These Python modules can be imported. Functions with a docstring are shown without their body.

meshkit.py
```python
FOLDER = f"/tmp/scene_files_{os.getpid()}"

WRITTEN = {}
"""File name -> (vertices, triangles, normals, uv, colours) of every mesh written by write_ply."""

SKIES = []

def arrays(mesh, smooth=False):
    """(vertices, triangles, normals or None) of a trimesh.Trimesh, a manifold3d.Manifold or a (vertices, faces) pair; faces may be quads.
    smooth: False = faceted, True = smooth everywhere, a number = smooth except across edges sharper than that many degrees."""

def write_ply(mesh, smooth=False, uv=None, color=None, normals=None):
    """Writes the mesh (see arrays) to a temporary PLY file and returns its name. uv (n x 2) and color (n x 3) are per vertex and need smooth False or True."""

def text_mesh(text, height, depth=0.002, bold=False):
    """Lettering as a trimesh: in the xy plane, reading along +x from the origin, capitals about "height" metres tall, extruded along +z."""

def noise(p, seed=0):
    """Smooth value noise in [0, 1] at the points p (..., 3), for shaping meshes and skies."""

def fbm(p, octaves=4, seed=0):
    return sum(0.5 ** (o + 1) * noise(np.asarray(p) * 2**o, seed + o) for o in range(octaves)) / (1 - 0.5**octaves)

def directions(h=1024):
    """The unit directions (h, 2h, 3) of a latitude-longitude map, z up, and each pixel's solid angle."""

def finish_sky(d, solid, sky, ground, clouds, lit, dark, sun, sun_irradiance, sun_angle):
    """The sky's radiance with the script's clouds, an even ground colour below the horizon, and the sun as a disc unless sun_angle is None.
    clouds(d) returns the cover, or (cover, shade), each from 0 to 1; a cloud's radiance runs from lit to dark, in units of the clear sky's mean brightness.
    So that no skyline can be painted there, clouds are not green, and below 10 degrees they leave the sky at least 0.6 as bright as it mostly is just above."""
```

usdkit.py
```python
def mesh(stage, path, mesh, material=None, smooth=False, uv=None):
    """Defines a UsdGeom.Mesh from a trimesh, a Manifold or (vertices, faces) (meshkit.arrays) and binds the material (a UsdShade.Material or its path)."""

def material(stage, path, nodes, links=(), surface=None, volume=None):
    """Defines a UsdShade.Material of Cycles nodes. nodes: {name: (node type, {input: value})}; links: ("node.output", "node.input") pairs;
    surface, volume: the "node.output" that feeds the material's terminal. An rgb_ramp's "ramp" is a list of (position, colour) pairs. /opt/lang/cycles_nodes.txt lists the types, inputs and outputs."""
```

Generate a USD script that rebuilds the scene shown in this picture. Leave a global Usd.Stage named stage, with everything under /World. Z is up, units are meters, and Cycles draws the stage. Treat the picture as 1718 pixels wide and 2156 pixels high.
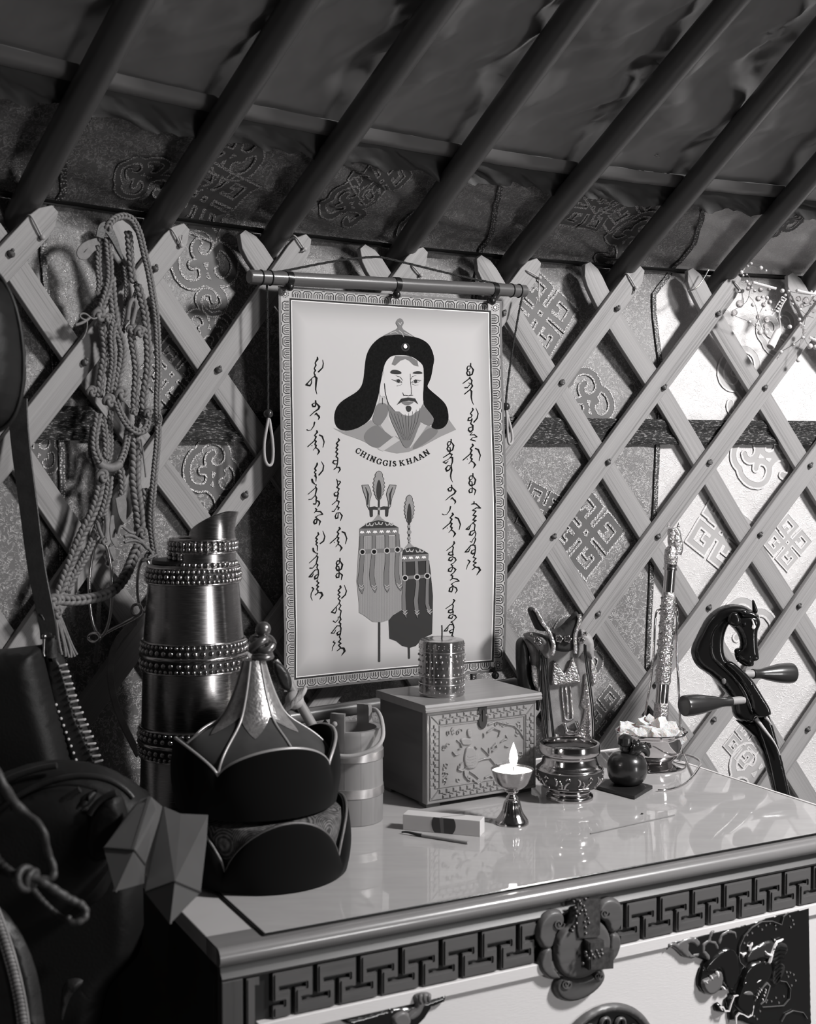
import math, numpy as np, trimesh, manifold3d, shapely, meshkit, usdkit
from shapely.geometry import Polygon, LineString, Point, box as sbox
from shapely.ops import unary_union
from shapely import affinity
from pxr import Usd, UsdGeom, UsdLux, UsdShade, Sdf, Gf, Vt
stage = Usd.Stage.CreateInMemory()
UsdGeom.SetStageUpAxis(stage, 'Z'); UsdGeom.SetStageMetersPerUnit(stage, 1.0)
UsdGeom.Xform.Define(stage, '/World'); UsdGeom.Scope.Define(stage, '/World/Looks')
rng = np.random.default_rng(7)
W, H, F, HZ, CAMZ = 1718, 2156, 2716.0, 960.0, 1.30      # frame, focal length (px), horizon row, camera height
TH = math.atan((H / 2 - HZ) / F)
# ---------------- camera, sky, unseen lights
cam = UsdGeom.Camera.Define(stage, '/World/camera')
cam.CreateHorizontalApertureAttr(36.0); cam.CreateFocalLengthAttr(36.0 * F / W)
cam.CreateFStopAttr(9.0); cam.CreateFocusDistanceAttr(2.45); cam.CreateExposureAttr(0.0)
cam.CreateClippingRangeAttr((0.05, 1000.0))
cx = UsdGeom.Xformable(cam); cx.AddTranslateOp().Set((0, 0, CAMZ)); cx.AddRotateXOp().Set(90 - math.degrees(TH))
dome = UsdLux.DomeLight.Define(stage, '/World/sky'); dome.CreateColorAttr((1.0, .985, .985)); dome.CreateIntensityAttr(0.035)
def rect_light(name, pos, target, w, h, power):
    l = UsdLux.RectLight.Define(stage, '/World/' + name); l.CreateWidthAttr(w); l.CreateHeightAttr(h)
    l.CreateIntensityAttr(power); l.CreateColorAttr((1.0, .985, .98))
    p = np.array(pos, float); z = p - np.array(target, float); z /= np.linalg.norm(z)
    x = np.cross((0, 0, 1), z); x /= np.linalg.norm(x); y = np.cross(z, x)
    M = Gf.Matrix4d(*x, 0, *y, 0, *z, 0, *p, 1); UsdGeom.Xformable(l).AddTransformOp().Set(M)
rect_light('unseen_roof_light', (2.10, 1.10, CAMZ + 1.36), (2.0, 2.6, CAMZ - .79), .40, .40, 315)  # key light out of view, aimed for the wall shadows and dimmer left
rect_light('unseen_door_light', (4.75, -2.45, CAMZ - .42), (.3, 2.2, CAMZ - .3), .78, 1.55, 19)  # out of view, placed for the streak on the jug and front faces
# ---------------- the place, in camera-centred metres (x right, y away, z up); Mesh points get +CAMZ
A0, Y0, R = .577, 2.46, 3.6                                # round felt tent wall: radius R about C
C = np.array([math.sin(A0) * R, Y0 - math.cos(A0) * R])
ZW, SL = .40, .56                                          # wall top, roof slope
ZT = -.56                                                  # top of the cabinet
def ray(px, py):
    a = (px - W / 2) / F; b = -(py - H / 2) / F
    return np.array([a, math.cos(TH) + b * math.sin(TH), -math.sin(TH) + b * math.cos(TH)])
def at_y(px, py, y): d = ray(px, py); return d * (y / d[1])
def at_z(px, py, z=ZT): d = ray(px, py); return d * (z / d[2])
def on_wall(px, py, off=0.0):
    d = ray(px, py); r = R - off
    a = d[:2] @ d[:2]; b = -d[:2] @ C; c = C @ C - r * r
    return d * ((-b + math.sqrt(b * b - a * c)) / a)
def on_roof(px, py, off=0.0):
    d = ray(px, py); t = np.linspace(.3, 6, 4000); P = d[None] * t[:, None]
    g = P[:, 2] - (ZW + (R - np.linalg.norm(P[:, :2] - C, axis=1)) * SL - off)
    i = np.where((g[:-1] < 0) & (g[1:] >= 0))[0][0]; k = g[i] / (g[i] - g[i + 1])
    return d * (t[i] + k * (t[1] - t[0]))
def on_plane(px, py, p0, n):
    d = ray(px, py); return d * ((np.asarray(p0) @ n) / (d @ n))
def polar(p): return math.atan2(p[1] - C[1], p[0] - C[0])
def wall_pt(phi, z, off=0.0): return np.array([C[0] + (R - off) * math.cos(phi), C[1] + (R - off) * math.sin(phi), z])
def out_n(p): d = C - p[:2]; d = d / np.linalg.norm(d); return np.array([d[0], d[1], 0.0])   # wall normal, into the room
# ---------------- scene helpers
used = {}
def path_for(parent, name):
    k = (parent, name); n = used.get(k, 0); used[k] = n + 1
    return parent + '/' + name + ('_%03d' % n if n else '')
class Thing:
    def __init__(s, path, loc): s.path, s.loc = path, np.asarray(loc, float)
def tags(prim, label=None, cat=None, group=None, kind=None):
    for k, v in (('label', label), ('category', cat), ('group', group), ('kind', kind)):
        if v: prim.SetCustomDataByKey(k, v)
def thing(name, loc, label=None, cat=None, group=None, kind=None):
    x = UsdGeom.Xform.Define(stage, path_for('/World', name))
    x.AddTranslateOp().Set((float(loc[0]), float(loc[1]), float(loc[2]) + CAMZ))
    tags(x.GetPrim(), label, cat, group, kind)
    return Thing(str(x.GetPath()), loc)
def clean(m):
    if isinstance(m, manifold3d.Manifold):
        q = m.to_mesh(); m = trimesh.Trimesh(q.vert_properties[:, :3], q.tri_verts, process=True)
    elif isinstance(m, (list,)): m = trimesh.util.concatenate([clean(x) for x in m])
    return m
def part(parent, name, m, mat, smooth=False, uv=None, uvaxis=None, **kw):
    """One Mesh prim. parent: a Thing, or None for a top-level mesh."""
    m = clean(m)
    if smooth and smooth is not True:
        m = m.copy(); m.merge_vertices(); m = trimesh.graph.smooth_shade(m, angle=math.radians(smooth), facet_minarea=None); smooth = True
    if uvaxis is not None:
        a = np.asarray(uvaxis, float); a /= np.linalg.norm(a)
        b = np.cross(a, (.31, .87, .39)); b /= np.linalg.norm(b); c = np.cross(a, b); o = rng.random(2) * 9
        uv = np.c_[m.vertices @ a + o[0], m.vertices @ b + .61 * (m.vertices @ c) + o[1]]
    if parent is None:
        q = path_for('/World', name); off = np.array([0, 0, CAMZ]); loc = np.zeros(3)
        c = m.bounds.mean(0); loc = np.array([c[0], c[1], m.bounds[0][2]]); off = -loc
    else:
        q = path_for(parent.path, name); loc = parent.loc; off = -loc
    mm = m.copy(); mm.vertices = m.vertices + off
    if not smooth and uv is None: v = mm
    else: v = mm
    pr = usdkit.mesh(stage, q, v, mat, smooth=smooth, uv=uv)
    if parent is None: pr.AddTranslateOp().Set((float(loc[0]), float(loc[1]), float(loc[2]) + CAMZ))
    tags(pr.GetPrim(), kw.get('label'), kw.get('cat'), kw.get('group'), kw.get('kind'))
    return Thing(q, loc)
def sub(parent, name, **kw):
    q = path_for(parent.path, name); x = UsdGeom.Xform.Define(stage, q); tags(x.GetPrim(), **kw); return Thing(q, parent.loc)
# ---------------- mesh helpers
def loft(rings, caps=True, closed=False):
    rings = np.asarray(rings, float); k, n = rings.shape[:2]; v = rings.reshape(-1, 3); f = []
    i = np.arange(n); j = (i + 1) % n
    for a in range(k if closed else k - 1):
        b = (a + 1) % k
        f.append(np.c_[a * n + i, a * n + j, b * n + j]); f.append(np.c_[a * n + i, b * n + j, b * n + i])
    if caps and not closed:
        v = np.vstack([v, rings[0].mean(0), rings[-1].mean(0)])
        f.append(np.c_[j, i, np.full(n, k * n)]); f.append(np.c_[(k - 1) * n + i, (k - 1) * n + j, np.full(n, k * n + 1)])
    m = trimesh.Trimesh(v, np.vstack(f), process=False)
    return m
def fix(m):
    if m.volume < 0: m.invert()
    return m
def spline(pts, n):
    p = np.asarray(pts, float)
    if len(p) < 3: t = np.linspace(0, 1, n)[:, None]; return p[0] * (1 - t) + p[-1] * t
    from scipy.interpolate import CubicSpline
    s = np.r_[0, np.cumsum(np.linalg.norm(np.diff(p, axis=0), axis=1) ** .5 + 1e-9)]
    return CubicSpline(s, p, axis=0)(np.linspace(0, s[-1], n))
def resample(p, step):
    p = np.asarray(p, float); s = np.r_[0, np.cumsum(np.linalg.norm(np.diff(p, axis=0), axis=1))]
    n = max(2, int(s[-1] / step) + 1); t = np.linspace(0, s[-1], n)
    return np.stack([np.interp(t, s, p[:, i]) for i in range(p.shape[1])], 1)
def frames(p, closed=False):
    t = (np.roll(p, -1, 0) - np.roll(p, 1, 0)) if closed else np.gradient(p, axis=0)
    t /= np.maximum(np.linalg.norm(t, axis=1, keepdims=True), 1e-12)
    a = np.array([0, 0, 1.0]) if abs(t[0][2]) < .9 else np.array([1.0, 0, 0])
    u = np.cross(t[0], a); u /= np.linalg.norm(u); U = [u]
    for k in range(1, len(p)):
        u = U[-1] - t[k] * (U[-1] @ t[k]); u /= np.linalg.norm(u); U.append(u)
    U = np.array(U); return t, U, np.cross(t, U)
def sweep(p, r, n=8, closed=False):
    p = np.asarray(p, float); t, U, V = frames(p, closed); r = np.broadcast_to(r, (len(p),))[:, None, None]
    a = np.linspace(0, 2 * np.pi, n, endpoint=False)
    rings = p[:, None] + r * (np.cos(a)[None, :, None] * U[:, None] + np.sin(a)[None, :, None] * V[:, None])
    return fix(loft(rings, closed=closed))
def strap(p, w, t, nrm, ch=.25, uv=False):
    """Flat bar along p: width w, thickness t, face normal nrm; chamfered corners."""
    p = np.asarray(p, float); tg = np.gradient(p, axis=0); tg /= np.linalg.norm(tg, axis=1, keepdims=True)
    n = np.broadcast_to(np.asarray(nrm, float), p.shape); s = np.cross(tg, n); s /= np.linalg.norm(s, axis=1, keepdims=True); n = np.cross(s, tg)
    w = np.broadcast_to(w, (len(p),)); c = t * ch
    a = w / 2; rings = []
    for x, y in ((-1, -1), (1, -1), (1, 1), (-1, 1)):
        q = [(a - c, t / 2), (a, t / 2 - c)] if x * y < 0 else [(a, t / 2 - c), (a - c, t / 2)]
        if (x, y) in ((1, -1), (-1, 1)): q = [(a - c, t / 2), (a, t / 2 - c)]
        for qa, qt in q: rings.append(p + s * (x * qa)[:, None] + n * np.broadcast_to(y * qt, (len(p),))[:, None])
    m = loft(np.stack(rings, 1))
    if not uv: return fix(m)
    L = np.r_[0, np.cumsum(np.linalg.norm(np.diff(p, axis=0), axis=1))]; o = rng.random(2) * 7
    d = m.vertices; k = np.argmin(np.linalg.norm(d[:, None] - p[None], axis=2), 1); e = d - p[k]
    U = np.c_[L[k] + np.sum(e * tg[k], 1) + o[0], np.sum(e * s[k], 1) + .5 * np.sum(e * n[k], 1) + o[1]]
    if m.volume < 0: m.invert()
    return m, U
def braid(p, r, strands=3, pitch=4.3, step=.0018, view=(-.42, .9, 0)):
    """Plaited cord: strands weave over and under one another along p; r = half width."""
    p = resample(spline(p, 60), step); t, U, V = frames(p)
    V = np.asarray(view, float) - t * (t @ np.asarray(view, float))[:, None]; V /= np.maximum(np.linalg.norm(V, axis=1, keepdims=True), 1e-9); U = np.cross(t, V); L = np.arange(len(p)) * step; w = L / (r * pitch) * 2 * np.pi; out = []
    for k in range(strands):
        a = w + 2 * np.pi * k / strands
        q = p + (.62 * r * np.sin(a))[:, None] * U + (.42 * r * np.sin(2 * a))[:, None] * V
        out.append(sweep(q, r * (.50 if strands == 3 else .44), 6))
    return trimesh.util.concatenate(out)
def lathe(prof, o=(0, 0, 0), n=40, axis=None, caps=True):
    """prof: (r, z) pairs along the axis from o."""
    prof = np.asarray(prof, float); a = np.linspace(0, 2 * np.pi, n, endpoint=False)
    ax = np.array([0, 0, 1.0]) if axis is None else np.asarray(axis, float) / np.linalg.norm(axis)
    h = np.array([1.0, 0, 0]) if abs(ax[0]) < .8 else np.array([0, 1.0, 0])
    u = np.cross(ax, h); u /= np.linalg.norm(u); v = np.cross(ax, u)
    rings = [np.asarray(o) + ax * z + r * (np.cos(a)[:, None] * u + np.sin(a)[:, None] * v) for r, z in prof]
    return fix(loft(rings, caps))
def smooth_prof(prof, n=60):
    q = spline(np.asarray(prof, float), n); q[:, 0] = np.maximum(q[:, 0], 1e-5); return q
def ball(c, r, sub=2, s=(1, 1, 1)):
    m = trimesh.creation.icosphere(sub, r); m.vertices *= np.asarray(s); m.vertices += np.asarray(c); return m
def tor(c, R1, r, axis=(0, 0, 1), n=40, k=8, s=1.0):
    a = np.linspace(0, 2 * np.pi, n, endpoint=False); ax = np.asarray(axis, float); ax /= np.linalg.norm(ax)
    h = np.array([0, 0, 1.0]) if abs(ax[2]) < .8 else np.array([1.0, 0, 0])
    u = np.cross(h, ax); u /= np.linalg.norm(u); v = np.cross(ax, u)
    return sweep(np.asarray(c) + R1 * (np.cos(a)[:, None] * u * s + np.sin(a)[:, None] * v), r, k, True)
def polys(g): return [q for q in getattr(g, 'geoms', [g]) if q.geom_type == 'Polygon' and q.area > 1e-12]
def extr(poly, h, bevel=0.0):
    out = []
    for g in polys(poly):
        out.append(trimesh.creation.extrude_polygon(g, h - bevel, engine='earcut'))
        if bevel:
            for q in polys(g.buffer(-bevel)): m = trimesh.creation.extrude_polygon(q, bevel, engine='earcut'); m.vertices[:, 2] += h - bevel; out.append(m)
    return trimesh.util.concatenate(out)
def pillow(poly, T, bevel, res, rim=.12, back=1.0):
    """Solid with the outline poly, half thickness T, edges rounded over the width bevel."""
    out = []
    for g in polys(poly.simplify(res * .1)):
        loops = [np.asarray(g.exterior.coords)[:-1]] + [np.asarray(i.coords)[:-1] for i in g.interiors]
        cs = manifold3d.CrossSection(loops, manifold3d.FillRule.EvenOdd)
        m = clean(manifold3d.Manifold.extrude(cs, 1.0).scale((1, 1, res * .9)).refine_to_length(res)); v = m.vertices.copy(); z = v[:, 2] / (res * .9)
        d = shapely.distance(shapely.points(v[:, 0], v[:, 1]), g.boundary)
        q = np.clip(d / bevel, 0, 1); k = rim + (1 - rim) * np.sqrt(np.clip(1 - (1 - q) ** 2, 0, 1))
        s = (2 * z - 1); m.vertices = np.c_[v[:, :2], s * T * k * np.where(s < 0, back, 1)]; out.append(m)
    return trimesh.util.concatenate(out)
def remap(m, fn):
    m = m.copy(); m.vertices = np.array([fn(*q) for q in m.vertices]); return m
def px_solid(m, y, yaw=0.0):
    """m: x, y in photo pixels, z metres towards the viewer; set up in the upright plane at distance y."""
    def fn(a, b, c): return at_y(a, b, y) + np.array([math.sin(yaw) * c, -math.cos(yaw) * c, 0])
    m = remap(m, fn); return fix(m)
def sm(pts, n=None):
    p = np.asarray(pts, float); p = np.vstack([p, p[:1]])
    from scipy.interpolate import CubicSpline
    s = np.r_[0, np.cumsum(np.linalg.norm(np.diff(p, axis=0), axis=1) ** .5)]
    q = CubicSpline(s, p, axis=0, bc_type='periodic')(np.linspace(0, s[-1], n or 6 * len(p)))
    return Polygon(q[:-1]).buffer(0)
def stroke(pts):
    """pts (x, y, width): a brush stroke as a polygon."""
    c = [Point(x, y).buffer(max(w, 1e-5) / 2, 6) for x, y, w in pts]
    return unary_union([unary_union([a, b]).convex_hull for a, b in zip(c[:-1], c[1:])] or c)
def rbox(p0, ex, ey, ez, r=.002, seg=3):
    """Box with corner p0 and edge vectors, edges rounded."""
    L = [np.linalg.norm(e) for e in (ex, ey, ez)]; s = trimesh.creation.icosphere(1, r); hull = []
    for i in (r, L[0] - r):
        for j in (r, L[1] - r):
            for k in (r, L[2] - r): hull.append(s.vertices + (i, j, k))
    m = trimesh.convex.convex_hull(np.vstack(hull)); M = np.stack([np.asarray(e) / l for e, l in zip((ex, ey, ez), L)])
    m.vertices = m.vertices @ M + np.asarray(p0); return fix(m)
# ---------------- materials (the photograph is monochrome: greys with a trace of warmth)
def g(v): return (v, v * .975, v * .975)
def mat(name, v, rough=.6, metal=0.0, spec=.5, var=0.0, vscale=25, stretch=(1, 1, 1), bump=0.0, bscale=300, bdist=.001, coat=0.0, sheen=0.0, rvar=0.0, **kw):
    n = {'p': ('principled_bsdf', dict(base_color=g(v), roughness=rough, metallic=metal, specular_ior_level=spec, coat_weight=coat, coat_roughness=.05, sheen_weight=sheen, **kw))}
    l = []
    if var or bump or rvar: n['geo'] = ('geometry', {}); n['map'] = ('mapping', dict(scale=stretch)); l.append(('geo.position', 'map.vector'))
    if var or rvar: n['n'] = ('noise_texture', dict(scale=vscale, detail=4, roughness=.6)); l.append(('map.vector', 'n.vector'))
    if var:
        n['r'] = ('rgb_ramp', dict(ramp=[(.25, g(v * (1 - var))), (.5, g(v)), (.75, g(min(1, v * (1 + var))))])); l += [('n.fac', 'r.fac'), ('r.color', 'p.base_color')]
    if rvar:
        n['rr'] = ('map_range', dict(from_min=.3, from_max=.7, to_min=rough * (1 - rvar), to_max=rough * (1 + rvar))); l += [('n.fac', 'rr.value'), ('rr.result', 'p.roughness')]
    if bump:
        n['bn'] = ('noise_texture', dict(scale=bscale, detail=3)); n['b'] = ('bump', dict(strength=bump, distance=bdist))
        l += [('map.vector', 'bn.vector'), ('bn.fac', 'b.height'), ('b.normal', 'p.normal')]
    return usdkit.material(stage, '/World/Looks/' + name, n, l, surface='p.BSDF')
def wood(name, lo, hi, rough=.55, sx=5, sy=110, coat=0.0, ring=.45):
    """Grain along the u of the mesh's own coordinates (metres)."""
    n = {'uv': ('texture_coordinate', {}), 'm1': ('mapping', dict(scale=(sx, sy, 1))), 'n1': ('noise_texture', dict(scale=1, detail=5, roughness=.7, distortion=.3)),
         'm2': ('mapping', dict(scale=(.9, 30, 1))), 'w': ('noise_texture', dict(scale=1, detail=2, distortion=.6)),
         'mx': ('mix_float', dict(fac=ring)), 'r': ('rgb_ramp', dict(ramp=[(.32, g(lo)), (.46, g((lo + hi) / 2 + (hi - lo) * .2)), (.66, g(hi))])),
         'b': ('bump', dict(strength=.25, distance=.0006)), 'p': ('principled_bsdf', dict(roughness=rough, coat_weight=coat, coat_roughness=.1))}
    l = [('uv.UV', 'm1.vector'), ('uv.UV', 'm2.vector'), ('m1.vector', 'n1.vector'), ('m2.vector', 'w.vector'), ('n1.fac', 'mx.a'), ('w.fac', 'mx.b'), ('mx.result', 'r.fac'),
         ('r.color', 'p.base_color'), ('n1.fac', 'b.height'), ('b.normal', 'p.normal')]
    return usdkit.material(stage, '/World/Looks/' + name, n, l, surface='p.BSDF')
def brocade(name, base, line, scale=95, dots=420, metal=.25, amount=1.0):
    """Woven brocade: a maze of raised metallic stitches on a matt ground."""
    n = {'geo': ('geometry', {}), 'n1': ('noise_texture', dict(scale=scale, detail=1.5, roughness=.5, distortion=1.2)),
         's': ('math', dict(math_type='subtract', value2=.5)), 'a': ('math', dict(math_type='absolute')),
         'm': ('map_range', dict(from_min=.03, from_max=.085, to_min=1, to_max=0, clamp=True)),
         'n2': ('noise_texture', dict(scale=scale * .45, detail=1)), 'm2': ('map_range', dict(from_min=.40, from_max=.55, to_min=.45, to_max=1, clamp=True)),
         'v': ('voronoi_texture', dict(scale=dots)), 'vd': ('map_range', dict(from_min=.15, from_max=.62, to_min=1, to_max=.22, clamp=True)),
         'k': ('math', dict(math_type='multiply')), 'k2': ('math', dict(math_type='multiply')), 'ka': ('math', dict(math_type='multiply', value2=amount)),
         'mx': ('mix_color', dict(a=g(base), b=g(line))), 'rg': ('map_range', dict(from_min=0, from_max=1, to_min=.46, to_max=.25)),
         'mt': ('math', dict(math_type='multiply', value2=metal)), 'b': ('bump', dict(strength=.8, distance=.0012)), 'p': ('principled_bsdf', dict(specular_ior_level=.5))}
    l = [('geo.position', 'n1.vector'), ('geo.position', 'n2.vector'), ('geo.position', 'v.vector'), ('n1.fac', 's.value1'), ('s.value', 'a.value1'), ('a.value', 'm.value'),
         ('n2.fac', 'm2.value'), ('m.result', 'k.value1'), ('m2.result', 'k.value2'), ('v.distance', 'vd.value'), ('k.value', 'k2.value1'), ('vd.result', 'k2.value2'), ('k2.value', 'ka.value1'),
         ('ka.value', 'mx.fac'), ('mx.result', 'p.base_color'), ('ka.value', 'rg.value'), ('rg.result', 'p.roughness'), ('ka.value', 'mt.value1'), ('mt.value', 'p.metallic'),
         ('k2.value', 'b.height'), ('b.normal', 'p.normal')]
    return usdkit.material(stage, '/World/Looks/' + name, n, l, surface='p.BSDF')
M = dict(pine=wood('lattice_pine', .11, .325, .55, 2.5, 330, ring=.38), pole=wood('painted_pole', .05, .085, .35, 6, 60), dark_wood=wood('dark_wood', .012, .03, .35),
    felt=mat('canvas', .18, .42, var=.10, vscale=9, sheen=.2), satin=mat('satin_hem', .17, .38, spec=.6), valance=mat('valance_cloth', .035, .55), strapm=mat('black_strap', .018, .8),
    belt=None, earth=mat('floor_felt', .05, .9, var=.3), cord=mat('pale_cord', .42, .7, bump=.4, bscale=900), knot=mat('rawhide_knot', .10, .5, var=.3, vscale=200))
bw = {'geo': ('geometry', {}), 'm': ('mapping', dict(scale=(110, 110, 460))), 'n': ('noise_texture', dict(scale=1, detail=3, roughness=.7)),
      'r': ('rgb_ramp', dict(ramp=[(.45, g(.010)), (.56, g(.03)), (.66, g(.30))])), 'b': ('bump', dict(strength=.9, distance=.002)), 'p': ('principled_bsdf', dict(roughness=.85))}
M['belt'] = usdkit.material(stage, '/World/Looks/woven_belt', bw, [('geo.position', 'm.vector'), ('m.vector', 'n.vector'), ('n.fac', 'r.fac'), ('r.color', 'p.base_color'), ('n.fac', 'b.height'), ('b.normal', 'p.normal')], surface='p.BSDF')
B = [brocade('brocade_dark', .13, .58), brocade('brocade_grey', .14, .60, 95), brocade('brocade_plain', .20, .62, 85), brocade('brocade_mid', .18, .64, 95), brocade('brocade_white', .58, .88, 80, metal=.1, amount=.8), brocade('brocade_white_b', .56, .88, 85, metal=.1, amount=.8)]
# ================= the setting: tent wall lining, roof, floor
floor = part(None, 'floor', (lambda m: (m.apply_translation((.5, 1.0, -CAMZ - .02)), m)[1])(trimesh.creation.box((7, 7, .04))), M['earth'], kind='structure')
Q0, Q1 = on_wall(-330, 960), on_wall(2080, 960); PH0, PH1 = polar(Q0), polar(Q1)     # phi falls from left to right
seams_px = [[(-300, 960)], [(107, 1000), (95, 700), (88, 520), (132, 395), (135, 325)], [(600, 1000), (600, 700), (602, 520), (610, 400), (620, 295)],
            [(980, 1000), (990, 700), (1005, 560), (1032, 505), (1060, 350)], [(1345, 1386), (1353, 1199), (1366, 933), (1380, 764), (1374, 619), (1416, 565), (1460, 519), (1492, 407)],
            [(1716, 1580), (1704, 1400), (1713, 1250), (1730, 900), (1745, 560)], [(2060, 960)]]
def rowq(p):                                                     # height along the lining: z on the wall, ZW + run on the roof
    r = R - np.linalg.norm(p[:2] - C); return p[2] if p[2] < ZW and r < .01 else ZW + r
def lining_hit(px, py):
    p = on_wall(px, py)
    if p[2] > ZW: p = on_roof(px, py)
    return p
seams = []
for s in seams_px:
    h = [lining_hit(*q) for q in s]; a = np.array([(rowq(p), polar(p)) for p in h]); a = a[np.argsort(a[:, 0])]; seams.append(a)
def seam_phi(k, q): return np.interp(q, seams[k][:, 0], seams[k][:, 1])
VAL, HEM = .187, .246                                            # roof run where the valance ends and the hem begins
def lining_pt(phi, q, off=0.0, rough=True):
    off = off + .030 * float(np.clip((.30 - q) / .22, 0, 1))            # the cloth lies closer to the lattice lower down
    if q <= ZW: p = np.array([C[0] + (R - off) * math.cos(phi), C[1] + (R - off) * math.sin(phi), q]); n = -np.array([math.cos(phi), math.sin(phi), 0])
    else:
        r = R - (q - ZW); k = 1 / math.sqrt(1 + SL * SL)
        n = np.array([-math.cos(phi) * SL * k, -math.sin(phi) * SL * k, -k]); p = np.array([C[0] + r * math.cos(phi), C[1] + r * math.sin(phi), ZW + (q - ZW) * SL]) + n * off
    if rough:
        s = phi * R
        w = .016 * (meshkit.fbm(np.array([s * 5 + q * 9, q * 22 - s * 6, 3.1]), 3) - .5) * .35
        if q > ZW - .08: w += .055 * min(1, (q - ZW + .08) * 12) * (abs(meshkit.fbm(np.array([s * 3 + q * 4, q * 26 - s * 8, 8.3]), 2) - .5) - .12)
        p = p + n * w
    return p
def sheet(fn, us, vs):
    P = np.array([[fn(u, v) for u in us] for v in vs]); k, n = P.shape[:2]; i = np.arange(k * n).reshape(k, n)
    f = np.vstack([np.c_[i[:-1, :-1].ravel(), i[:-1, 1:].ravel(), i[1:, 1:].ravel()], np.c_[i[:-1, :-1].ravel(), i[1:, 1:].ravel(), i[1:, :-1].ravel()]])
    return trimesh.Trimesh(P.reshape(-1, 3), f, process=False)
wall = thing('wall_back', wall_pt(polar(on_wall(859, 960)), -CAMZ), kind='structure', label='curved tent wall hung with brocade cloth panels')
roof = thing('ceiling', wall_pt(polar(on_wall(859, 960)), ZW), kind='structure', label='sloping tent roof of dark canvas above the roof poles')
qs = np.r_[np.linspace(-CAMZ, -.6, 12)[:-1], np.linspace(-.6, ZW - .06, 60), np.linspace(ZW - .05, ZW + VAL + .02, 46)]
for k in range(6):
    us = np.linspace(0, 1, [26, 80, 60, 60, 50, 40][k])
    def fn(u, q, k=k): return lining_pt(seam_phi(k, q) * (1 - u) + seam_phi(k + 1, q) * u, q)
    m = sheet(fn, us, qs); part(wall, 'brocade_panel', m, B[[0, 1, 2, 3, 4, 5][k]], smooth=True)
tr = {'geo': ('geometry', {}), 'v': ('voronoi_texture', dict(scale=260, randomness=.6)), 'r': ('rgb_ramp', dict(ramp=[(.2, g(.55)), (.45, g(.05))])), 'b': ('bump', dict(strength=.7, distance=.001)), 'p': ('principled_bsdf', dict(roughness=.45))}
M['braid_trim'] = usdkit.material(stage, '/World/Looks/braid_trim', tr, [('geo.position', 'v.vector'), ('v.distance', 'r.fac'), ('r.color', 'p.base_color'), ('v.distance', 'b.height'), ('b.normal', 'p.normal')], surface='p.BSDF')
for k in (1, 3, 4, 5):
    qq = np.linspace(-.55, ZW + VAL, 70); p = np.array([lining_pt(seam_phi(k, q), q, .004) for q in qq]); n = np.array([lining_pt(seam_phi(k, q), q, .104, False) - lining_pt(seam_phi(k, q), q, .004, False) for q in qq]) * 10
    part(wall, 'braid_trim', strap(p, .0105, .003, n), M['braid_trim'], smooth=40)
phis = np.linspace(PH0, PH1, 130)
def band(q0, q1, off0, off1, wav, n=10, fn=None): return sheet(lambda ph, v: lining_pt(ph, q0 + (q1 - q0) * v, off0 + (off1 - off0) * v + wav(ph, v), False), phis, np.linspace(0, 1, n))
nz = lambda a, b, s=0: float(meshkit.fbm(np.array([a, b, s + .5]), 3)) - .5
m = band(.024, .0765, .012, .012, lambda ph, v: .010 * nz(ph * 60, v * 2) + .003 * math.sin(v * 9.4), 12); part(wall, 'woven_belt', m, M['belt'], smooth=True)
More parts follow.
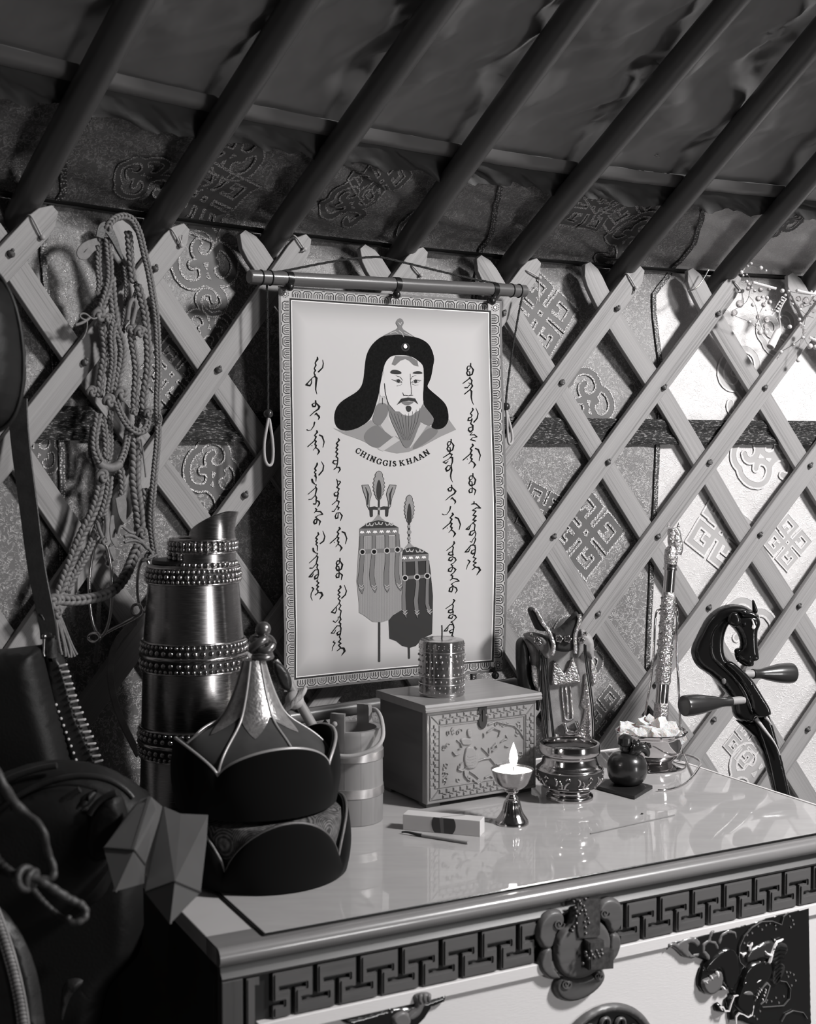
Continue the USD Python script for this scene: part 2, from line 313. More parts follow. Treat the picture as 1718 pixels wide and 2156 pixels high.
m = band(ZW - .014, ZW + .014, .014, .018, lambda ph, v: .004 * nz(ph * 30, v), 4); part(wall, 'black_strap', m, M['strapm'], smooth=True)
# upper canvas with its hem and gathered valance
ph2 = np.linspace(PH0, PH1, 260)
def wr(ph, q):
    s = ph * R; return .065 * nz(s * 7 + q * 5, q * 9 - s * 3, 2) + .034 * nz(s * 18 + q * 24, q * 8, 5)
m = sheet(lambda ph, q: lining_pt(ph, q, .004 + wr(ph, q) * min(1, (q - ZW - HEM) * 8 + .15), False), ph2, ZW + np.linspace(HEM - .004, 2.35, 130)); part(roof, 'canvas', m, M['felt'], smooth=True)
m = band(ZW + HEM - .027, ZW + HEM + .001, .012, .010, lambda ph, v: .006 * math.sin(v * 3.1) + .004 * nz(ph * 70, 1), 8); part(roof, 'satin_hem', m, M['satin'], smooth=True)
def vfn(ph, v):
    s = ph * R; q = ZW + HEM - .024 - (.036 + .012 * nz(s * 9, 3)) * v
    return lining_pt(ph, q, .006 + .030 * v * (.4 + 1.8 * nz(s * 20 + v * 2, v * 1.5, 1)) + .008 * v, False)
part(roof, 'valance', sheet(vfn, ph2, np.linspace(0, 1, 10)), M['valance'], smooth=True)
# roof poles: things of their own
poles = [((41, 450), (285, 0), (30, 470), 'first roof pole at the far left, above the hanging bag'), ((328, 475), (633, 0), (308, 515), 'roof pole whose foot stands beside the plaited bridle'),
         ((577, 500), (933, 0), (545, 548), 'roof pole ending just left of the hanging scroll rod'), ((845, 530), (1226, 0), (806, 585), 'roof pole whose foot is behind the middle of the scroll rod'),
         ((1105, 519), (1541, 0), (1046, 592), 'roof pole ending at the right end of the scroll rod'), ((1352, 519), (1718, 79), (1280, 606), 'roof pole coming down right of the scroll, third from the right edge'),
         ((1577, 519), (1718, 357), (1495, 613), 'roof pole ending beside the clear bead garland'), ((1735, 560), (1800, 485), (1692, 610), 'short visible end of the roof pole in the upper right corner')]
for q, p, b, lab in poles:
    P, Q = on_roof(*q, off=.042), on_roof(*p, off=.042); d = (Q - P) / np.linalg.norm(Q - P)
    n3 = np.cross(ray(*q), ray(*p)); nb = ray(*b)
    A = np.stack([d, -nb], 1); t = np.linalg.lstsq(A, -P, rcond=None)[0][0]; foot = P + d * t
    s = np.linspace(0, 1, 26); far = foot + d * 2.6; path = foot[None] * (1 - s[:, None]) + far[None] * s[:, None]
    path = np.vstack([path[:1] - d * .004, path]); rad = np.r_[.017, .0205, np.linspace(.0225, .0255, 25)]
    m = sweep(path, rad, 20); o = thing('roof_pole', foot, lab, 'roof pole', 'roof poles of the tent')
    part(o, 'shaft', m, M['pole'], smooth=35, uvaxis=d)
# ---------------- lattice wall: front slats rise to the right, back slats to the left; each a part, its knots sub-parts
lat = thing('wall_lattice', on_wall(859, 1500, .06), 'light pine lattice of crossed slats tied with rawhide knots', 'lattice wall')
front = [[(112, 441), (20, 540), (-90, 660)], [(389, 478), (320, 566), (83, 868), (-60, 1045)], [(646, 500), (452, 779), (365, 903), (120, 1255), (-40, 1490)], [(892, 527), (543, 1000), (250, 1400), (60, 1660)],
         [(1131, 550), (570, 1330), (380, 1600)], [(1349, 566), (1182, 793), (1077, 935), (700, 1450), (560, 1640)], [(1552, 582), (1512, 640), (1275, 960), (1065, 1252), (800, 1620)],
         [(1775, 596), (1610, 812), (1487, 980), (1255, 1296), (1060, 1570), (990, 1680)], [(1900, 715), (1800, 850), (1706, 978), (1600, 1122), (1485, 1284), (1355, 1462), (1200, 1690)], [(1800, 1105), (1685, 1270), (1560, 1450), (1440, 1612), (1300, 1800)],
         [(1850, 1310), (1700, 1530), (1560, 1740)]]
back = [[(-60, 440), (35, 573), (165, 763), (377, 1043), (530, 1255), (700, 1500)], [(238, 462), (360, 660), (545, 930), (760, 1250), (900, 1460)], [(507, 490), (560, 570), (800, 930), (1075, 1360), (1200, 1560)],
        [(760, 520), (900, 740), (1100, 1055), (1186, 1195), (1305, 1375), (1435, 1548), (1540, 1710)], [(1005, 542), (1175, 824), (1335, 1083), (1500, 1350), (1615, 1540), (1735, 1735)],
        [(1234, 555), (1297, 684), (1401, 847), (1548, 1097), (1627, 1220), (1735, 1392), (1850, 1580)], [(1450, 568), (1514, 691), (1610, 848), (1707, 1009), (1800, 1160), (1900, 1330)], [(1660, 578), (1720, 690), (1830, 880), (1930, 1050)],
        [(-60, 820), (20, 935), (108, 1064), (245, 1262), (400, 1480), (520, 1650)], [(-80, 1230), (60, 1430), (220, 1680)]]
knots_px = {0: [(22, 534)], 1: [(325, 566), (178, 763)], 2: [(459, 779)], 3: [(700, 800), (515, 1042)], 4: [(1060, 660), (880, 905), (600, 1290)], 5: [(1299, 650), (1182, 806)], 6: [(1512, 661), (1398, 816), (1280, 973), (1165, 1130)],
            7: [(1610, 817), (1493, 974), (1385, 1130), (1259, 1293)], 8: [(1706, 980), (1600, 1126), (1492, 1279), (1380, 1440)], 9: [(1682, 1276), (1590, 1420), (1502, 1515)], 10: [(1700, 1535)]}
def slat(pts, off, wdt=.0425, tip=True):
    p = np.array([on_wall(x, y, off) for x, y in pts]); a = np.array([(polar(q), q[2]) for q in p])
    d = a[-1] - a[-2]; k = (-CAMZ + .08 - a[-1][1]) / d[1]
    if k > 0: a = np.vstack([a, a[-1] + d * min(k, 3.2 * .2 / np.linalg.norm(d * (R, 1)))])
    a = resample(np.c_[a[:, 0] * R, a[:, 1]], .02) if len(a) < 3 else resample(spline(np.c_[a[:, 0] * R, a[:, 1]], 40), .02)
    P = np.array([wall_pt(s / R, z, off) for s, z in a]); n = np.array([out_n(q) for q in P])
    w = np.full(len(P), wdt)
    if tip:
        d0 = (P[1] - P[0]); d0 /= np.linalg.norm(d0); P = np.vstack([P[0] - d0 * .0015, P[0], P[0] + d0 * .008, P[1], P[1] + d0 * .017, P[2:]]) if 0 else P
        w[0] = wdt * .34; w[1] = wdt * .86
    return strap(P, w, .0125, n, .07, uv=True)
def lump(c, n, r, seed):
    m = ball((0, 0, 0), r, 2); d = meshkit.fbm(m.vertices / r * 1.3 + seed * 7.3, 3) - .5; m.vertices *= (1 + 1.1 * d)[:, None]
    m2 = ball((r * .5, -r * .2, r * .9), r * .55, 1); m = trimesh.util.concatenate([m, m2]); m.vertices += c + n * r * .4; return m
OFB, OFF_ = .046, .0605
for pts in back:
    m, uv = slat(pts, OFB); part(lat, 'slat', m, M['pine'], uv=uv)
fs = []
for i, pts in enumerate(front):
    m, uv = slat(pts, OFF_); o = part(lat, 'slat', m, M['pine'], uv=uv); fs.append(o)
    for k in knots_px.get(i, []):
        c = on_wall(*k, OFF_ + .008); part(o, 'knot', lump(c, out_n(c), .0052, rng.random()), M['knot'], smooth=True)
ties = [(0, (66, 456), (88, 500), None), (1, (362, 484), (380, 517), (376, 500)), (2, (622, 498), (640, 525), (633, 530)), (4, (1110, 570), (1135, 585), (1128, 640)), (5, (1322, 578), (1338, 606), (1333, 618)), (6, (1545, 592), (1562, 613), (1560, 640)), (3, (868, 560), (885, 580), (880, 600))]
for i, a, b, tail in ties:
    o = OFF_ + .009; A, Bp = on_wall(*a, o), on_wall(*b, o); n = out_n(A); mid = (A + Bp) / 2 + n * .002
    pth = [A - n * .016, A, mid, Bp, Bp - n * .016]
    ms = [sweep(resample(spline(pth, 24), .002), .0016, 6), ball(Bp + n * .002, .0042, 1)]
    if tail: T = on_wall(*tail, o); ms += [sweep(spline([Bp, (Bp + T) / 2 + n * .004, T], 10), .0013, 6), sweep(spline([Bp, (Bp + T) / 2 - n * .002 + np.array([.004, 0, 0]), T + np.array([.006, 0, .004])], 10), .0013, 6)]
    part(fs[i], 'tie_cord', ms, M['cord'], smooth=60)
# brocade motifs (woven figures): cloud scrolls and key squares, laid into the cloth
def motif(kind):
    fill, line = [], []
    if kind == 'cloud':
        c = spline([(-.30, .62), (.05, .80), (.38, .62), (.40, .25), (.08, .12), (-.10, .30), (.05, .48)], 50); c2 = spline([(.40, .25), (.62, -.05), (.48, -.40), (.12, -.42), (.02, -.14), (.22, -.02)], 40)
        c3 = spline([(-.30, .62), (-.62, .40), (-.66, -.05), (-.30, -.22), (-.12, .0), (-.30, .16)], 40); c4 = spline([(-.30, -.22), (-.05, -.45), (-.05, -.80), (-.40, -.85), (-.46, -.6)], 30)
        for c_ in (c, c2, c3, c4): fill.append(LineString(c_).buffer(.088))
    else:
        for a in range(4):
            sq = LineString([(-.45, .12), (.58, .12), (.58, .58), (.14, .58), (.14, .32), (.34, .32)]).buffer(.078, join_style=2, cap_style=2); fill.append(affinity.rotate(sq, 90 * a, origin=(0, 0)))
        fill = [affinity.rotate(f, 45, origin=(0, 0)) for f in fill]
    fill = unary_union(fill); ln = fill.boundary.buffer(.022)
    return fill.difference(ln), ln
MO = {k: motif(k) for k in ('cloud', 'key')}
mf = [mat('motif_dark', .11, .55, spec=.4), mat('motif_white', .40, .42, spec=.6)]; ml = usdkit.material(stage, '/World/Looks/motif_thread', {'geo': ('geometry', {}), 'v': ('voronoi_texture', dict(scale=400, randomness=.5)), 'r': ('rgb_ramp', dict(ramp=[(.25, g(.85)), (.6, g(.16))])), 'b': ('bump', dict(strength=.8, distance=.0015, invert=True)), 'p': ('principled_bsdf', dict(roughness=.35, metallic=.2))}, [('geo.position', 'v.vector'), ('v.distance', 'r.fac'), ('r.color', 'p.base_color'), ('v.distance', 'b.height'), ('b.normal', 'p.normal')], surface='p.BSDF')
spots = [('cloud', 430, 1000, .075, 0, 10), ('cloud', 435, 560, .085, 0, 30), ('cloud', 430, 690, .065, 0, 200), ('key', 345, 790, .07, 0, 0), ('key', 1135, 660, .10, 0, 8), ('cloud', 1225, 850, .085, 0, 20), ('key', 1215, 1120, .105, 0, 0), ('key', 1120, 1075, .07, 0, 20),
         ('cloud', 1200, 1350, .08, 0, 60), ('key', 1265, 1500, .07, 0, 0), ('cloud', 1555, 800, .085, 1, 0), ('key', 1500, 1120, .10, 1, 10), ('cloud', 1585, 960, .09, 1, 90), ('key', 1640, 1140, .07, 1, 0), ('cloud', 1560, 1330, .10, 1, 40), ('cloud', 1570, 1620, .10, 1, 150), ('key', 1550, 1560, .06, 1, 0), ('cloud', 1640, 700, .07, 1, 90),
         ('cloud', 490, 330, .085, 0, 0), ('key', 430, 420, .10, 0, 30), ('cloud', 305, 370, .06, 0, 90), ('key', 800, 370, .07, 0, 10), ('cloud', 740, 420, .07, 0, 60), ('key', 1330, 410, .11, 0, 12), ('cloud', 1330, 500, .08, 0, 0), ('key', 1250, 440, .08, 0, 40), ('cloud', 880, 480, .05, 0, 45), ('cloud', 1660, 470, .05, 0, 0), ('cloud', 60, 960, .05, 0, 0)]
fl = {0: [], 1: []}; lines = {0: [], 1: []}
for kind, x, y, sz, tone, rot in spots:
    p = lining_hit(x, y); ph, q = polar(p), rowq(p)
    for k, geo in enumerate(MO[kind]):
        geo = affinity.scale(affinity.rotate(geo, rot, origin=(0, 0)), sz, sz, origin=(0, 0))
        for gg in polys(geo.simplify(.0008)):
            loops = [np.asarray(gg.exterior.coords)[:-1]] + [np.asarray(i.coords)[:-1] for i in gg.interiors]
            mm = clean(manifold3d.Manifold.extrude(manifold3d.CrossSection(loops, manifold3d.FillRule.EvenOdd), .0012).refine_to_length(.02))
            mm = remap(mm, lambda a, b, c: lining_pt(ph - a / R, q + b, (.0012 if k == 0 else .0018) + c))
            (fl[tone] if k == 0 else lines[tone]).append(mm)
for t in (0, 1): part(wall, 'woven_figures', fl[t], mf[t], smooth=60, kind='stuff'); part(wall, 'figure_threads', lines[t], (ml, mat('pale_thread', .72, .35, metal=.1, bump=.8, bscale=700, bdist=.002))[t], kind='stuff')
# ================= painted cabinet
FL = at_z(464, 2003); ANG = math.radians(27.5); E1 = np.array([math.cos(ANG), math.sin(ANG), 0]); E2 = np.array([-math.sin(ANG), math.cos(ANG), 0]); CW, CD = 1.045, .605
def cab(a, b, z): return np.array([FL[0], FL[1], ZT]) + a * E1 + b * E2 + np.array([0, 0, z])        # z measured from the top
def on_front(px, py, off=0.0):
    p = on_plane(px, py, np.array([FL[0], FL[1], 0]) - E2 * off, E2); d = p - np.array([FL[0], FL[1], ZT]); return d @ E1, d[2]
M.update(cab_wood=wood('cabinet_wood', .045, .075, .42, 6, 90), carved=wood('carved_wood', .07, .12, .38, 6, 90), cab_side=mat('cabinet_shaded_side', .012, .6), recess=mat('recess_black', .006, .6), white_paint=mat('white_paint', .78, .42, bump=.25, bscale=120, stretch=(1, 1, 6), bdist=.0006),  # cabinet side: shade of the unlit side is put into its near-black colour
         edge=wood('edge_moulding', .17, .24, .28, 4, 60, coat=.5), top_wood=wood('top_wood', .42, .55, .4, 3, 50), glass_top=mat('gloss_top', .45, .03, spec=.5, var=.06, vscale=14, stretch=(1, 4, 1)), glass_edge=mat('glass_edge', .004, .2),
         iron=mat('iron_fitting', .16, .28, metal=.8, var=.4, vscale=150), black_lacq=mat('black_lacquer', .006, .22, coat=.6), grey_lacq=mat('grey_lacquer', .15, .35, coat=.3), mid_lacq=mat('mid_lacquer', .16, .35), dark_lacq=mat('dark_lacquer', .028, .3, coat=.4), white_lacq=mat('white_lacquer', .85, .3), dim_line=mat('dim_outline', .12, .4))
cabt = thing('painted_cabinet', cab(CW / 2, CD / 2, -(CAMZ + ZT)), 'wide painted wooden cabinet with key-pattern carved front and glossy top', 'cabinet')
def cbox(a0, a1, b0, b1, z0, z1, r=.0015): return rbox(cab(a0, b0, z0), E1 * (a1 - a0), E2 * (b1 - b0), np.array([0, 0, z1 - z0]), r)
HGT = -(CAMZ + ZT)
IN = .008                                                            # the carcase stands back from the moulding
part(cabt, 'carcase', [cbox(.004, CW - .004, .045, CD, HGT + .05, -.012), cbox(.004, CW - .004, IN + .012, .05, -.102, -.012)], M['cab_side'], uvaxis=E1)
part(cabt, 'plinth', cbox(.03, CW - .03, .05, CD - .02, HGT, HGT + .055), M['cab_side'])
def mould(prof, a0, a1):
    return fix(loft(np.array([[cab(a, b, z) for b, z in prof] for a in (a0, a1)])))
t = np.linspace(-np.pi / 2, np.pi / 2, 14)
pr = [(.05, 0)] + [(.011 - .011 * math.cos(x), -.011 + .011 * math.sin(x)) for x in t[::-1]] + [(.05, -.022)]
part(cabt, 'edge_moulding', mould(pr, 0, CW), M['edge'], smooth=40, uvaxis=E1)
cv = [(.05, -.0215)] + [(.014 - .0085 * math.sin(x), -.0225 - .0115 * (1 - math.cos(x))) for x in np.linspace(0, np.pi / 2, 7)][::-1] + [(IN, -.0345), (IN, -.040), (.05, -.040)]
cv = [(.05, -.0215), (.012, -.0215), (.0125, -.026), (.0115, -.0300), (IN, -.0335), (IN - .002, -.036), (IN, -.0395), (.05, -.0395)]
part(cabt, 'top_rail', mould(cv, .004, CW - .004), M['cab_wood'], smooth=30, uvaxis=E1)
part(cabt, 'top_board', cbox(0, CW, .012, CD, -.022, -.0004), M['top_wood'], uvaxis=E2)
part(cabt, 'glossy_top_panel', cbox(.062, CW - .004, .022, CD - .004, -.0006, .0030, .001), M['glass_top'])
e = .0024; ge = [cbox(.062 - e, CW - .004, .022 - e, .022, -.0006, .0030, .0005), cbox(.062 - e, .062, .022, CD - .004, -.0006, .0030, .0005)]
part(cabt, 'panel_edge', ge, M['glass_edge'])
part(cabt, 'panel_edge_strip', [cbox(CW - .0045, CW + .0005, .012, CD, -.010, .0042, .0006), cbox(.062, CW, CD - .0045, CD + .0005, -.010, .0042, .0006)], M['white_paint'])
part(cabt, 'corner_stile', cbox(.004, .030, IN, IN + .03, HGT + .02, -.0395), M['cab_wood'], uvaxis=(0, 0, 1))
part(cabt, 'corner_stile', cbox(CW - .030, CW - .004, IN, IN + .03, HGT + .02, -.0395), M['cab_wood'], uvaxis=(0, 0, 1))
part(cabt, 'frieze_ground', cbox(.028, CW - .028, IN + .008, IN + .03, -.100, -.039), M['recess'])
# carved key fret: a continuous meander left and right of the lock
Z0, Z1 = -.0955, -.0415; PIT = .0566
def fret(a0, a1, phase):
    h = Z1 - Z0; body = sbox(a0, Z0, a1, Z1); cut = []
    for k in range(-30, 30):
        a = phase + k * PIT; w = .0054
        cut += [sbox(a - .30 * PIT, Z0 + .57 * h, a + .30 * PIT, Z0 + .57 * h + w), sbox(a - w * .62, Z0 - .01, a + w * .62, Z0 + .60 * h)]
        b = a + PIT / 2
        cut += [sbox(b - .30 * PIT, Z0 + .36 * h - w, b + .30 * PIT, Z0 + .36 * h), sbox(b - w * .62, Z0 + .34 * h, b + w * .62, Z1 + .01)]
    return body.difference(unary_union(cut)).buffer(-.0012).buffer(.0012)
def front_solid(poly, b0, t, bev=0.0):
    m = extr(poly, t, bev); m.vertices = np.array([cab(x, b0 - z, y) for x, y, z in m.vertices]); return fix(m)
def front_pillow(poly, b0, T, bev, res=.003):
    m = pillow(poly, T, bev, res); m.vertices = np.array([cab(x, b0 - z, y) for x, y, z in m.vertices]); return fix(m)
aL0, aL1 = on_front(1150, 2000)[0] - .004, on_front(1312, 1950)[0]
for a0, a1 in ((.0505, aL0), (aL1, CW - .040)):
    ph = on_front(1268 + 92, 1980)[0]
    if a0 < .1: a0 = min(ph + (k + .5) * PIT + .0034 for k in range(-30, 1) if ph + (k + .5) * PIT > .046)
    part(cabt, 'key_fret_carving', front_solid(fret(a0, a1, ph), IN + .008, .0085, .0022), M['carved'], uvaxis=E1)
part(cabt, 'key_fret_carving', front_solid(LineString([(.0395, -.30), (.0395, Z1 - .005), (.0500, Z1 - .005)]).buffer(.0050, join_style=2, cap_style=2), IN + .008, .0085, .0014), M['carved'], uvaxis=(0, 0, 1))
part(cabt, 'white_strip', cbox(.048, CW - .046, IN - .003, IN + .03, -.1125, -.0965, .001), M['white_paint'], uvaxis=E1)
part(cabt, 'white_panel', cbox(.048, CW - .046, IN + .003, IN + .03, HGT + .1, -.1135, .001), M['white_paint'])
part(cabt, 'bottom_rail', cbox(.028, CW - .028, IN, IN + .03, HGT + .02, HGT + .1, .001), M['cab_wood'], uvaxis=E1)
def fpoly(pts, sc, ox, oy, smooth=True, off=0.0):
    q = [on_front(ox + x / sc, oy + y / sc, off) for x, y in pts]
    return sm(q) if smooth else Polygon(q).buffer(0)
L = lambda pts, s=True: fpoly(pts, 6.608, 1100, 1880, s)
lock = [[(590, 320), (560, 265), (480, 245), (390, 270), (300, 340), (240, 450), (220, 560), (225, 660), (270, 750), (310, 790), (420, 770), (480, 600), (560, 480), (600, 400)],
        [(1065, 230), (1110, 140), (1180, 95), (1270, 80), (1370, 130), (1420, 230), (1420, 350), (1390, 470), (1340, 540), (1240, 560), (1190, 430), (1090, 360)],
        [(380, 760), (310, 800), (265, 900), (245, 1010), (270, 1100), (350, 1190), (450, 1225), (550, 1190), (500, 1100), (450, 1000), (435, 880), (425, 790)],
        [(1280, 560), (1240, 590), (1225, 700), (1190, 850), (1110, 960), (1150, 1070), (1240, 1010), (1330, 900), (1380, 780), (1395, 680), (1370, 590)],
        [(560, 1190), (510, 1240), (475, 1330), (490, 1420), (560, 1500), (680, 1535), (820, 1510), (960, 1440), (1080, 1340), (1150, 1240), (1170, 1140), (1120, 1060), (1050, 1070), (990, 1140), (860, 1200), (700, 1210)]]
lk = sub(cabt, 'lock_plate', label='carved cloud-shaped lock plate with hasp and padlock')
for q in lock: part(lk, 'cloud_petal', front_pillow(L(q), IN - .001, .0068, .0045), M['carved'], smooth=60, uvaxis=E1)
part(lk, 'oval_plate', front_pillow(L([(650, 420), (560, 500), (480, 640), (450, 780), (450, 920), (490, 1060), (570, 1150), (690, 1200), (820, 1195), (960, 1140), (1080, 1040), (1170, 900), (1220, 740), (1215, 590), (1150, 460), (1050, 350), (1000, 200), (840, 180), (700, 220)]), IN - .004, .008, .006), M['carved'], smooth=60, uvaxis=E1)
sp = lambda cx, cy, r: [(cx + (r * (1 - k / 26)) * math.cos(k * .42), cy + (r * (1 - k / 26)) * math.sin(k * .42), 14) for k in range(25)]
for cx, cy, r in ((500, 430, 75), (1140, 280, 70), (600, 1265, 68), (1050, 1150, 62)):
    q = stroke([(*on_front(1100 + x / 6.608, 1880 + y / 6.608), .0016) for x, y, w in sp(cx, cy, r)]); part(lk, 'scroll_curl', front_solid(q, IN - .006, .0042), M['carved'], uvaxis=E1)
hasp = L([(715, 70), (1050, 60), (1040, 560), (1000, 600), (740, 610), (720, 500)], False); part(lk, 'hasp', front_solid(hasp, IN - .011, .004, .001), M['iron'])
lockbody = fpoly([(820, 620), (1030, 600), (1040, 745), (1165, 735), (1160, 990), (830, 1020)], 6.608, 1100, 1880, False); part(lk, 'padlock', front_solid(lockbody, IN - .013, .013, .0015), M['iron'])
bm = []
for x, y in [(790, 165), (870, 160), (955, 130), (810, 250), (930, 230), (830, 300), (900, 290), (950, 290), (820, 370), (960, 345), (990, 400), (1005, 465), (940, 450), (830, 470), (790, 520), (770, 575), (960, 610), (955, 525), (890, 200), (870, 340),
             (890, 835), (965, 825), (1040, 815), (1110, 805), (935, 920), (1010, 905), (1080, 895), (850, 990), (900, 880), (980, 870), (1060, 855), (1120, 860)]:
    a, z = on_front(1100 + x / 6.608, 1880 + y / 6.608, .02); bm.append(ball(cab(a, IN - (.026 if y > 640 else .0152), z), .0024, 1))
part(lk, 'stud', bm, M['iron'], smooth=True, kind='stuff')
# painted relief figures on the white panel
dr = sub(cabt, 'dragon_relief', label='dark lacquered dragon among clouds')
D = lambda pts, s=True: fpoly(pts, 4.799, 1360, 1860, s)
def dpart(name, pts, lift, t, m, s=True, bev=.002):
    part(dr, name, front_pillow(D(pts, s) if not hasattr(pts, 'geom_type') else pts, IN - lift, t, bev, .003), m, smooth=60)
dstroke = lambda pts: stroke([(*on_front(1360 + x / 4.799, 1860 + y / 4.799), w / 4.799 * .00073) for x, y, w in pts])
dpart('dragon_ground', [(1680, 245), (1440, 300), (1240, 350), (1040, 420), (800, 475), (500, 545), (250, 607), (330, 660), (430, 730), (560, 770), (640, 800), (590, 860), (560, 960), (560, 1050), (600, 1120), (700, 1120), (880, 1080), (900, 1130), (840, 1180), (830, 1290), (760, 1220), (720, 1240), (740, 1310), (800, 1330), (870, 1280), (880, 1400), (1000, 1420), (1200, 1500), (1700, 1500)], .0, .004, M['black_lacq'], False)
dpart('cloud_scroll', [(240, 620), (290, 600), (340, 610), (400, 570), (470, 545), (530, 545), (570, 590), (570, 640), (530, 665), (500, 630), (465, 620), (460, 680), (490, 720), (570, 700), (560, 750), (490, 780), (410, 760), (340, 690), (280, 650), (240, 690)], .001, .004, M['grey_lacq'], False)
dpart('cloud_scroll', dstroke([(650, 760, 60), (600, 700, 55), (600, 630, 55), (660, 590, 55), (680, 520, 50), (700, 500, 40)]).union(dstroke([(660, 600, 40), (720, 610, 50), (740, 660, 50)])), .001, .004, M['grey_lacq'])
dpart('cloud_scroll', dstroke([(760, 610, 50), (780, 540, 50), (850, 495, 55), (920, 510, 40), (930, 560, 30)]), .001, .004, M['grey_lacq'])
dpart('dragon_arm', [(640, 790), (740, 700), (850, 650), (930, 700), (960, 850), (940, 1000), (860, 1080), (790, 1000), (760, 880), (660, 900), (600, 880)], .003, .005, M['black_lacq'])
dpart('paw', [(580, 990), (640, 960), (760, 890), (790, 950), (780, 1040), (740, 1100), (670, 1140), (610, 1110), (580, 1050)], .003, .005, M['grey_lacq'])
for q in ([(605, 990), (620, 985), (630, 1025), (615, 1020)], [(655, 940), (672, 935), (678, 985), (665, 980)], [(715, 900), (742, 895), (735, 965), (718, 955)], [(770, 1045), (800, 1050), (815, 1080), (790, 1085)]): dpart('claw', q, .006, .003, M['white_lacq'], True, .001)
dpart('dragon_head', [(1000, 880), (1080, 800), (1200, 780), (1270, 840), (1250, 960), (1220, 1000), (1160, 1060), (1100, 1150), (1090, 1260), (1050, 1330), (950, 1300), (900, 1200), (930, 1100), (960, 1000)], .004, .006, M['black_lacq'])
dpart('dragon_mane', [(1020, 800), (1040, 700), (1120, 640), (1250, 580), (1320, 590), (1440, 620), (1440, 700), (1380, 800), (1420, 830), (1390, 960), (1320, 1040), (1270, 1000), (1290, 850), (1240, 780), (1110, 790)], .002, .005, M['dark_lacq'])
for k in range(9): part(dr, 'mane_lock', front_solid(dstroke([(1290 + k * 4, 660 + k * 42, 10), (1350, 640 + k * 40, 12), (1430 - k * 10, 650 + k * 36, 5)]), IN - .008, .002), M['black_lacq'])
dpart('horn', dstroke([(1250, 800, 34), (1275, 720, 36), (1300, 640, 28), (1325, 595, 26), (1390, 565, 14)]).union(dstroke([(1325, 600, 22), (1305, 570, 14)])).union(dstroke([(1265, 730, 26), (1215, 710, 24), (1210, 690, 16)])), .007, .003, M['white_lacq'], True, .0015)
dpart('horn', dstroke([(1055, 680, 22), (1060, 640, 22), (1085, 605, 12)]).union(dstroke([(1058, 645, 18), (1035, 630, 14)])), .006, .003, M['white_lacq'], True, .0015)
dpart('horn', dstroke([(990, 745, 16), (988, 720, 22), (1020, 708, 16)]).union(dstroke([(988, 720, 20), (962, 708, 14)])), .006, .003, M['white_lacq'], True, .0015)
dpart('eye', dstroke([(1110, 1000, 10), (1130, 985, 20), (1160, 965, 5)]), .0095, .001, M['white_lacq'], True, .001); dpart('eye', dstroke([(990, 1005, 10), (1003, 998, 16)]), .0095, .001, M['white_lacq'], True, .001)
dpart('nose', [(970, 1110), (1020, 1080), (1070, 1095), (1080, 1120), (1030, 1130), (990, 1125)], .009, .002, M['mid_lacq'])
part(dr, 'mouth_rim', front_solid(dstroke([(1090, 1180, 8), (1120, 1110, 12), (1180, 1030, 14), (1215, 1000, 14), (1240, 1030, 14), (1220, 1100, 12), (1190, 1180, 12), (1150, 1215, 8)]), IN - .009, .002), M['mid_lacq'])
tt = [dstroke([(x, y, 11), (x + 2, y + 12, 4)]) for x, y in [(1105, 1140), (1120, 1110), (1135, 1085), (1150, 1065), (1165, 1160), (1180, 1120), (1190, 1090), (1195, 1065)]]
part(dr, 'teeth', front_solid(unary_union(tt), IN - .010, .002), M['white_lacq'])
wh = [[(1065, 1140, 10), (1060, 1180, 12), (1085, 1240, 12), (1070, 1330, 12), (1030, 1350, 14), (980, 1320, 10), (940, 1310, 14), (910, 1350, 14), (910, 1420, 10)], [(930, 1130, 8), (890, 1140, 14), (860, 1220, 12), (840, 1290, 12), (800, 1290, 12), (780, 1250, 14), (750, 1250, 12), (770, 1280, 8)]]
for q in wh: part(dr, 'whisker', front_solid(dstroke(q), IN - .007, .002), M['white_lacq'])
for q in ([(950, 740, 7), (955, 640, 7), (1000, 540, 7), (1080, 450, 7), (1180, 390, 7), (1290, 385, 7), (1380, 420, 7)], [(1370, 990, 6), (1430, 1000, 6), (1470, 1070, 6), (1460, 1170, 6), (1400, 1240, 6), (1190, 1255, 6)], [(1380, 1400, 6), (1420, 1330, 6), (1500, 1290, 6), (1600, 1310, 6), (1640, 1370, 6)], [(1380, 420, 6), (1400, 340, 6), (1450, 300, 5)], [(945, 740, 6), (960, 800, 6), (1010, 850, 6)]):
    part(dr, 'coil_outline', front_solid(dstroke(q), IN - .005, .002), M['dim_line'])
dots = [Point(*on_front(1360 + x / 4.799, 1860 + y / 4.799)).buffer(.0014) for x, y in [(1060, 480), (1090, 510), (1150, 440), (1190, 475), (1230, 430), (1270, 410), (1330, 470), (1325, 430), (1010, 610), (1040, 530), (840, 690), (880, 710), (880, 765), (840, 780), (870, 870), (920, 850), (890, 910), (930, 960), (1440, 905), (1475, 910), (1510, 930), (1455, 950), (1490, 1040), (1530, 990), (1240, 1190), (1285, 1200), (1330, 1165), (1360, 1215), (1410, 1150), (1480, 450), (1510, 420), (1500, 380), (1470, 340), (1230, 1210), (1110, 1350), (1140, 1380), (1170, 1300)]]
part(dr, 'scale_spots', front_solid(unary_union(dots), IN - .0040, .0012), M['mid_lacq'], kind='stuff')
rd = sub(cabt, 'figure_relief', label='raised fist and dark sleeve')
Rr = lambda pts, s=True: fpoly(pts, 2.1475, 350, 1780, s)
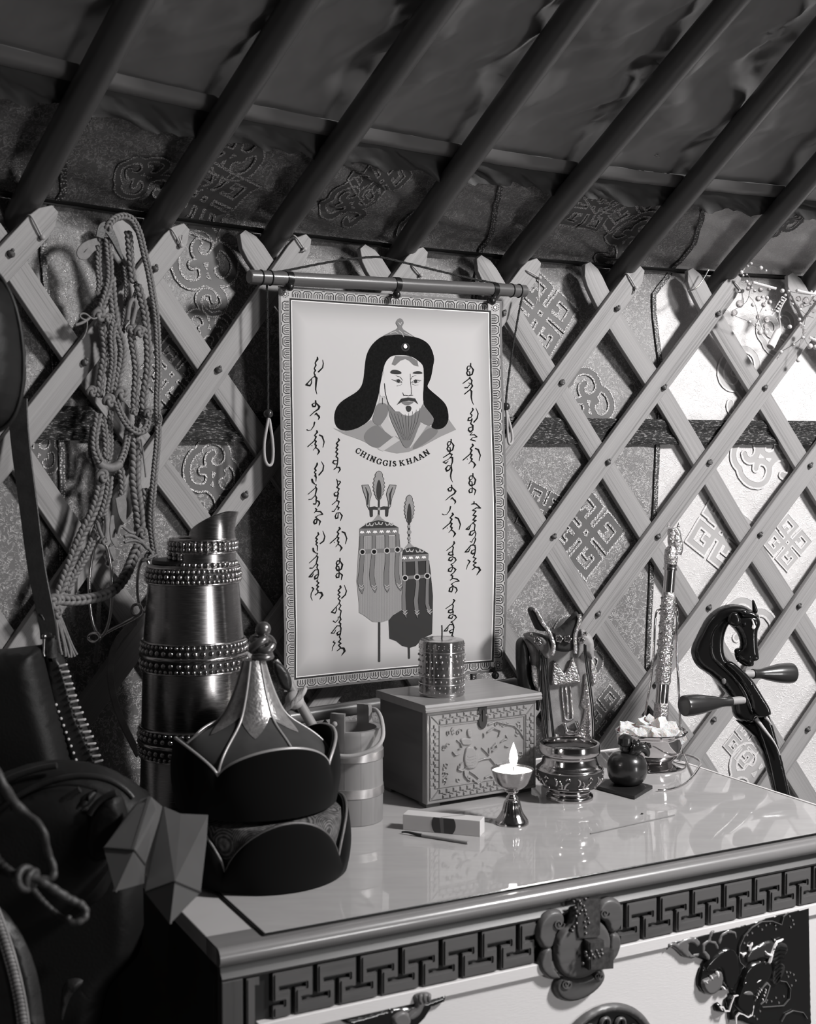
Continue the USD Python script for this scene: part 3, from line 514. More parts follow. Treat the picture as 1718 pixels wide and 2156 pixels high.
part(rd, 'sleeve', front_pillow(Rr([(800, 800), (900, 775), (1020, 740), (1100, 735), (1180, 710), (1275, 680), (1270, 715), (1210, 740), (1180, 790), (1120, 850), (900, 860)], False), IN - .0, .005, .003), M['black_lacq'], smooth=60)
part(rd, 'fist', front_pillow(Rr([(1125, 690), (1140, 675), (1190, 668), (1205, 685), (1170, 730), (1150, 770), (1100, 795), (1095, 765), (1130, 730)]), IN - .004, .005, .003), M['grey_lacq'], smooth=60)
for q in ([(1135, 690), (1150, 670), (1158, 690), (1150, 720)], [(1155, 685), (1170, 668), (1178, 688), (1168, 715)], [(1175, 685), (1190, 672), (1198, 690), (1185, 712)]): part(rd, 'finger', front_pillow(Rr(q), IN - .008, .0025, .002, .002), M['grey_lacq'], smooth=60)
part(rd, 'cuff', front_pillow(Rr([(1020, 790), (1060, 755), (1100, 760), (1110, 800), (1060, 830)]), IN - .004, .005, .003), M['mid_lacq'], smooth=60)
md = sub(cabt, 'medallion', label='round carved medallion')
mc = on_front(1280, 2118); rr = .088
part(md, 'ring', front_pillow(Point(mc[0], mc[1] - rr).buffer(rr, 40).difference(Point(mc[0], mc[1] - rr).buffer(rr - .012, 40)), IN - .001, .006, .004, .004), M['carved'], smooth=60)
part(md, 'ground', front_solid(Point(mc[0], mc[1] - rr).buffer(rr - .011, 40), IN + .002, .001), M['recess'])
for k in range(7): an = math.radians(18 + 24 * k); part(md, 'relief_scroll', front_pillow(Point(mc[0] + (rr - .026) * math.cos(an), mc[1] - rr + (rr - .026) * math.sin(an)).buffer(.010).difference(Point(mc[0] + (rr - .026) * math.cos(an), mc[1] - rr + (rr - .026) * math.sin(an)).buffer(.004)), IN - .001, .004, .003), M['carved'], smooth=60)
# ================= hanging scroll with its printed picture
M.update(paper=None, ink=mat('print_ink', .010, .85, spec=.12), print_black=mat('print_black', .006, .85, spec=.12, var=.7, vscale=260), print_dark=mat('print_dark', .035, .8, spec=.2), print_mid=mat('print_mid', .14, .55), print_grey=mat('print_grey', .24, .55), print_light=mat('print_light', .42, .55), print_skin=mat('print_skin', .56, .55), print_white=mat('print_white', .80, .5),
         rod=wood('scroll_rod', .045, .12, .35, 5, 160, coat=.3), black_cap=mat('black_fitting', .012, .3), thread=mat('dark_thread', .012, .8))
pn = {'uv': ('texture_coordinate', {}), 's': ('separate_xyz', {}), 'u1': ('math', dict(math_type='subtract', value2=.5)), 'ua': ('math', dict(math_type='absolute')), 'v1': ('math', dict(math_type='subtract', value2=.5)), 'va': ('math', dict(math_type='absolute')),
      'ru': ('map_range', dict(from_min=.36, from_max=.47, to_min=0, to_max=.55, clamp=True, range_type='smoothstep')), 'rv': ('map_range', dict(from_min=.40, from_max=.48, to_min=0, to_max=.6, clamp=True, range_type='smoothstep')),
      'mx': ('math', dict(math_type='maximum')), 'c': ('mix_color', dict(a=g(.50), b=g(.16))), 'p': ('principled_bsdf', dict(roughness=.5))}
M['paper'] = usdkit.material(stage, '/World/Looks/printed_sheet', pn, [('uv.UV', 's.vector'), ('s.x', 'u1.value1'), ('u1.value', 'ua.value1'), ('s.y', 'v1.value1'), ('v1.value', 'va.value1'), ('ua.value', 'ru.value'), ('va.value', 'rv.value'),
        ('ru.result', 'mx.value1'), ('rv.result', 'mx.value2'), ('mx.value', 'c.fac'), ('c.result', 'p.base_color')], surface='p.BSDF')
SA, SB = on_wall(585, 600, .115), on_wall(1060, 640, .115); SN = np.cross(SB - SA, (0, 0, 1.0)); SN /= np.linalg.norm(SN); SN = -SN if SN[1] > 0 else SN   # towards the viewer
lx = [(602, 586), (700, 586.5), (850, 587.5), (950, 590), (1139, 594.5), (1300, 599), (1459, 605)]; rx = [(634, 1056.5), (720, 1058), (852, 1063), (1038, 1068.5), (1150, 1068), (1201, 1067), (1300, 1064), (1413, 1060)]
lx, rx = np.array(lx, float), np.array(rx, float)
def s_px(u, v):
    yl, yr = 602 + v * 857, 634 + v * 779
    xl, xr = np.interp(yl, lx[:, 0], lx[:, 1]), np.interp(yr, rx[:, 0], rx[:, 1]); return xl + (xr - xl) * u, yl + (yr - yl) * u
def sheet_pt(u, v, off=0.0):
    p = on_plane(*s_px(u, v), SA, SN); k = .010 * math.sin(math.pi * min(1, max(0, u))) * (.3 + v) + .006 * math.sin(v * 5) * (u - .5) + .008 * max(0, v - .85) / .15 * (1 - u)
    return p + SN * (off - k)
def s_uv(x, y):
    u, v = .5, .5
    for _ in range(6):
        X, Y = s_px(u, v); u += (x - X) / 470; X, Y = s_px(u, v); v += (y - Y) / 820
    return u, v
sc = thing('hanging_scroll', sheet_pt(.5, 1.0), 'tall paper hanging scroll printed with a bearded man in a fur hat', 'scroll')
us, vs = np.linspace(0, 1, 40), np.linspace(0, 1, 60)
top = sheet(lambda u, v: sheet_pt(u, v), us, vs); bot = top.copy(); bot.vertices = bot.vertices - SN * .0012; bot.invert()
uvv = np.array([(u, v) for v in vs for u in us]); sheetm = trimesh.util.concatenate([top, bot])
part(sc, 'printed_sheet', sheetm, M['paper'], smooth=True, uv=np.vstack([uvv, uvv]))
LAY = [0]
def printed(name, poly, m, lay):
    out = []; qs_ = [q for q in polys(poly.simplify(.07)) if q.area >= .3]
    for q in qs_:
        if q.area < .3: continue
        loops = [np.asarray(q.exterior.coords)[:-1]] + [np.asarray(i.coords)[:-1] for i in q.interiors]
        mm = clean(manifold3d.Manifold.extrude(manifold3d.CrossSection(loops, manifold3d.FillRule.EvenOdd), .2).refine_to_length(22))
        mm = remap(mm, lambda a, b, c: sheet_pt(*s_uv(a, b), .00013 * lay + .0006 * c)); out.append(fix(mm))
    if 0 < len(out) <= 14:
        for o in out: part(sc, name, o, m)
    elif out: part(sc, name, out, m, kind='stuff')
# border: corner rosettes, arches, rules
def edge_strip(t0, t1, inner):                                     # frame of the sheet between insets (px) from its edge
    def ring(d): return Polygon([s_px(d / 470, d / 820), s_px(1 - d / 470, d / 820), *[s_px(1 - d / 470, k) for k in np.linspace(0, 1, 12)[1:-1]], s_px(1 - d / 470, 1 - d / 820), s_px(d / 470, 1 - d / 820), *[s_px(d / 470, k) for k in np.linspace(1, 0, 12)[1:-1]]])
    return ring(t0).difference(ring(t1))
printed('printed_margin', edge_strip(0, 5, 0), M['print_mid'], 1)
printed('printed_border', edge_strip(5, 23, 0), M['print_light'], 1)
printed('printed_rule', edge_strip(22.5, 26.5, 0), M['print_dark'], 1)
printed('printed_light_rule', edge_strip(26.5, 28.5, 0), M['print_white'], 1)
arch = []
def arch_at(p, ex, ey):                                            # ex along the edge, ey into the sheet
    f = lambda a, b: (p[0] + ex[0] * a + ey[0] * b, p[1] + ex[1] * a + ey[1] * b)
    for k, (w, t, wd) in enumerate(((9.6, 2.0, 1.6), (6.3, 5.2, 1.0))): arch.append(LineString([f(-w, 16.5), f(-w, t + 5), f(-w + 3.6, t + .6), f(w - 3.6, t + .6), f(w, t + 5), f(w, 16.5)]).buffer(wd * .55, join_style=2, cap_style=2))
    for a in (-2.2, 2.2): arch.append(LineString([f(a, 8), f(a, 16.5)]).buffer(.95, cap_style=2))
    arch.append(LineString([f(8.8, .6), f(15.0, .6)]).buffer(.6, cap_style=2))
def run(n, P, into):
    for k in range(n):
        c = np.array(P((k + .5) / n)); d = np.array(P((k + .6) / n)) - c; L_ = np.linalg.norm(np.array(P((k + 1) / n)) - np.array(P(k / n))); d = d / np.linalg.norm(d) * (L_ / 24); arch_at(c, d, np.array(into(c)))
dd = 5 / 470; ins = 27 / 470
run(18, lambda t: s_px(ins + t * (1 - 2 * ins), 5 / 820), lambda c: (0, 1)); run(18, lambda t: s_px(ins + t * (1 - 2 * ins), 1 - 5 / 820), lambda c: (0, -1))
run(32, lambda t: s_px(dd, ins * .6 + t * (1 - 1.2 * ins)), lambda c: (1, 0)); run(32, lambda t: s_px(1 - dd, ins * .6 + t * (1 - 1.2 * ins)), lambda c: (-1, 0))
printed('printed_arches', unary_union(arch), M['print_dark'], 2)
ros, rin = [], []
for u, v in ((14 / 470, 15 / 820), (1 - 14 / 470, 15 / 820), (14 / 470, 1 - 15 / 820), (1 - 14 / 470, 1 - 15 / 820)):
    x, y = s_px(u, v); ros.append(Point(x, y).buffer(4.2).difference(Point(x, y).buffer(3.0))); rin.append(Point(x, y).buffer(2.6))
    for k in range(12): ros.append(Point(x + 7.4 * math.cos(k * .5236), y + 7.4 * math.sin(k * .5236)).buffer(1.05))
printed('printed_rosette', unary_union(ros), M['print_dark'], 3); printed('printed_rosette_centre', unary_union(rin), M['print_white'], 3)
# portrait (traced in photo pixels from the print)
P = lambda pts, s=True: sm([(680 + x / 5.369, 640 + y / 5.369) for x, y in pts]) if s else Polygon([(680 + x / 5.369, 640 + y / 5.369) for x, y in pts]).buffer(0)
S = lambda pts: stroke([(680 + x / 5.369, 640 + y / 5.369, w / 5.369) for x, y, w in pts])
printed('printed_robe', P([(120, 1400), (250, 1440), (440, 1390), (560, 1310), (670, 1370), (850, 1490), (1000, 1600), (1200, 1360), (1310, 1415), (1440, 1300), (1525, 1420), (1350, 1500), (1150, 1610), (1000, 1670), (860, 1690), (680, 1650), (450, 1540), (250, 1470)], False), M['print_grey'], 2)
printed('printed_robe_shadow', P([(620, 1370), (700, 1420), (820, 1500), (700, 1600), (600, 1620), (480, 1500)], True).union(P([(1240, 1400), (1320, 1430), (1200, 1560), (1040, 1640), (1100, 1520)], True)), M['print_mid'], 3)
printed('printed_lapel', P([(670, 1370), (740, 1270), (830, 1420), (860, 1490), (800, 1500), (720, 1440)], False).union(P([(640, 1640), (830, 1490), (890, 1540), (700, 1665)], False)).union(P([(1130, 1340), (1205, 1360), (1120, 1490), (1010, 1630), (1000, 1600)], False)), M['print_light'], 4)
printed('printed_neck', P([(660, 1040), (735, 1060), (770, 1250), (750, 1330), (640, 1200)], False), M['print_light'], 3)
printed('printed_collar_fur', P([(640, 1130), (730, 1130), (750, 1240), (700, 1330), (660, 1370), (600, 1350), (580, 1300), (600, 1220)]).union(P([(1160, 1160), (1230, 1230), (1270, 1310), (1240, 1370), (1140, 1340), (1120, 1260)])), M['print_mid'], 5)
printed('printed_hat', P([(700, 360), (640, 390), (560, 470), (510, 570), (490, 680), (470, 860), (440, 940), (380, 1000), (250, 1080), (170, 1160), (140, 1250), (145, 1340), (180, 1400), (250, 1430), (350, 1420), (440, 1385), (540, 1310), (590, 1220), (620, 1120), (650, 1000), (670, 860), (690, 760), (710, 680), (760, 610), (820, 580), (1000, 590), (1090, 640), (1140, 690), (1155, 780), (1155, 920), (1150, 1060), (1170, 1150), (1240, 1240), (1275, 1310), (1250, 1385), (1310, 1415), (1390, 1390), (1435, 1310), (1430, 1210), (1400, 1130), (1300, 1030), (1210, 950), (1200, 920), (1230, 850), (1260, 700), (1270, 620), (1240, 510), (1180, 430), (1060, 375), (960, 360), (880, 345), (780, 350)]), M['print_black'], 6)
printed('printed_face', P([(710, 690), (760, 610), (820, 585), (1000, 590), (1090, 640), (1140, 690), (1155, 800), (1160, 1000), (1150, 1130), (1110, 1200), (1070, 1220), (1030, 1255), (960, 1260), (910, 1240), (880, 1215), (830, 1210), (760, 1130), (735, 1060), (715, 900), (700, 800)]), M['print_skin'], 5)
printed('printed_ear', P([(700, 770), (672, 870), (655, 990), (672, 1042), (705, 1042), (735, 1060), (715, 900)]), M['print_skin'], 5)
printed('printed_beard', P([(755, 1130), (830, 1210), (880, 1215), (910, 1240), (960, 1260), (1030, 1255), (1070, 1220), (1110, 1200), (1150, 1130), (1160, 1200), (1130, 1320), (1080, 1450), (1000, 1615), (950, 1620), (900, 1540), (830, 1400), (770, 1250)]), M['print_mid'], 7)
printed('printed_beard_hair', unary_union([S([(780 + 42 * k, 1200 + 50 * math.sin(k * .42 + .3), 3), (830 + 32 * k, 1330 + 30 * math.sin(k * .4), 5), (930 + 9 * k, 1540, 2)]) for k in range(9)]), M['print_dark'], 8)
printed('printed_forelock', P([(830, 585), (1000, 590), (1080, 640), (1095, 705), (1040, 690), (990, 640), (945, 620), (890, 640), (830, 695), (790, 680)], False), M['print_mid'], 8)
printed('printed_brow', P([(775, 770), (800, 745), (890, 762), (900, 785), (800, 788)]).union(P([(1030, 780), (1060, 762), (1110, 760), (1140, 780), (1110, 790)])), M['print_dark'], 8)
feat = [S([(790, 852, 3), (830, 864, 6), (870, 850, 7), (910, 885, 4)]), S([(1015, 885, 4), (1060, 855, 7), (1125, 865, 4)]), S([(830, 870, 3), (870, 888, 4), (910, 885, 3)]), S([(1020, 885, 3), (1065, 893, 4), (1110, 875, 3)]), S([(840, 810, 3), (890, 825, 4), (915, 860, 4)]), S([(1010, 850, 4), (1025, 818, 4), (1070, 808, 3)]),
        S([(850, 925, 3), (890, 918, 3), (910, 900, 3)]), S([(1020, 900, 3), (1060, 918, 3), (1095, 912, 3)]), S([(1003, 790, 4), (1005, 870, 4), (1015, 960, 4), (1018, 1020, 6)]), S([(918, 1000, 4), (930, 1032, 8), (950, 1030, 6), (985, 1036, 7), (1005, 1030, 8), (1035, 1030, 4)]), S([(710, 900, 8), (718, 990, 8), (735, 1060, 6), (760, 1130, 5), (830, 1210, 4)]), S([(690, 1060, 4), (690, 1130, 4)])]
printed('printed_feature_line', unary_union(feat), M['print_dark'], 9)
printed('printed_iris', Point(680 + 868 / 5.369, 640 + 868 / 5.369).buffer(3.6).union(Point(680 + 1064 / 5.369, 640 + 872 / 5.369).buffer(3.4)), M['print_dark'], 9)
printed('printed_moustache', P([(850, 1142), (880, 1100), (900, 1070), (980, 1055), (1060, 1068), (1095, 1132), (1050, 1100), (990, 1092), (920, 1100)], False).union(P([(985, 1150), (1015, 1165), (1010, 1205), (985, 1220), (960, 1195), (958, 1160)])), M['print_dark'], 9)
printed('printed_lip', P([(905, 1105), (1000, 1100), (1042, 1108), (1000, 1138), (935, 1136)]), M['print_mid'], 8)
printed('printed_hat_peak', P([(690, 358), (830, 287), (920, 285), (1060, 378), (960, 372), (860, 350)], False), M['print_mid'], 5); printed('printed_hat_knob', P([(880, 160), (915, 185), (920, 225), (905, 260), (915, 285), (845, 285), (858, 260), (840, 225), (845, 185)]), M['print_mid'], 6)
printed('printed_peak_scroll', unary_union([S([(770, 330, 6), (830, 310, 8), (860, 330, 6)]), S([(870, 300, 8), (900, 320, 8), (925, 370, 6)]), S([(930, 320, 6), (990, 350, 8), (1020, 365, 6)]), S([(865, 205, 6), (885, 235, 8), (900, 205, 6)])]), M['print_light'], 7)
printed('printed_jewel', Point(680 + 945 / 5.369, 640 + 485 / 5.369).buffer(9).difference(Point(680 + 945 / 5.369, 640 + 485 / 5.369).buffer(6)), M['print_dark'], 7); printed('printed_jewel_glint', P([(925, 465), (945, 450), (965, 480), (955, 500), (930, 495)]), M['print_white'], 8)
# lettering: CHINGGIS KHAAN in slab capitals along an arc
def cap(ch):
    w = .17; R_ = lambda a, b, c, d: sbox(a, b, c, d); ser = lambda x, y: sbox(x - .19, y, x + .19, y + .09)
    stem = lambda x: unary_union([sbox(x - w / 2 - .01, 0, x + w / 2 + .01, 1), ser(x, 0), ser(x, .91)])
    if ch == 'I': return stem(.2), .40
    if ch == 'H': return unary_union([stem(.2), stem(.78), R_(.2, .45, .78, .56)]), .98
    if ch == 'N': return unary_union([stem(.2), stem(.82), LineString([(.16, .96), (.86, .04)]).buffer(.09, cap_style=2)]), 1.02
    if ch == 'K': return unary_union([stem(.2), LineString([(.25, .42), (.78, .95)]).buffer(.065, cap_style=2), LineString([(.40, .55), (.84, .04)]).buffer(.09, cap_style=2), ser(.82, 0), ser(.76, .91)]), 1.0
    if ch == 'A': return unary_union([LineString([(.14, .03), (.48, .97)]).buffer(.05, cap_style=2), LineString([(.48, .97), (.84, .03)]).buffer(.10, cap_style=2), R_(.3, .28, .72, .37), ser(.16, 0), ser(.84, 0)]), .98
    if ch in 'CG':
        o = affinity.scale(Point(.45, .5).buffer(.5, 24), .92, 1.02).difference(affinity.scale(Point(.47, .5).buffer(.36, 24), .8, 1.12)); o = o.difference(Polygon([(.5, .5), (1.2, .82), (1.2, .25 if ch == 'C' else .45)])); o = o.union(R_(.74, .66, .84, .98))
        return (o.union(R_(.66, .06, .84, .45)).union(R_(.56, .40, .95, .48)) if ch == 'G' else o), .95
    if ch == 'S': return stroke([(.62, .76, .12), (.5, .92, .13), (.28, .9, .15), (.18, .72, .18), (.36, .55, .2), (.58, .40, .2), (.62, .2, .17), (.42, .06, .14), (.2, .1, .13), (.13, .27, .12)]), .75
ltr = []
pos = [('C', 420, 1662), ('H', 478, 1698), ('I', 533, 1728), ('N', 588, 1752), ('G', 660, 1780), ('G', 732, 1797), ('I', 786, 1804), ('S', 833, 1805), ('K', 920, 1796), ('H', 1000, 1777), ('A', 1068, 1752), ('A', 1130, 1722), ('N', 1192, 1682)]
for i, (ch, x, y) in enumerate(pos):
    a, b = pos[max(0, i - 1)], pos[min(len(pos) - 1, i + 1)]; an = math.degrees(math.atan2(b[2] - a[2], b[1] - a[1])); s, w = cap(ch)
    s = affinity.translate(s, -w / 2, -.5); s = affinity.scale(s, 64 / 5.369, -64 / 5.369, origin=(0, 0)); s = affinity.rotate(s, an, origin=(0, 0)); ltr.append(affinity.translate(s, 680 + x / 5.369, 640 + y / 5.369))
printed('printed_letter', unary_union(ltr), M['ink'], 4)
# two banners
P = lambda pts, s=True: sm([(720 + x / 4.9, 980 + y / 4.9) for x, y in pts]) if s else Polygon([(720 + x / 4.9, 980 + y / 4.9) for x, y in pts]).buffer(0)
S = lambda pts: stroke([(720 + x / 4.9, 980 + y / 4.9, w / 4.9) for x, y, w in pts])
stripe = {'geo': ('geometry', {}), 'w': ('wave_texture', dict(wave_type='bands', bands_direction='x', scale=210)), 'r': ('rgb_ramp', dict(ramp=[(.2, g(.16)), (.6, g(.30))])), 'p': ('principled_bsdf', dict(roughness=.55))}
M['print_stripe'] = usdkit.material(stage, '/World/Looks/print_stripe', stripe, [('geo.position', 'w.vector'), ('w.fac', 'r.fac'), ('r.color', 'p.base_color')], surface='p.BSDF')
printed('printed_pole', S([(420, 1630, 24), (432, 2030, 24)]).union(S([(730, 1890, 22), (735, 1995, 22)])), M['print_dark'], 2)
printed('printed_banner', P([(650, 990), (925, 985), (940, 1090), (965, 1350), (960, 1745), (870, 1790), (800, 1870), (740, 1890), (660, 1870), (600, 1820), (530, 1795), (515, 1590), (570, 1545), (655, 1495), (660, 1250)], False), M['print_dark'], 3)
printed('printed_banner', P([(205, 735), (195, 900), (180, 1200), (205, 1420), (208, 1525), (250, 1545), (310, 1590), (350, 1620), (440, 1625), (520, 1600), (570, 1540), (655, 1495), (660, 1250), (640, 900), (620, 730)], False), M['print_stripe'], 4)
printed('printed_banner_cap', P([(205, 652), (300, 590), (400, 565), (500, 585), (610, 642)], False).union(P([(650, 930), (660, 875), (710, 850), (790, 845), (860, 875), (920, 912)], False)), M['print_dark'], 5)
printed('printed_cap_scroll', unary_union([S([(cx - 40, cy - 10, 8), (cx - 30, cy + 12, 10), (cx - 8, cy + 10, 8), (cx, cy - 15, 8), (cx + 8, cy + 10, 8), (cx + 30, cy + 12, 10), (cx + 40, cy - 10, 8)]) for cx, cy in ((405, 600), (310, 612), (515, 606), (725, 880), (830, 885))]), M['print_light'], 6)
printed('printed_dome', P([(340, 575), (365, 550), (400, 505), (440, 550), (472, 572), (405, 560)], False).union(P([(672, 858), (700, 825), (722, 790), (750, 825), (785, 850), (725, 840)], False)), M['print_grey'], 5)
printed('printed_band', P([(205, 655), (611, 642), (611, 716), (205, 733)], False).union(P([(650, 932), (920, 916), (916, 984), (650, 1000)], False)), M['print_mid'], 5)
printed('printed_band_pattern', unary_union([S([(x - 18, y + 8, 8), (x - 8, y - 8, 12), (x, y + 10, 12), (x + 10, y - 8, 12), (x + 20, y + 8, 8)]) for x, y in [(230 + 68 * k, 690 - 1.6 * k) for k in range(6)] + [(672 + 66 * k, 958 - 3 * k) for k in range(4)]]), M['print_white'], 6)
rib = [[(228, 735, 34), (228, 880, 34), (235, 940, 40), (225, 1100, 46), (215, 1200, 50), (230, 1270, 52), (238, 1325, 6)], [(355, 730, 34), (355, 880, 34), (348, 960, 38), (335, 1130, 46), (350, 1230, 50), (368, 1270, 44), (372, 1312, 6)], [(488, 725, 34), (490, 870, 34), (500, 930, 36), (488, 1120, 46), (488, 1230, 48), (496, 1270, 44), (500, 1310, 6)], [(600, 720, 34), (605, 870, 34), (598, 950, 34), (595, 1120, 40), (610, 1220, 46), (628, 1260, 40), (638, 1295, 6)],
       [(795, 1000, 32), (802, 1150, 32), (808, 1230, 32), (792, 1400, 38), (800, 1490, 40), (808, 1575, 6)], [(908, 995, 30), (910, 1140, 30), (905, 1300, 30), (905, 1430, 34), (925, 1500, 36), (940, 1548, 6)], [(672, 1010, 26), (676, 1160, 26), (668, 1350, 34), (672, 1480, 40), (695, 1575, 6)]]
printed('printed_ribbon_edge', unary_union([S([(x, y, w + 7) for x, y, w in q]) for q in rib]), M['ink'], 5); printed('printed_ribbon', unary_union([S(q) for q in rib]), M['print_mid'], 6)
printed('printed_chevron', unary_union([S([(x - 22, y - 10, 6), (x, y + 12, 6), (x + 22, y - 10, 6)]) for x, y in [(228, 1245), (228, 1270), (362, 1250), (364, 1275), (494, 1248), (496, 1272), (620, 1232), (628, 1255), (680, 1510), (684, 1535), (803, 1510), (806, 1535), (925, 1500), (932, 1522)]]), M['print_light'], 7)
printed('printed_belt', S([(225, 893, 44), (640, 872, 40)]).union(S([(670, 1165, 36), (925, 1142, 36)])), M['print_mid'], 7)
rs = [(236, 895), (358, 893), (492, 882), (600, 872), (680, 1165), (802, 1155), (905, 1143)]
printed('printed_stud', unary_union([Point(720 + x / 4.9, 980 + y / 4.9).buffer(6.6).difference(Point(720 + x / 4.9, 980 + y / 4.9).buffer(4.4)) for x, y in rs]), M['print_light'], 8); printed('printed_stud_core', unary_union([Point(720 + x / 4.9, 980 + y / 4.9).buffer(4.4) for x, y in rs]), M['ink'], 8)
def leaf(cx, y0, y1, w):
    o = []; n = 14
    for k in range(n + 1):
        t = k / n; o.append((cx + w * math.sin(math.pi * (.12 + .82 * t)) ** .8 * (1.0 if k % 2 else .76), y0 + (y1 - y0) * (t ** .9)))
    r = [(cx, y0 - 10)] + o + [(cx, y1 + 14)]; l = [(2 * cx - x, y) for x, y in reversed(o)]; return P(r + l, False), P([(cx, y0 + (y1 - y0) * .28), (cx + w * .42, y0 + (y1 - y0) * .58), (cx + 10, y1), (cx - 10, y1), (cx - w * .42, y0 + (y1 - y0) * .58)], True)
L1, L2 = leaf(403, 70, 350, 62), leaf(720, 318, 590, 52)
sl = P([(228, 208), (292, 203), (312, 250), (325, 300), (305, 370), (303, 430), (318, 470), (285, 420), (272, 340), (245, 270)], False); sr = affinity.scale(sl, -1, 1, origin=(720 + 405 / 4.9, 0))
printed('printed_finial_edge', unary_union([q.buffer(1.1) for q in (L1[0], L2[0], sl, sr)]), M['print_dark'], 3); printed('printed_finial', unary_union([L1[0], L2[0], sl, sr]), M['print_grey'], 4)
printed('printed_finial_core', unary_union([L1[1], L2[1], S([(265, 230, 8), (290, 300, 20), (288, 400, 14)]), S([(545, 230, 8), (520, 300, 20), (522, 400, 14)]), S([(406, 360, 18), (406, 520, 18)]), S([(310, 445, 30), (360, 440, 34), (406, 450, 22), (450, 440, 34), (500, 440, 30)]), S([(325, 460, 34), (328, 520, 30)]), S([(490, 460, 34), (488, 515, 30)]), S([(718, 600, 20), (722, 800, 18)])]), M['print_dark'], 5)
printed('printed_finial_bead', unary_union([Point(720 + x / 4.9, 980 + y / 4.9).buffer(r) for x, y, r in ((718, 630, 3.2), (722, 690, 4.4), (720, 752, 3.6), (724, 785, 2.6), (406, 450, 3))]), M['print_grey'], 6)
# vertical script columns
WORD3 = [[(300, 1335, 20), (312, 1355, 22), (262, 1410, 14), (290, 1435, 20), (262, 1490, 16), (290, 1510, 22), (268, 1560, 16), (292, 1580, 22), (280, 1615, 16), (320, 1640, 14), (345, 1680, 24), (315, 1735, 8)], [(270, 1490, 14), (145, 1600, 14)], [(275, 1620, 10), (240, 1660, 8)], [(350, 1405, 18), (395, 1425, 20), (430, 1520, 14), (410, 1610, 8)], [(215, 1583, 12), (217, 1584, 12)]]
WORD2 = [[(278, 830, 20), (285, 880, 20), (270, 925, 18), (235, 925, 20), (220, 895, 20), (240, 870, 10), (290, 865, 12), (345, 930, 28), (325, 970, 24), (250, 1020, 14), (185, 1080, 12)], [(265, 1065, 10), (290, 1040, 22), (300, 1055, 20), (335, 1088, 24), (345, 1110, 20), (325, 1145, 8)], [(262, 1190, 20), (250, 1250, 14), (200, 1320, 8), (150, 1330, 10), (130, 1315, 16)]]
OG = [[(262, 225, 18), (262, 270, 18), (215, 270, 14), (195, 310, 18), (210, 350, 20), (250, 320, 10), (255, 280, 8)], [(210, 350, 20), (190, 400, 20), (215, 445, 22), (250, 430, 18), (245, 375, 12), (205, 370, 10)], [(265, 275, 14), (310, 340, 24), (290, 420, 22), (240, 450, 18)]]
OGT = [[(240, 450, 16), (252, 480, 14), (245, 570, 18), (205, 575, 20), (190, 540, 18), (215, 500, 12), (260, 490, 14), (310, 530, 22), (290, 615, 8)]]
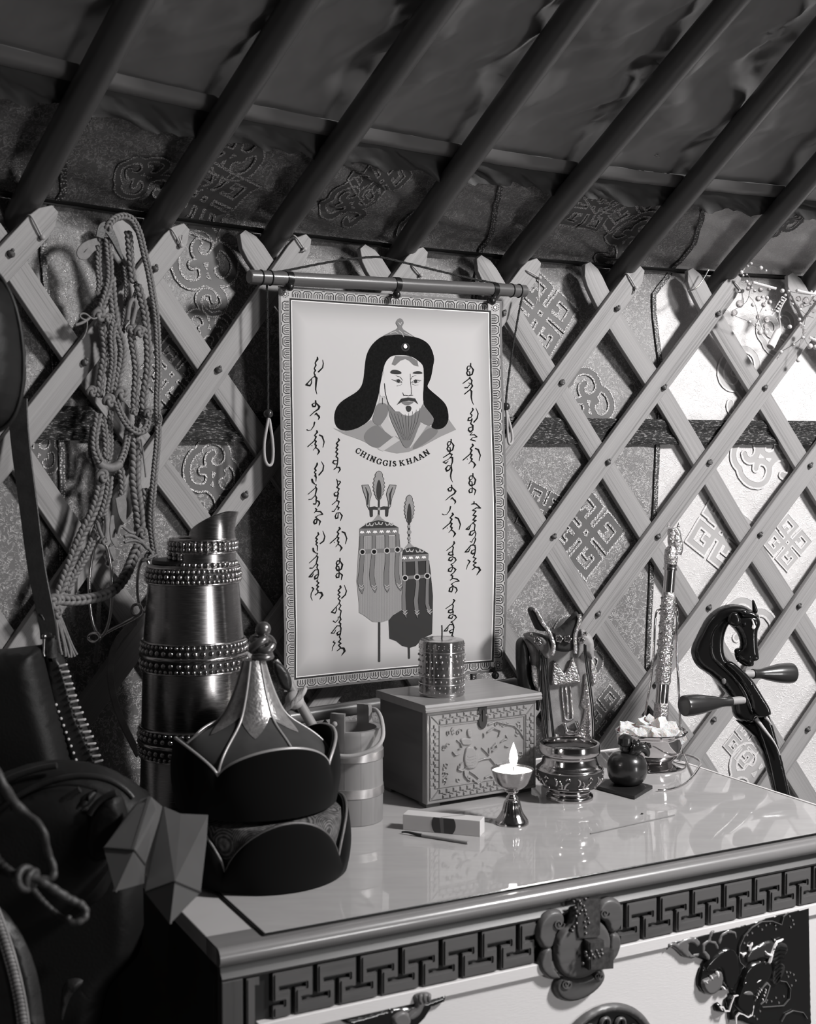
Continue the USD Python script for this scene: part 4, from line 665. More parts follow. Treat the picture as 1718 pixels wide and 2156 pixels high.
cols = [(630, 740, 7.986, [[(310, 95, 14), (312, 130, 26), (270, 190, 12), (285, 230, 18), (255, 285, 12), (275, 320, 20), (250, 360, 12), (270, 400, 20)], [(400, 140, 5), (412, 200, 12), (400, 270, 16), (330, 340, 22)], [(270, 415, 14), (225, 440, 12), (150, 520, 14), (115, 560, 24), (180, 575, 20), (208, 530, 14), (210, 470, 8)], [(265, 415, 20), (295, 450, 28), (285, 540, 22), (280, 640, 14), (300, 715, 5)]] + WORD2 + WORD3 + [[(310, 1880, 20), (312, 1900, 22), (270, 1970, 20), (290, 2000, 20), (262, 2030, 12), (290, 2060, 18), (268, 2090, 12), (298, 2120, 14), (292, 2156, 8)], [(385, 1850, 5), (425, 1920, 14), (410, 2000, 18), (345, 2075, 20)]]),
  (630, 990, 7.7, [[(270, 60, 14), (285, 110, 14), (282, 180, 8)], [(215, 150, 26), (225, 190, 24), (265, 228, 10), (290, 235, 8), (275, 270, 12), (295, 300, 20), (280, 370, 16), (270, 400, 12), (295, 450, 20), (285, 480, 14), (290, 520, 12), (275, 550, 16), (245, 545, 18)], [(275, 285, 12), (150, 390, 10)], [(270, 410, 12), (210, 470, 10), (165, 475, 14)], [(290, 490, 14), (335, 510, 20), (345, 540, 20), (315, 595, 8)], [(260, 690, 8), (280, 665, 14), (300, 640, 16), (280, 620, 16)], [(285, 668, 12), (360, 670, 18), (400, 715, 16), (330, 730, 8), (280, 760, 14), (310, 790, 16), (295, 860, 16), (265, 870, 20), (250, 840, 20), (270, 800, 14), (320, 795, 12), (360, 830, 20), (345, 890, 10)],
     [(325, 1015, 18), (335, 1040, 18), (285, 1100, 14), (315, 1120, 18), (288, 1155, 14), (315, 1180, 18), (290, 1200, 12), (318, 1230, 14), (315, 1310, 8)], [(405, 985, 5), (440, 1080, 14), (420, 1150, 18), (365, 1190, 18)], [(245, 1270, 22), (250, 1310, 22), (290, 1345, 10), (325, 1350, 8), (305, 1390, 14), (325, 1410, 20), (310, 1480, 18), (300, 1510, 12), (325, 1540, 20), (310, 1580, 14), (335, 1620, 14), (340, 1690, 14), (325, 1750, 14)], [(305, 1395, 12), (185, 1505, 10)], [(300, 1520, 12), (240, 1590, 10), (195, 1590, 16)], [(330, 1615, 12), (280, 1620, 12), (185, 1730, 20), (230, 1730, 16), (255, 1680, 8)], [(325, 1750, 18), (280, 1765, 22), (275, 1730, 18), (320, 1690, 10)],
     [(330, 1780, 12), (310, 1800, 14), (345, 1830, 18), (310, 1870, 14), (340, 1890, 20), (310, 1930, 14), (335, 1960, 18), (330, 1990, 14)], [(290, 2025, 14), (340, 1985, 14), (390, 1990, 24), (410, 2030, 26), (365, 2095, 8)], [(235, 1905, 16), (260, 1925, 18), (220, 2000, 10), (215, 2060, 8), (240, 2115, 6)]]),
  (690, 910, 8.63, [[(215, 120, 20), (230, 145, 22), (175, 205, 18), (205, 235, 22), (170, 285, 18), (200, 310, 20), (165, 360, 18), (200, 390, 20), (168, 440, 16), (205, 470, 16), (200, 560, 16), (180, 640, 14)], [(185, 515, 12), (130, 515, 18), (110, 550, 18), (150, 580, 14), (190, 570, 10)], [(135, 675, 16), (185, 635, 16), (235, 640, 22), (250, 680, 20), (215, 735, 8)], [(185, 855, 12), (200, 890, 14), (205, 960, 8), (260, 910, 14), (245, 890, 14), (200, 885, 10)], [(245, 930, 14), (190, 1000, 18), (235, 1030, 18), (210, 1080, 14), (220, 1120, 22), (200, 1160, 20), (155, 1155, 24), (140, 1120, 16), (170, 1090, 10), (215, 1095, 10)],
     [(215, 1160, 14), (190, 1240, 14), (235, 1260, 20), (220, 1320, 10), (195, 1350, 16), (235, 1370, 22), (215, 1410, 14)], [(190, 1245, 12), (105, 1320, 10)], [(195, 1360, 8), (140, 1440, 14), (110, 1440, 16)], [(222, 1470, 8), (215, 1560, 18), (180, 1570, 20), (165, 1530, 18), (190, 1470, 12), (250, 1460, 12), (295, 1520, 20), (265, 1610, 8)]]),
  (690, 1150, 8.63, OG + OGT + [[(275, 735, 30), (285, 760, 20), (235, 810, 18), (270, 850, 18), (230, 880, 14), (270, 920, 16), (235, 960, 14), (275, 1000, 16), (255, 1040, 14), (290, 1090, 14), (250, 1150, 14), (295, 1180, 16), (275, 1290, 16), (290, 1340, 20), (255, 1390, 16), (290, 1420, 20), (275, 1450, 14), (295, 1500, 18), (290, 1600, 16), (270, 1660, 14), (300, 1700, 16), (260, 1750, 18), (305, 1780, 18), (260, 1810, 16), (295, 1850, 20)], [(250, 1050, 10), (210, 1100, 10), (115, 1205, 20), (180, 1225, 18), (210, 1170, 12), (200, 1100, 8)], [(275, 1295, 16), (240, 1295, 8), (240, 1340, 8), (190, 1395, 12), (150, 1370, 16)], [(290, 1455, 14), (220, 1455, 14), (115, 1590, 14), (170, 1590, 12), (200, 1530, 8)], [(290, 1600, 16), (240, 1625, 24), (220, 1590, 18), (270, 1550, 8)], [(240, 1915, 14), (300, 1865, 16), (360, 1870, 28), (380, 1920, 28), (325, 2000, 8)], [(350, 715, 5), (390, 820, 14), (370, 890, 18), (305, 950, 20)], [(175, 1730, 10), (160, 1755, 16), (195, 1770, 16), (150, 1850, 10), (145, 1915, 5)]]),
  (925, 910, 8.986, [[(240, 360, 20), (230, 400, 18), (275, 420, 22), (265, 450, 14), (250, 480, 14), (285, 480, 22), (285, 560, 18), (262, 630, 14), (270, 720, 26), (250, 820, 18), (260, 890, 12), (290, 945, 4)], [(225, 405, 16), (120, 475, 14)], [(250, 470, 18), (210, 510, 8), (110, 565, 14), (165, 590, 16), (205, 545, 8)], [(265, 640, 16), (200, 630, 14), (160, 690, 24), (180, 735, 24), (230, 710, 18), (250, 660, 12)]]),
  (925, 1130, 9.37, [[(325, 100, 20), (335, 130, 24), (300, 180, 14), (185, 275, 12)], [(290, 190, 14), (315, 210, 18), (300, 280, 14), (305, 360, 14), (300, 400, 8), (240, 420, 18), (225, 465, 22), (270, 480, 20), (300, 440, 16)], [(300, 300, 10), (235, 310, 16), (220, 355, 20), (270, 370, 18), (310, 350, 20)], [(290, 400, 12), (345, 420, 18), (365, 465, 18), (320, 520, 10), (270, 550, 16), (300, 580, 18), (290, 600, 12), (225, 640, 18), (220, 685, 20), (270, 690, 18), (295, 640, 12), (298, 600, 10)], [(300, 600, 12), (360, 650, 22), (320, 715, 12), (265, 760, 18), (300, 780, 20), (290, 830, 14)], [(255, 860, 12), (310, 825, 14), (380, 840, 20), (425, 880, 14), (350, 890, 8), (275, 940, 14), (310, 975, 16), (245, 1020, 18), (235, 1080, 22), (280, 1095, 16), (300, 1040, 16), (305, 985, 12)], [(310, 985, 14), (365, 1010, 18), (385, 1060, 18), (350, 1120, 8)],
     [(315, 1240, 16), (335, 1265, 24), (300, 1330, 14), (170, 1425, 12)], [(300, 1340, 14), (312, 1370, 18), (300, 1440, 14), (310, 1500, 16), (300, 1540, 8), (240, 1560, 18), (225, 1605, 22), (280, 1620, 18), (300, 1580, 16)], [(300, 1440, 12), (230, 1455, 18), (220, 1500, 20), (270, 1510, 18), (310, 1480, 20)], [(300, 1545, 14), (350, 1560, 18), (370, 1600, 16), (320, 1660, 10), (270, 1690, 18), (305, 1710, 14), (300, 1740, 10)], [(315, 1745, 18), (250, 1735, 14), (140, 1870, 16), (195, 1865, 16), (220, 1800, 8)], [(315, 1745, 20), (325, 1790, 18), (315, 1870, 14), (290, 1960, 20), (325, 1980, 14)], [(310, 1890, 14), (260, 1905, 20), (240, 1870, 14), (310, 1830, 10)]]),
  (965, 750, 8.63, [[(235, 380, 20), (215, 410, 16), (110, 490, 14)], [(240, 400, 14), (270, 440, 18), (260, 490, 16), (280, 540, 22), (240, 600, 16), (140, 685, 16)], [(210, 480, 8), (245, 500, 10), (190, 570, 14), (145, 570, 18)], [(240, 600, 14), (265, 640, 24), (260, 740, 18), (275, 820, 12), (305, 880, 4)], [(285, 945, 16), (295, 970, 20), (245, 1040, 14), (275, 1070, 16), (262, 1110, 10), (215, 1120, 18), (205, 1165, 20), (255, 1170, 14), (275, 1130, 14)], [(280, 1150, 10), (250, 1220, 16), (290, 1260, 22), (290, 1340, 18), (245, 1375, 24), (210, 1340, 20), (220, 1300, 14), (270, 1285, 10)], [(280, 1380, 10), (240, 1430, 10), (320, 1425, 14), (365, 1465, 14), (290, 1475, 8), (250, 1515, 14), (340, 1540, 12)], [(345, 940, 4), (385, 1040, 14), (365, 1130, 18), (310, 1195, 20)]]),
  (965, 980, 8.63, [[(310, 655, 14), (310, 690, 20), (265, 705, 10), (340, 695, 18), (425, 775, 14), (350, 770, 14), (285, 815, 16), (345, 830, 16), (290, 905, 14), (345, 920, 20), (290, 990, 18), (345, 1000, 18), (290, 1040, 14), (325, 1080, 16), (315, 1180, 12), (250, 1200, 16), (230, 1260, 24), (270, 1270, 14), (310, 1220, 12)], [(300, 1035, 14), (240, 1090, 8), (170, 1160, 18), (215, 1165, 18), (250, 1090, 8)], [(320, 1185, 12), (340, 1240, 14), (320, 1310, 8), (335, 1340, 18), (310, 1420, 12), (280, 1440, 12)], [(300, 1320, 8), (265, 1395, 10), (240, 1385, 10)], [(320, 1450, 16), (255, 1450, 16), (150, 1575, 16), (210, 1570, 14), (240, 1500, 8)], [(320, 1450, 18), (330, 1500, 16), (325, 1580, 14), (310, 1640, 12), (290, 1670, 14), (340, 1690, 16), (290, 1750, 14), (340, 1770, 18), (290, 1810, 14), (325, 1845, 20)], [(325, 1580, 14), (285, 1610, 22), (255, 1590, 18), (270, 1545, 12), (320, 1530, 8)], [(275, 1895, 14), (325, 1850, 16), (385, 1855, 24), (410, 1900, 26), (350, 1990, 8)], [(200, 1720, 16), (235, 1745, 18), (190, 1820, 10), (170, 1890, 5)]])]
def place(strokes, src, s0, dst): return [[(dst[0] + (x - src[0]) / s0, dst[1] + (y - src[1]) / s0, w / s0) for x, y, w in q] for q in strokes]
ink = [stroke([(ox + x / s, oy + y / s, w * 1.18 / s) for x, y, w in q]) for ox, oy, s, Q in cols for q in Q]
WORD3 = [[(x, y, w * 1.18) for x, y, w in q] for q in WORD3]
for d in ((718.4, 1111), (956.7, 1080.8), (998, 935.4)): ink += [stroke(q) for q in place(WORD3, (300, 1335), 7.986, d)]
ink += [stroke(q) for q in place(WORD2, (278, 830), 7.986, (954.8, 1021.8))]
for d, tail in (((953.7, 924.5), 0), ((993.4, 765), 0), ((998.8, 996.8), 1)): ink += [stroke(q) for q in place(OG + (OGT if tail else []), (262, 225), 8.63, d)]
printed('printed_script', unary_union(ink), M['ink'], 4)
# rods, ties, cords
def rod(a, b, r, parent): 
    d = (b - a) / np.linalg.norm(b - a); m = lathe([(r * .86, 0), (r, r * .2), (r, np.linalg.norm(b - a) - r * .2), (r * .86, np.linalg.norm(b - a))], a, 28, d); part(parent, 'rod', m, M['rod'], smooth=35, uvaxis=d); return d
RA, RB = on_plane(524, 583, SA + SN * .004, SN), on_plane(1106, 613, SA + SN * .004, SN); rd_ = rod(RA, RB, .0118, sc)
BA, BB = on_plane(604, 1512, SA + SN * .004, SN), on_plane(1086, 1440, SA + SN * .004, SN); rod(BA, BB, .0125, sc)
for px, py, kx, ky in ((607, 588, 610, 604), (834, 600, 835, 621), (1039, 611, 1036, 634)):
    c = on_plane(px, py, SA + SN * .004, SN); t = np.clip((c - RA) @ rd_, 0, 9); c = RA + rd_ * t
    part(sc, 'loop', lathe([(.0123, -.0055), (.0131, -.0055), (.0131, .0055), (.0123, .0055)], c, 24, rd_), M['black_cap'], smooth=35)
    k = on_plane(kx, ky, SA + SN * .014, SN); part(sc, 'knob', [ball(k, .0072, 2), sweep([c - np.array([0, 0, .012]), k], .0035, 8)], M['black_cap'], smooth=60)
for px, py in ((630, 1492), (850, 1475), (1043, 1422)): k = on_plane(px, py, SA + SN * .012, SN); part(sc, 'knob', [ball(k, .0072, 2), sweep([k, k + np.array([0, 0, .014]) - SN * .006], .0035, 8)], M['black_cap'], smooth=60)
for px, py in ((549, 584), (569, 585), (1076, 611), (1092, 612)): c = on_plane(px, py, SA + SN * .004, SN); c = RA + rd_ * ((c - RA) @ rd_); part(sc, 'binding_thread', tor(c, .0122, .0012, rd_, 24, 6), M['thread'], smooth=60)
hook = on_wall(800, 541, .085)
for q in ([(560, 575), (600, 570), (660, 558), (740, 545), (800, 541)], [(800, 541), (860, 555), (930, 572), (1000, 588), (1076, 602)]):
    pp = [on_plane(x, y, SA - SN * (.012 if 560 < x < 1070 else -.008), SN) for x, y in q]; part(sc, 'hanging_cord', braid(pp, .0022, 3, 5, .003), M['thread'], smooth=60)
M['bead_dark'] = mat('cord_bead', .025, .25, coat=.5)
for q, bead, lp in (([(562, 592), (563, 680), (564, 780), (564, 866)], (565, 871), [(565, 880), (558, 920), (556, 950), (562, 977), (570, 979), (575, 955), (572, 915), (567, 882)]), ([(1100, 622), (1085, 700), (1070, 800), (1065, 850)], (1065, 856), [(1065, 864), (1068, 900), (1073, 935), (1078, 930), (1074, 895), (1067, 866)])):
    of = -.02 if bead[0] > 900 else .0
    part(sc, 'side_cord', braid([on_plane(x, y, SA + SN * of, SN) for x, y in q], .0022, 3, 5, .003), M['thread'], smooth=60)
    c = on_plane(*bead, SA + SN * of, SN); part(sc, 'bead', ball(c, .0085, 2, (.9, .9, 1.05)) if 0 else ball(c, .008, 2), M['bead_dark'], smooth=True)
    part(sc, 'cord_loop', sweep(spline([on_plane(x, y, SA + SN * (of + .002), SN) for x, y in lp], 40), .0026, 8), M['cord'], smooth=60)
# ================= things on the cabinet top
TOP = ZT + .0031
M.update(gold=mat('gilt_brocade', .42, .34, metal=.75, bump=.6, bscale=260, bdist=.0015, var=.3, vscale=120), velvet=mat('black_velvet', .0035, .9, sheen=.06, spec=.1), grey_velvet=mat('grey_velvet', .032, .8, var=.45, vscale=26, sheen=.12), piping=mat('gilt_piping', .42, .4, metal=.4), dark_piping=mat('dull_gilt_piping', .16, .35, metal=.6, bump=.8, bscale=900),
    knot_gilt=mat('gilt_knot', .22, .3, metal=.8), brass=mat('brass', .42, .2, metal=1.0, var=.18, vscale=60, rvar=.4), bright=mat('bright_brass', .55, .12, metal=1.0, var=.1, vscale=80), steel=mat('bright_steel', .75, .08, metal=1.0), silver=mat('chased_silver', .62, .2, metal=1.0, var=.6, vscale=330, bump=1.0, bscale=260, bdist=.004), silver_plain=mat('silver_tube', .62, .16, metal=1.0),
    wax=mat('white_wax', .85, .35, subsurface_weight=.3), candle_metal=mat('metallic_candle', .40, .15, metal=.9, rvar=.4, vscale=50), candle_relief=mat('candle_relief', .50, .2, metal=.9), wick=mat('wick', .02, .9), jug_metal=None, jug_dark=mat('jug_lid', .05, .45, metal=.6), jug_bead=mat('jug_bead', .55, .16, metal=1.0),
    chest=wood('chest_wood', .19, .28, .42, 4, 50, coat=.25, ring=.3), chest_side=wood('chest_shaded_wood', .045, .09, .4, 5, 45, coat=.2), chest_relief=mat('chest_relief', .25, .38, coat=.25), bucket=wood('bucket_wood', .16, .24, .5, 4, 40, coat=.1, ring=.2), hoop=mat('hoop_metal', .75, .3, metal=.9, var=.2, vscale=30), card=mat('white_card', .62, .45), print_disc=mat('printed_disc', .05, .5), bark=mat('stick', .30, .6), tip=mat('stick_tip', .02, .6),  # chest sides: same wood, darkened in colour for the side turned from the light
    pot=wood('turned_dark_wood', .010, .022, .28, 8, 80, coat=.4), lacquer=wood('dark_stand_wood', .010, .018, .4), sugar=mat('sugar_lump', .72, .75, bump=.7, bscale=500, bdist=.002, subsurface_weight=.15), leather=mat('saddle_leather', .28, .6, var=.3, vscale=40, bump=.3, bscale=500), leather_d=mat('dark_leather', .02, .45, var=.4, vscale=30, bump=.3, bscale=300), leather_b=mat('black_leather', .009, .55, spec=.35, bump=.3, bscale=250), suede=mat('dark_suede', .028, .8), lacing=mat('leather_lacing', .012, .5),
    black_gloss=mat('black_gloss_lacquer', .006, .2, coat=.35), peg=wood('peg_wood', .012, .032, .3, 6, 90, coat=.5), peg_shaft=mat('peg_shaft', .33, .5), hair=mat('horsehair', .5, .4), rawhide=mat('braided_rawhide', .19, .62, var=.25, vscale=120, bump=.3, bscale=700), ring=mat('bit_metal', .55, .18, metal=1.0), satin_rib=mat('satin_ribbon', .062, .45, sheen=.3, var=.1, vscale=20), patt=None, pearl=mat('pearl_bead', .62, .15, coat=.6), stitch=mat('white_stitch', .55, .7))
# patterned brocade of the lower hat: printed rosettes
pt = {'geo': ('geometry', {}), 'v': ('voronoi_texture', dict(scale=20, randomness=.35)), 'w': ('math', dict(math_type='multiply', value2=120)), 's': ('math', dict(math_type='sine')), 'n': ('noise_texture', dict(scale=140, detail=3)), 'ad': ('math', dict(math_type='multiply_add', value2=.25)), 'r': ('rgb_ramp', dict(ramp=[(.25, g(.03)), (.55, g(.10)), (.8, g(.20))])), 'p': ('principled_bsdf', dict(roughness=.6))}
M['patt'] = usdkit.material(stage, '/World/Looks/rosette_brocade', pt, [('geo.position', 'v.vector'), ('geo.position', 'n.vector'), ('v.distance', 'w.value1'), ('w.value', 's.value1'), ('s.value', 'ad.value1'), ('n.fac', 'ad.value3'), ('ad.value', 'r.fac'), ('r.color', 'p.base_color')], surface='p.BSDF')
jm = {'t': ('tangent', dict(direction_type='radial', axis='z')), 'geo': ('geometry', {}), 'm': ('mapping', dict(scale=(60, 60, 900))), 'n': ('noise_texture', dict(scale=1, detail=2)), 'r': ('map_range', dict(from_min=.3, from_max=.7, to_min=.17, to_max=.25)), 'p': ('principled_bsdf', dict(base_color=g(.30), metallic=1.0, anisotropic=.7, anisotropic_rotation=.0))}
M['jug_metal'] = usdkit.material(stage, '/World/Looks/brushed_jug_metal', jm, [('geo.position', 'm.vector'), ('m.vector', 'n.vector'), ('n.fac', 'r.value'), ('r.result', 'p.roughness'), ('t.tangent', 'p.tangent')], surface='p.BSDF')
def axis_at(px, py, z=TOP): p = at_z(px, py, z); return p
def zpx(py, y): return -(py - HZ) / F * y                            # height of a photo row at distance y
def turned(o, rows, px_c=None, n=48, smooth_n=0):
    """Lathe profile from photo rows: (row, half width px) measured at the axis distance."""
    y = o[1]; pr = [(w / F * y, zpx(r, y)) for r, w in rows]
    if smooth_n: pr = smooth_prof(pr, smooth_n)
    return lathe([(max(r, 1e-5), z) for r, z in pr], (o[0], o[1], 0), n)
def px_tube(rows, y, r, n=8, k=40): return sweep(spline([at_y(a, b, y) for a, b in rows], k), r, n)
# ---- hats
def hat(name, label, cen, zb, rad, zn, zt, tilt, crown_m, pipe_m, crown, lobes, cc=None):
    """Hat with an upturned velvet brim of petals; zb brim base, zn notch height, zt petal top."""
    o = thing(name, (cen[0], cen[1], zb), label, 'hat'); c = np.array([cen[0], cen[1], 0.0])
    th = np.linspace(0, 2 * np.pi, 160, endpoint=False)
    def top(t):
        k = abs(math.sin((t - tilt) * lobes / 2)); return zn + (zt - zn) * k ** .62
    def rr(t, v): return rad * (.965 + .045 * math.sin(v * math.pi) + .012 * abs(math.sin((t - tilt) * lobes / 2)) ** .7 * v)
    vs_ = np.linspace(0, 1, 14)
    outer = [[c + np.array([rr(t, v) * math.cos(t), rr(t, v) * math.sin(t), zb + (top(t) - zb) * v]) for t in th] for v in vs_]
    inner = [[c + np.array([(rr(t, v) - .007) * math.cos(t), (rr(t, v) - .007) * math.sin(t), zb + .003 + (top(t) - zb) * v * .985]) for t in th] for v in vs_[::-1]]
    part(o, 'brim', loft(np.array(outer + inner), caps=False, closed=True) if 0 else fix(loft(np.array(outer + inner), closed=True)), M['velvet'], smooth=50)
    edge = np.array([c + np.array([(rr(t, 1) - .0022) * math.cos(t), (rr(t, 1) - .0022) * math.sin(t), top(t) + .0005]) for t in np.linspace(0, 2 * np.pi, 400, endpoint=False)])
    part(o, 'piping', sweep(edge, .0023, 8, True), pipe_m, smooth=60)
    cc = cen if cc is None else cc; cr = part(o, 'crown', lathe(crown, (cc[0], cc[1], 0), 72), crown_m, smooth=50)
    return o, c, cr
HC = at_z(560, 1834); HY = HC[1]
lower_crown = [(.095, TOP + .020), (.101, TOP + .04), (.103, TOP + .068), (.101, TOP + .082), (.088, TOP + .0875), (.0005, TOP + .088)]
lh, hc, _ = hat('brimmed_hat', 'hat with a rosette-patterned crown, underneath the grey spired hat at the cabinet corner', HC, TOP + .002, .1135, TOP + .022, TOP + .090, math.radians(248), M['patt'], M['dark_piping'], lower_crown, 4)
UC = np.array([HC[0] - .016, HC[1] + .01, 0]); uy = UC[1]
uz = lambda py: zpx(py, uy)
crown = smooth_prof([(.1010, uz(1660)), (.1015, uz(1612)), (.0965, uz(1580)), (.0730, uz(1545)), (.0455, uz(1515)), (.0335, uz(1488)), (.0235, uz(1450)), (.0165, uz(1415)), (.0125, uz(1392))], 44)
UB = at_y(540, 1690, uy); UB[2] = 0
uh, ub_, ucr = hat('spired_hat', 'grey velvet hat with a gilded spire and knot, stacked on top of the other hat', UB, uz(1690), .1125, uz(1606), uz(1548), math.radians(250), M['grey_velvet'], M['piping'], [tuple(q) for q in crown], 4, cc=UC); uc = np.array([UC[0], UC[1], 0.0])
def crown_r(z): return float(np.interp(z, crown[::-1, 1][::-1] if crown[0, 1] > crown[-1, 1] else crown[:, 1], crown[:, 0] if crown[0, 1] < crown[-1, 1] else crown[::-1, 0]))
th = np.linspace(0, 2 * np.pi, 144, endpoint=False); rings = []
for v in np.linspace(0, 1, 30):
    ring = []
    for t in th:
        k = abs(((t - math.radians(278)) / (2 * np.pi) * 6 + .5) % 1 - .5) * 2; zlow = uz(1538) + (uz(1502) - uz(1538)) * k; z = zlow + (uz(1390) - zlow) * v
        ring.append(uc + np.array([(crown_r(z) + .0012) * math.cos(t), (crown_r(z) + .0012) * math.sin(t), z]))
    rings.append(ring)
part(uh, 'gilded_tip', fix(loft(np.array(rings))), M['gold'], smooth=50)
for k in range(6):
    t = math.radians(250 + 60 * k); zz = np.linspace(uz(1600), uz(1392), 40)
    part(uh, 'seam_piping', sweep(np.array([uc + np.array([(crown_r(z) + .0014) * math.cos(t + .10 * (z - zz[0]) * 8), (crown_r(z) + .0014) * math.sin(t + .10 * (z - zz[0]) * 8), z]) for z in zz]), .0018, 8), M['piping'], smooth=60)
kx = lambda px, py, d=0: at_y(px, py, uy - d)
fin = sub(uh, 'knot_finial')
part(fin, 'collar', [tor(kx(553, 1383), .0115, .0042, n=36), tor(kx(553, 1376), .0108, .0034, n=36)], M['knot_gilt'], smooth=60)
t = np.linspace(0, 2 * np.pi, 140, endpoint=False); kc = kx(550, 1357)
part(fin, 'knot', sweep(np.stack([kc[0] + (.0098 + .0048 * np.cos(3 * t)) * np.cos(2 * t), kc[1] + (.0098 + .0048 * np.cos(3 * t)) * np.sin(2 * t), kc[2] + .0075 * np.sin(3 * t)], 1), .0058, 10, True), M['knot_gilt'], smooth=60)
part(fin, 'knob', [ball(kx(554, 1325), .0105, 3, (1, 1, 1)), lathe([(.007, -.012), (.008, 0)], kx(554, 1330), 20)], M['knot_gilt'], smooth=True)
# two pointed satin tails hanging over the cabinet's left edge (they belong to the lower hat)
def tails(facets, folds):
    """A folded ribbon: flat facets through photo points (x, y, distance), each with thickness."""
    ms_ = []
    for f in facets:
        p = np.array([at_y(1 * (x / 2.852), 1400 + y / 2.852, d) for x, y, d in f]); n = np.cross(p[1] - p[0], p[2] - p[0]); n /= np.linalg.norm(n); n = n if n[1] > 0 else -n
        ms_.append(trimesh.convex.convex_hull(np.vstack([p, p + n * .0035])))
    o = part(lh, 'ribbon_tail', ms_, M['satin_rib'])
    for q in folds: part(o, 'fold_edge', sweep(np.array([at_y(x / 2.852, 1400 + y / 2.852, d - .0008) for x, y, d in q]), .0011, 6), M['suede'])
a1, a2, a3 = (622, 1098, 1.425), (805, 1112, 1.410), (872, 1200, 1.425)
tails([[(800, 848, 1.475), (848, 805, 1.478), (905, 790, 1.47), (935, 868, 1.462), a2, a1], [(905, 790, 1.47), (975, 850, 1.50), (955, 935, 1.49), a3, a2, (935, 868, 1.462)], [a1, a2, (692, 1360, 1.385)], [a2, a3, (865, 1312, 1.415), (692, 1360, 1.385)]], [[a1, a2], [a2, a3]])
b1, b2, b3, bt = (870, 1365, 1.40), (1050, 1300, 1.385), (1205, 1365, 1.40), (1020, 1556, 1.375)
tails([[(935, 905, 1.515), (985, 850, 1.52), (1085, 893, 1.505), b2, b1], [(1085, 893, 1.505), (1250, 900, 1.515), (1240, 1060, 1.48), b3, b2], [b1, b2, bt], [b2, b3, bt]], [[b1, b2], [b2, b3]])
# ---- stick with wrapped cord behind the hat
stp = thing('wrapped_stick', at_y(668, 1580, 1.86), 'short pale-bound stick with a cord knot, leaning behind the grey hat', 'stick')
part(stp, 'stick', sweep(spline([at_y(580, 1390, 1.86), at_y(625, 1470, 1.86), at_y(690, 1585, 1.86)], 30), np.r_[np.linspace(.004, .008, 8), np.full(22, .0075)], 12), M['chest'], smooth=50, uvaxis=(.4, 0, -.9))
part(stp, 'dark_tip', px_solid(pillow(sm([(578, 1392), (600, 1405), (613, 1430), (612, 1450), (598, 1452), (584, 1430), (576, 1408)]), .008, 8, 4), 1.85), M['leather_d'], smooth=60)
wr_ = []
for k in range(6): wr_.append(tor(at_y(606 + k * 5.4, 1480 - k * 4.2 + 4, 1.845), .0135 - abs(k - 2.5) * .0012, .0034, (.8, .1, -.6), 30))
part(stp, 'cord_knot', wr_ + [ball(at_y(620, 1474, 1.845), .0135, 2)], M['cord'], smooth=60)
# ---- metal jug
JP = at_z(411, 1736); jy = JP[1]; jug = thing('metal_jug', (JP[0], JP[1], TOP), 'tall brushed metal jug with beaded bands and an upright spout', 'jug'); jc = np.array([JP[0], JP[1], 0])
jrows = [(1736 - 4, 118), (1640, 114), (1580, 112), (1530, 111), (1400, 107), (1345, 105), (1225, 95), (1190, 92)]
part(jug, 'body', turned(JP, [(1733, 0.1)] + jrows + [(1186, 88), (1184, 40), (1183, .1)], n=72), M['jug_metal'], smooth=30)
jr = lambda py: float(np.interp(py, [r for r, w in jrows][::-1], [w for r, w in jrows][::-1])) / F * jy
def beads(py, r, n, px_r, cc=jc): z = zpx(py, jy); return [ball(cc + np.array([r * math.cos(2 * np.pi * k / n), r * math.sin(2 * np.pi * k / n), z]), px_r, 1) for k in range(n)]
def ringp(py, r, t, cc=jc, asp=1.0): return tor(cc + np.array([0, 0, zpx(py, jy)]), r, t, n=72)
for rows in (((1197, 1208, 1218),), ((1352, 1364, 1376, 1389, 1401),), ((1533, 1545, 1558, 1571, 1582),)):
    rows = rows[0]; o = part(jug, 'band', lathe([(jr(rows[-1] + 8), zpx(rows[-1] + 6, jy)), (jr(rows[-1]) + .0022, zpx(rows[-1] + 5, jy)), (jr(rows[0]) + .0022, zpx(rows[0] - 5, jy)), (jr(rows[0]), zpx(rows[0] - 6, jy))], jc, 72), M['jug_dark'], smooth=40)
    bm_ = []
    for i, py in enumerate(rows):
        if len(rows) == 5 and i == 2: bm_.append(ringp(py, jr(py) + .003, .0032)); continue
        bm_ += beads(py, jr(py) + .0028, 58 - (i % 2) * 17, .0030 if i % 2 == 0 else .0042)
    bm_ += [ringp(rows[0] - 6, jr(rows[0]) + .002, .0016), ringp(rows[-1] + 6, jr(rows[-1]) + .002, .0016)]
    part(o, 'bead_rows', bm_, M['jug_bead'], smooth=True, kind='stuff')
cc = jc + np.array([.0165, -.012, 0]); rc = .0485
part(jug, 'collar', lathe([(rc, zpx(1192, jy)), (rc, zpx(1138, jy)), (rc - .004, zpx(1136, jy)), (rc - .006, zpx(1150, jy)), (.001, zpx(1150, jy))], cc, 60), M['jug_metal'], smooth=30)
bm_ = []
for py in (1142, 1152, 1184): bm_ += [ball(cc + np.array([(rc + .001) * math.cos(2 * np.pi * k / 34), (rc + .001) * math.sin(2 * np.pi * k / 34), zpx(py, jy)]), .0040, 1) for k in range(34)]
bm_ += [ringp(1134, rc, .0022, cc), ringp(1160, rc, .0018, cc), ringp(1192, rc + .001, .0022, cc)]
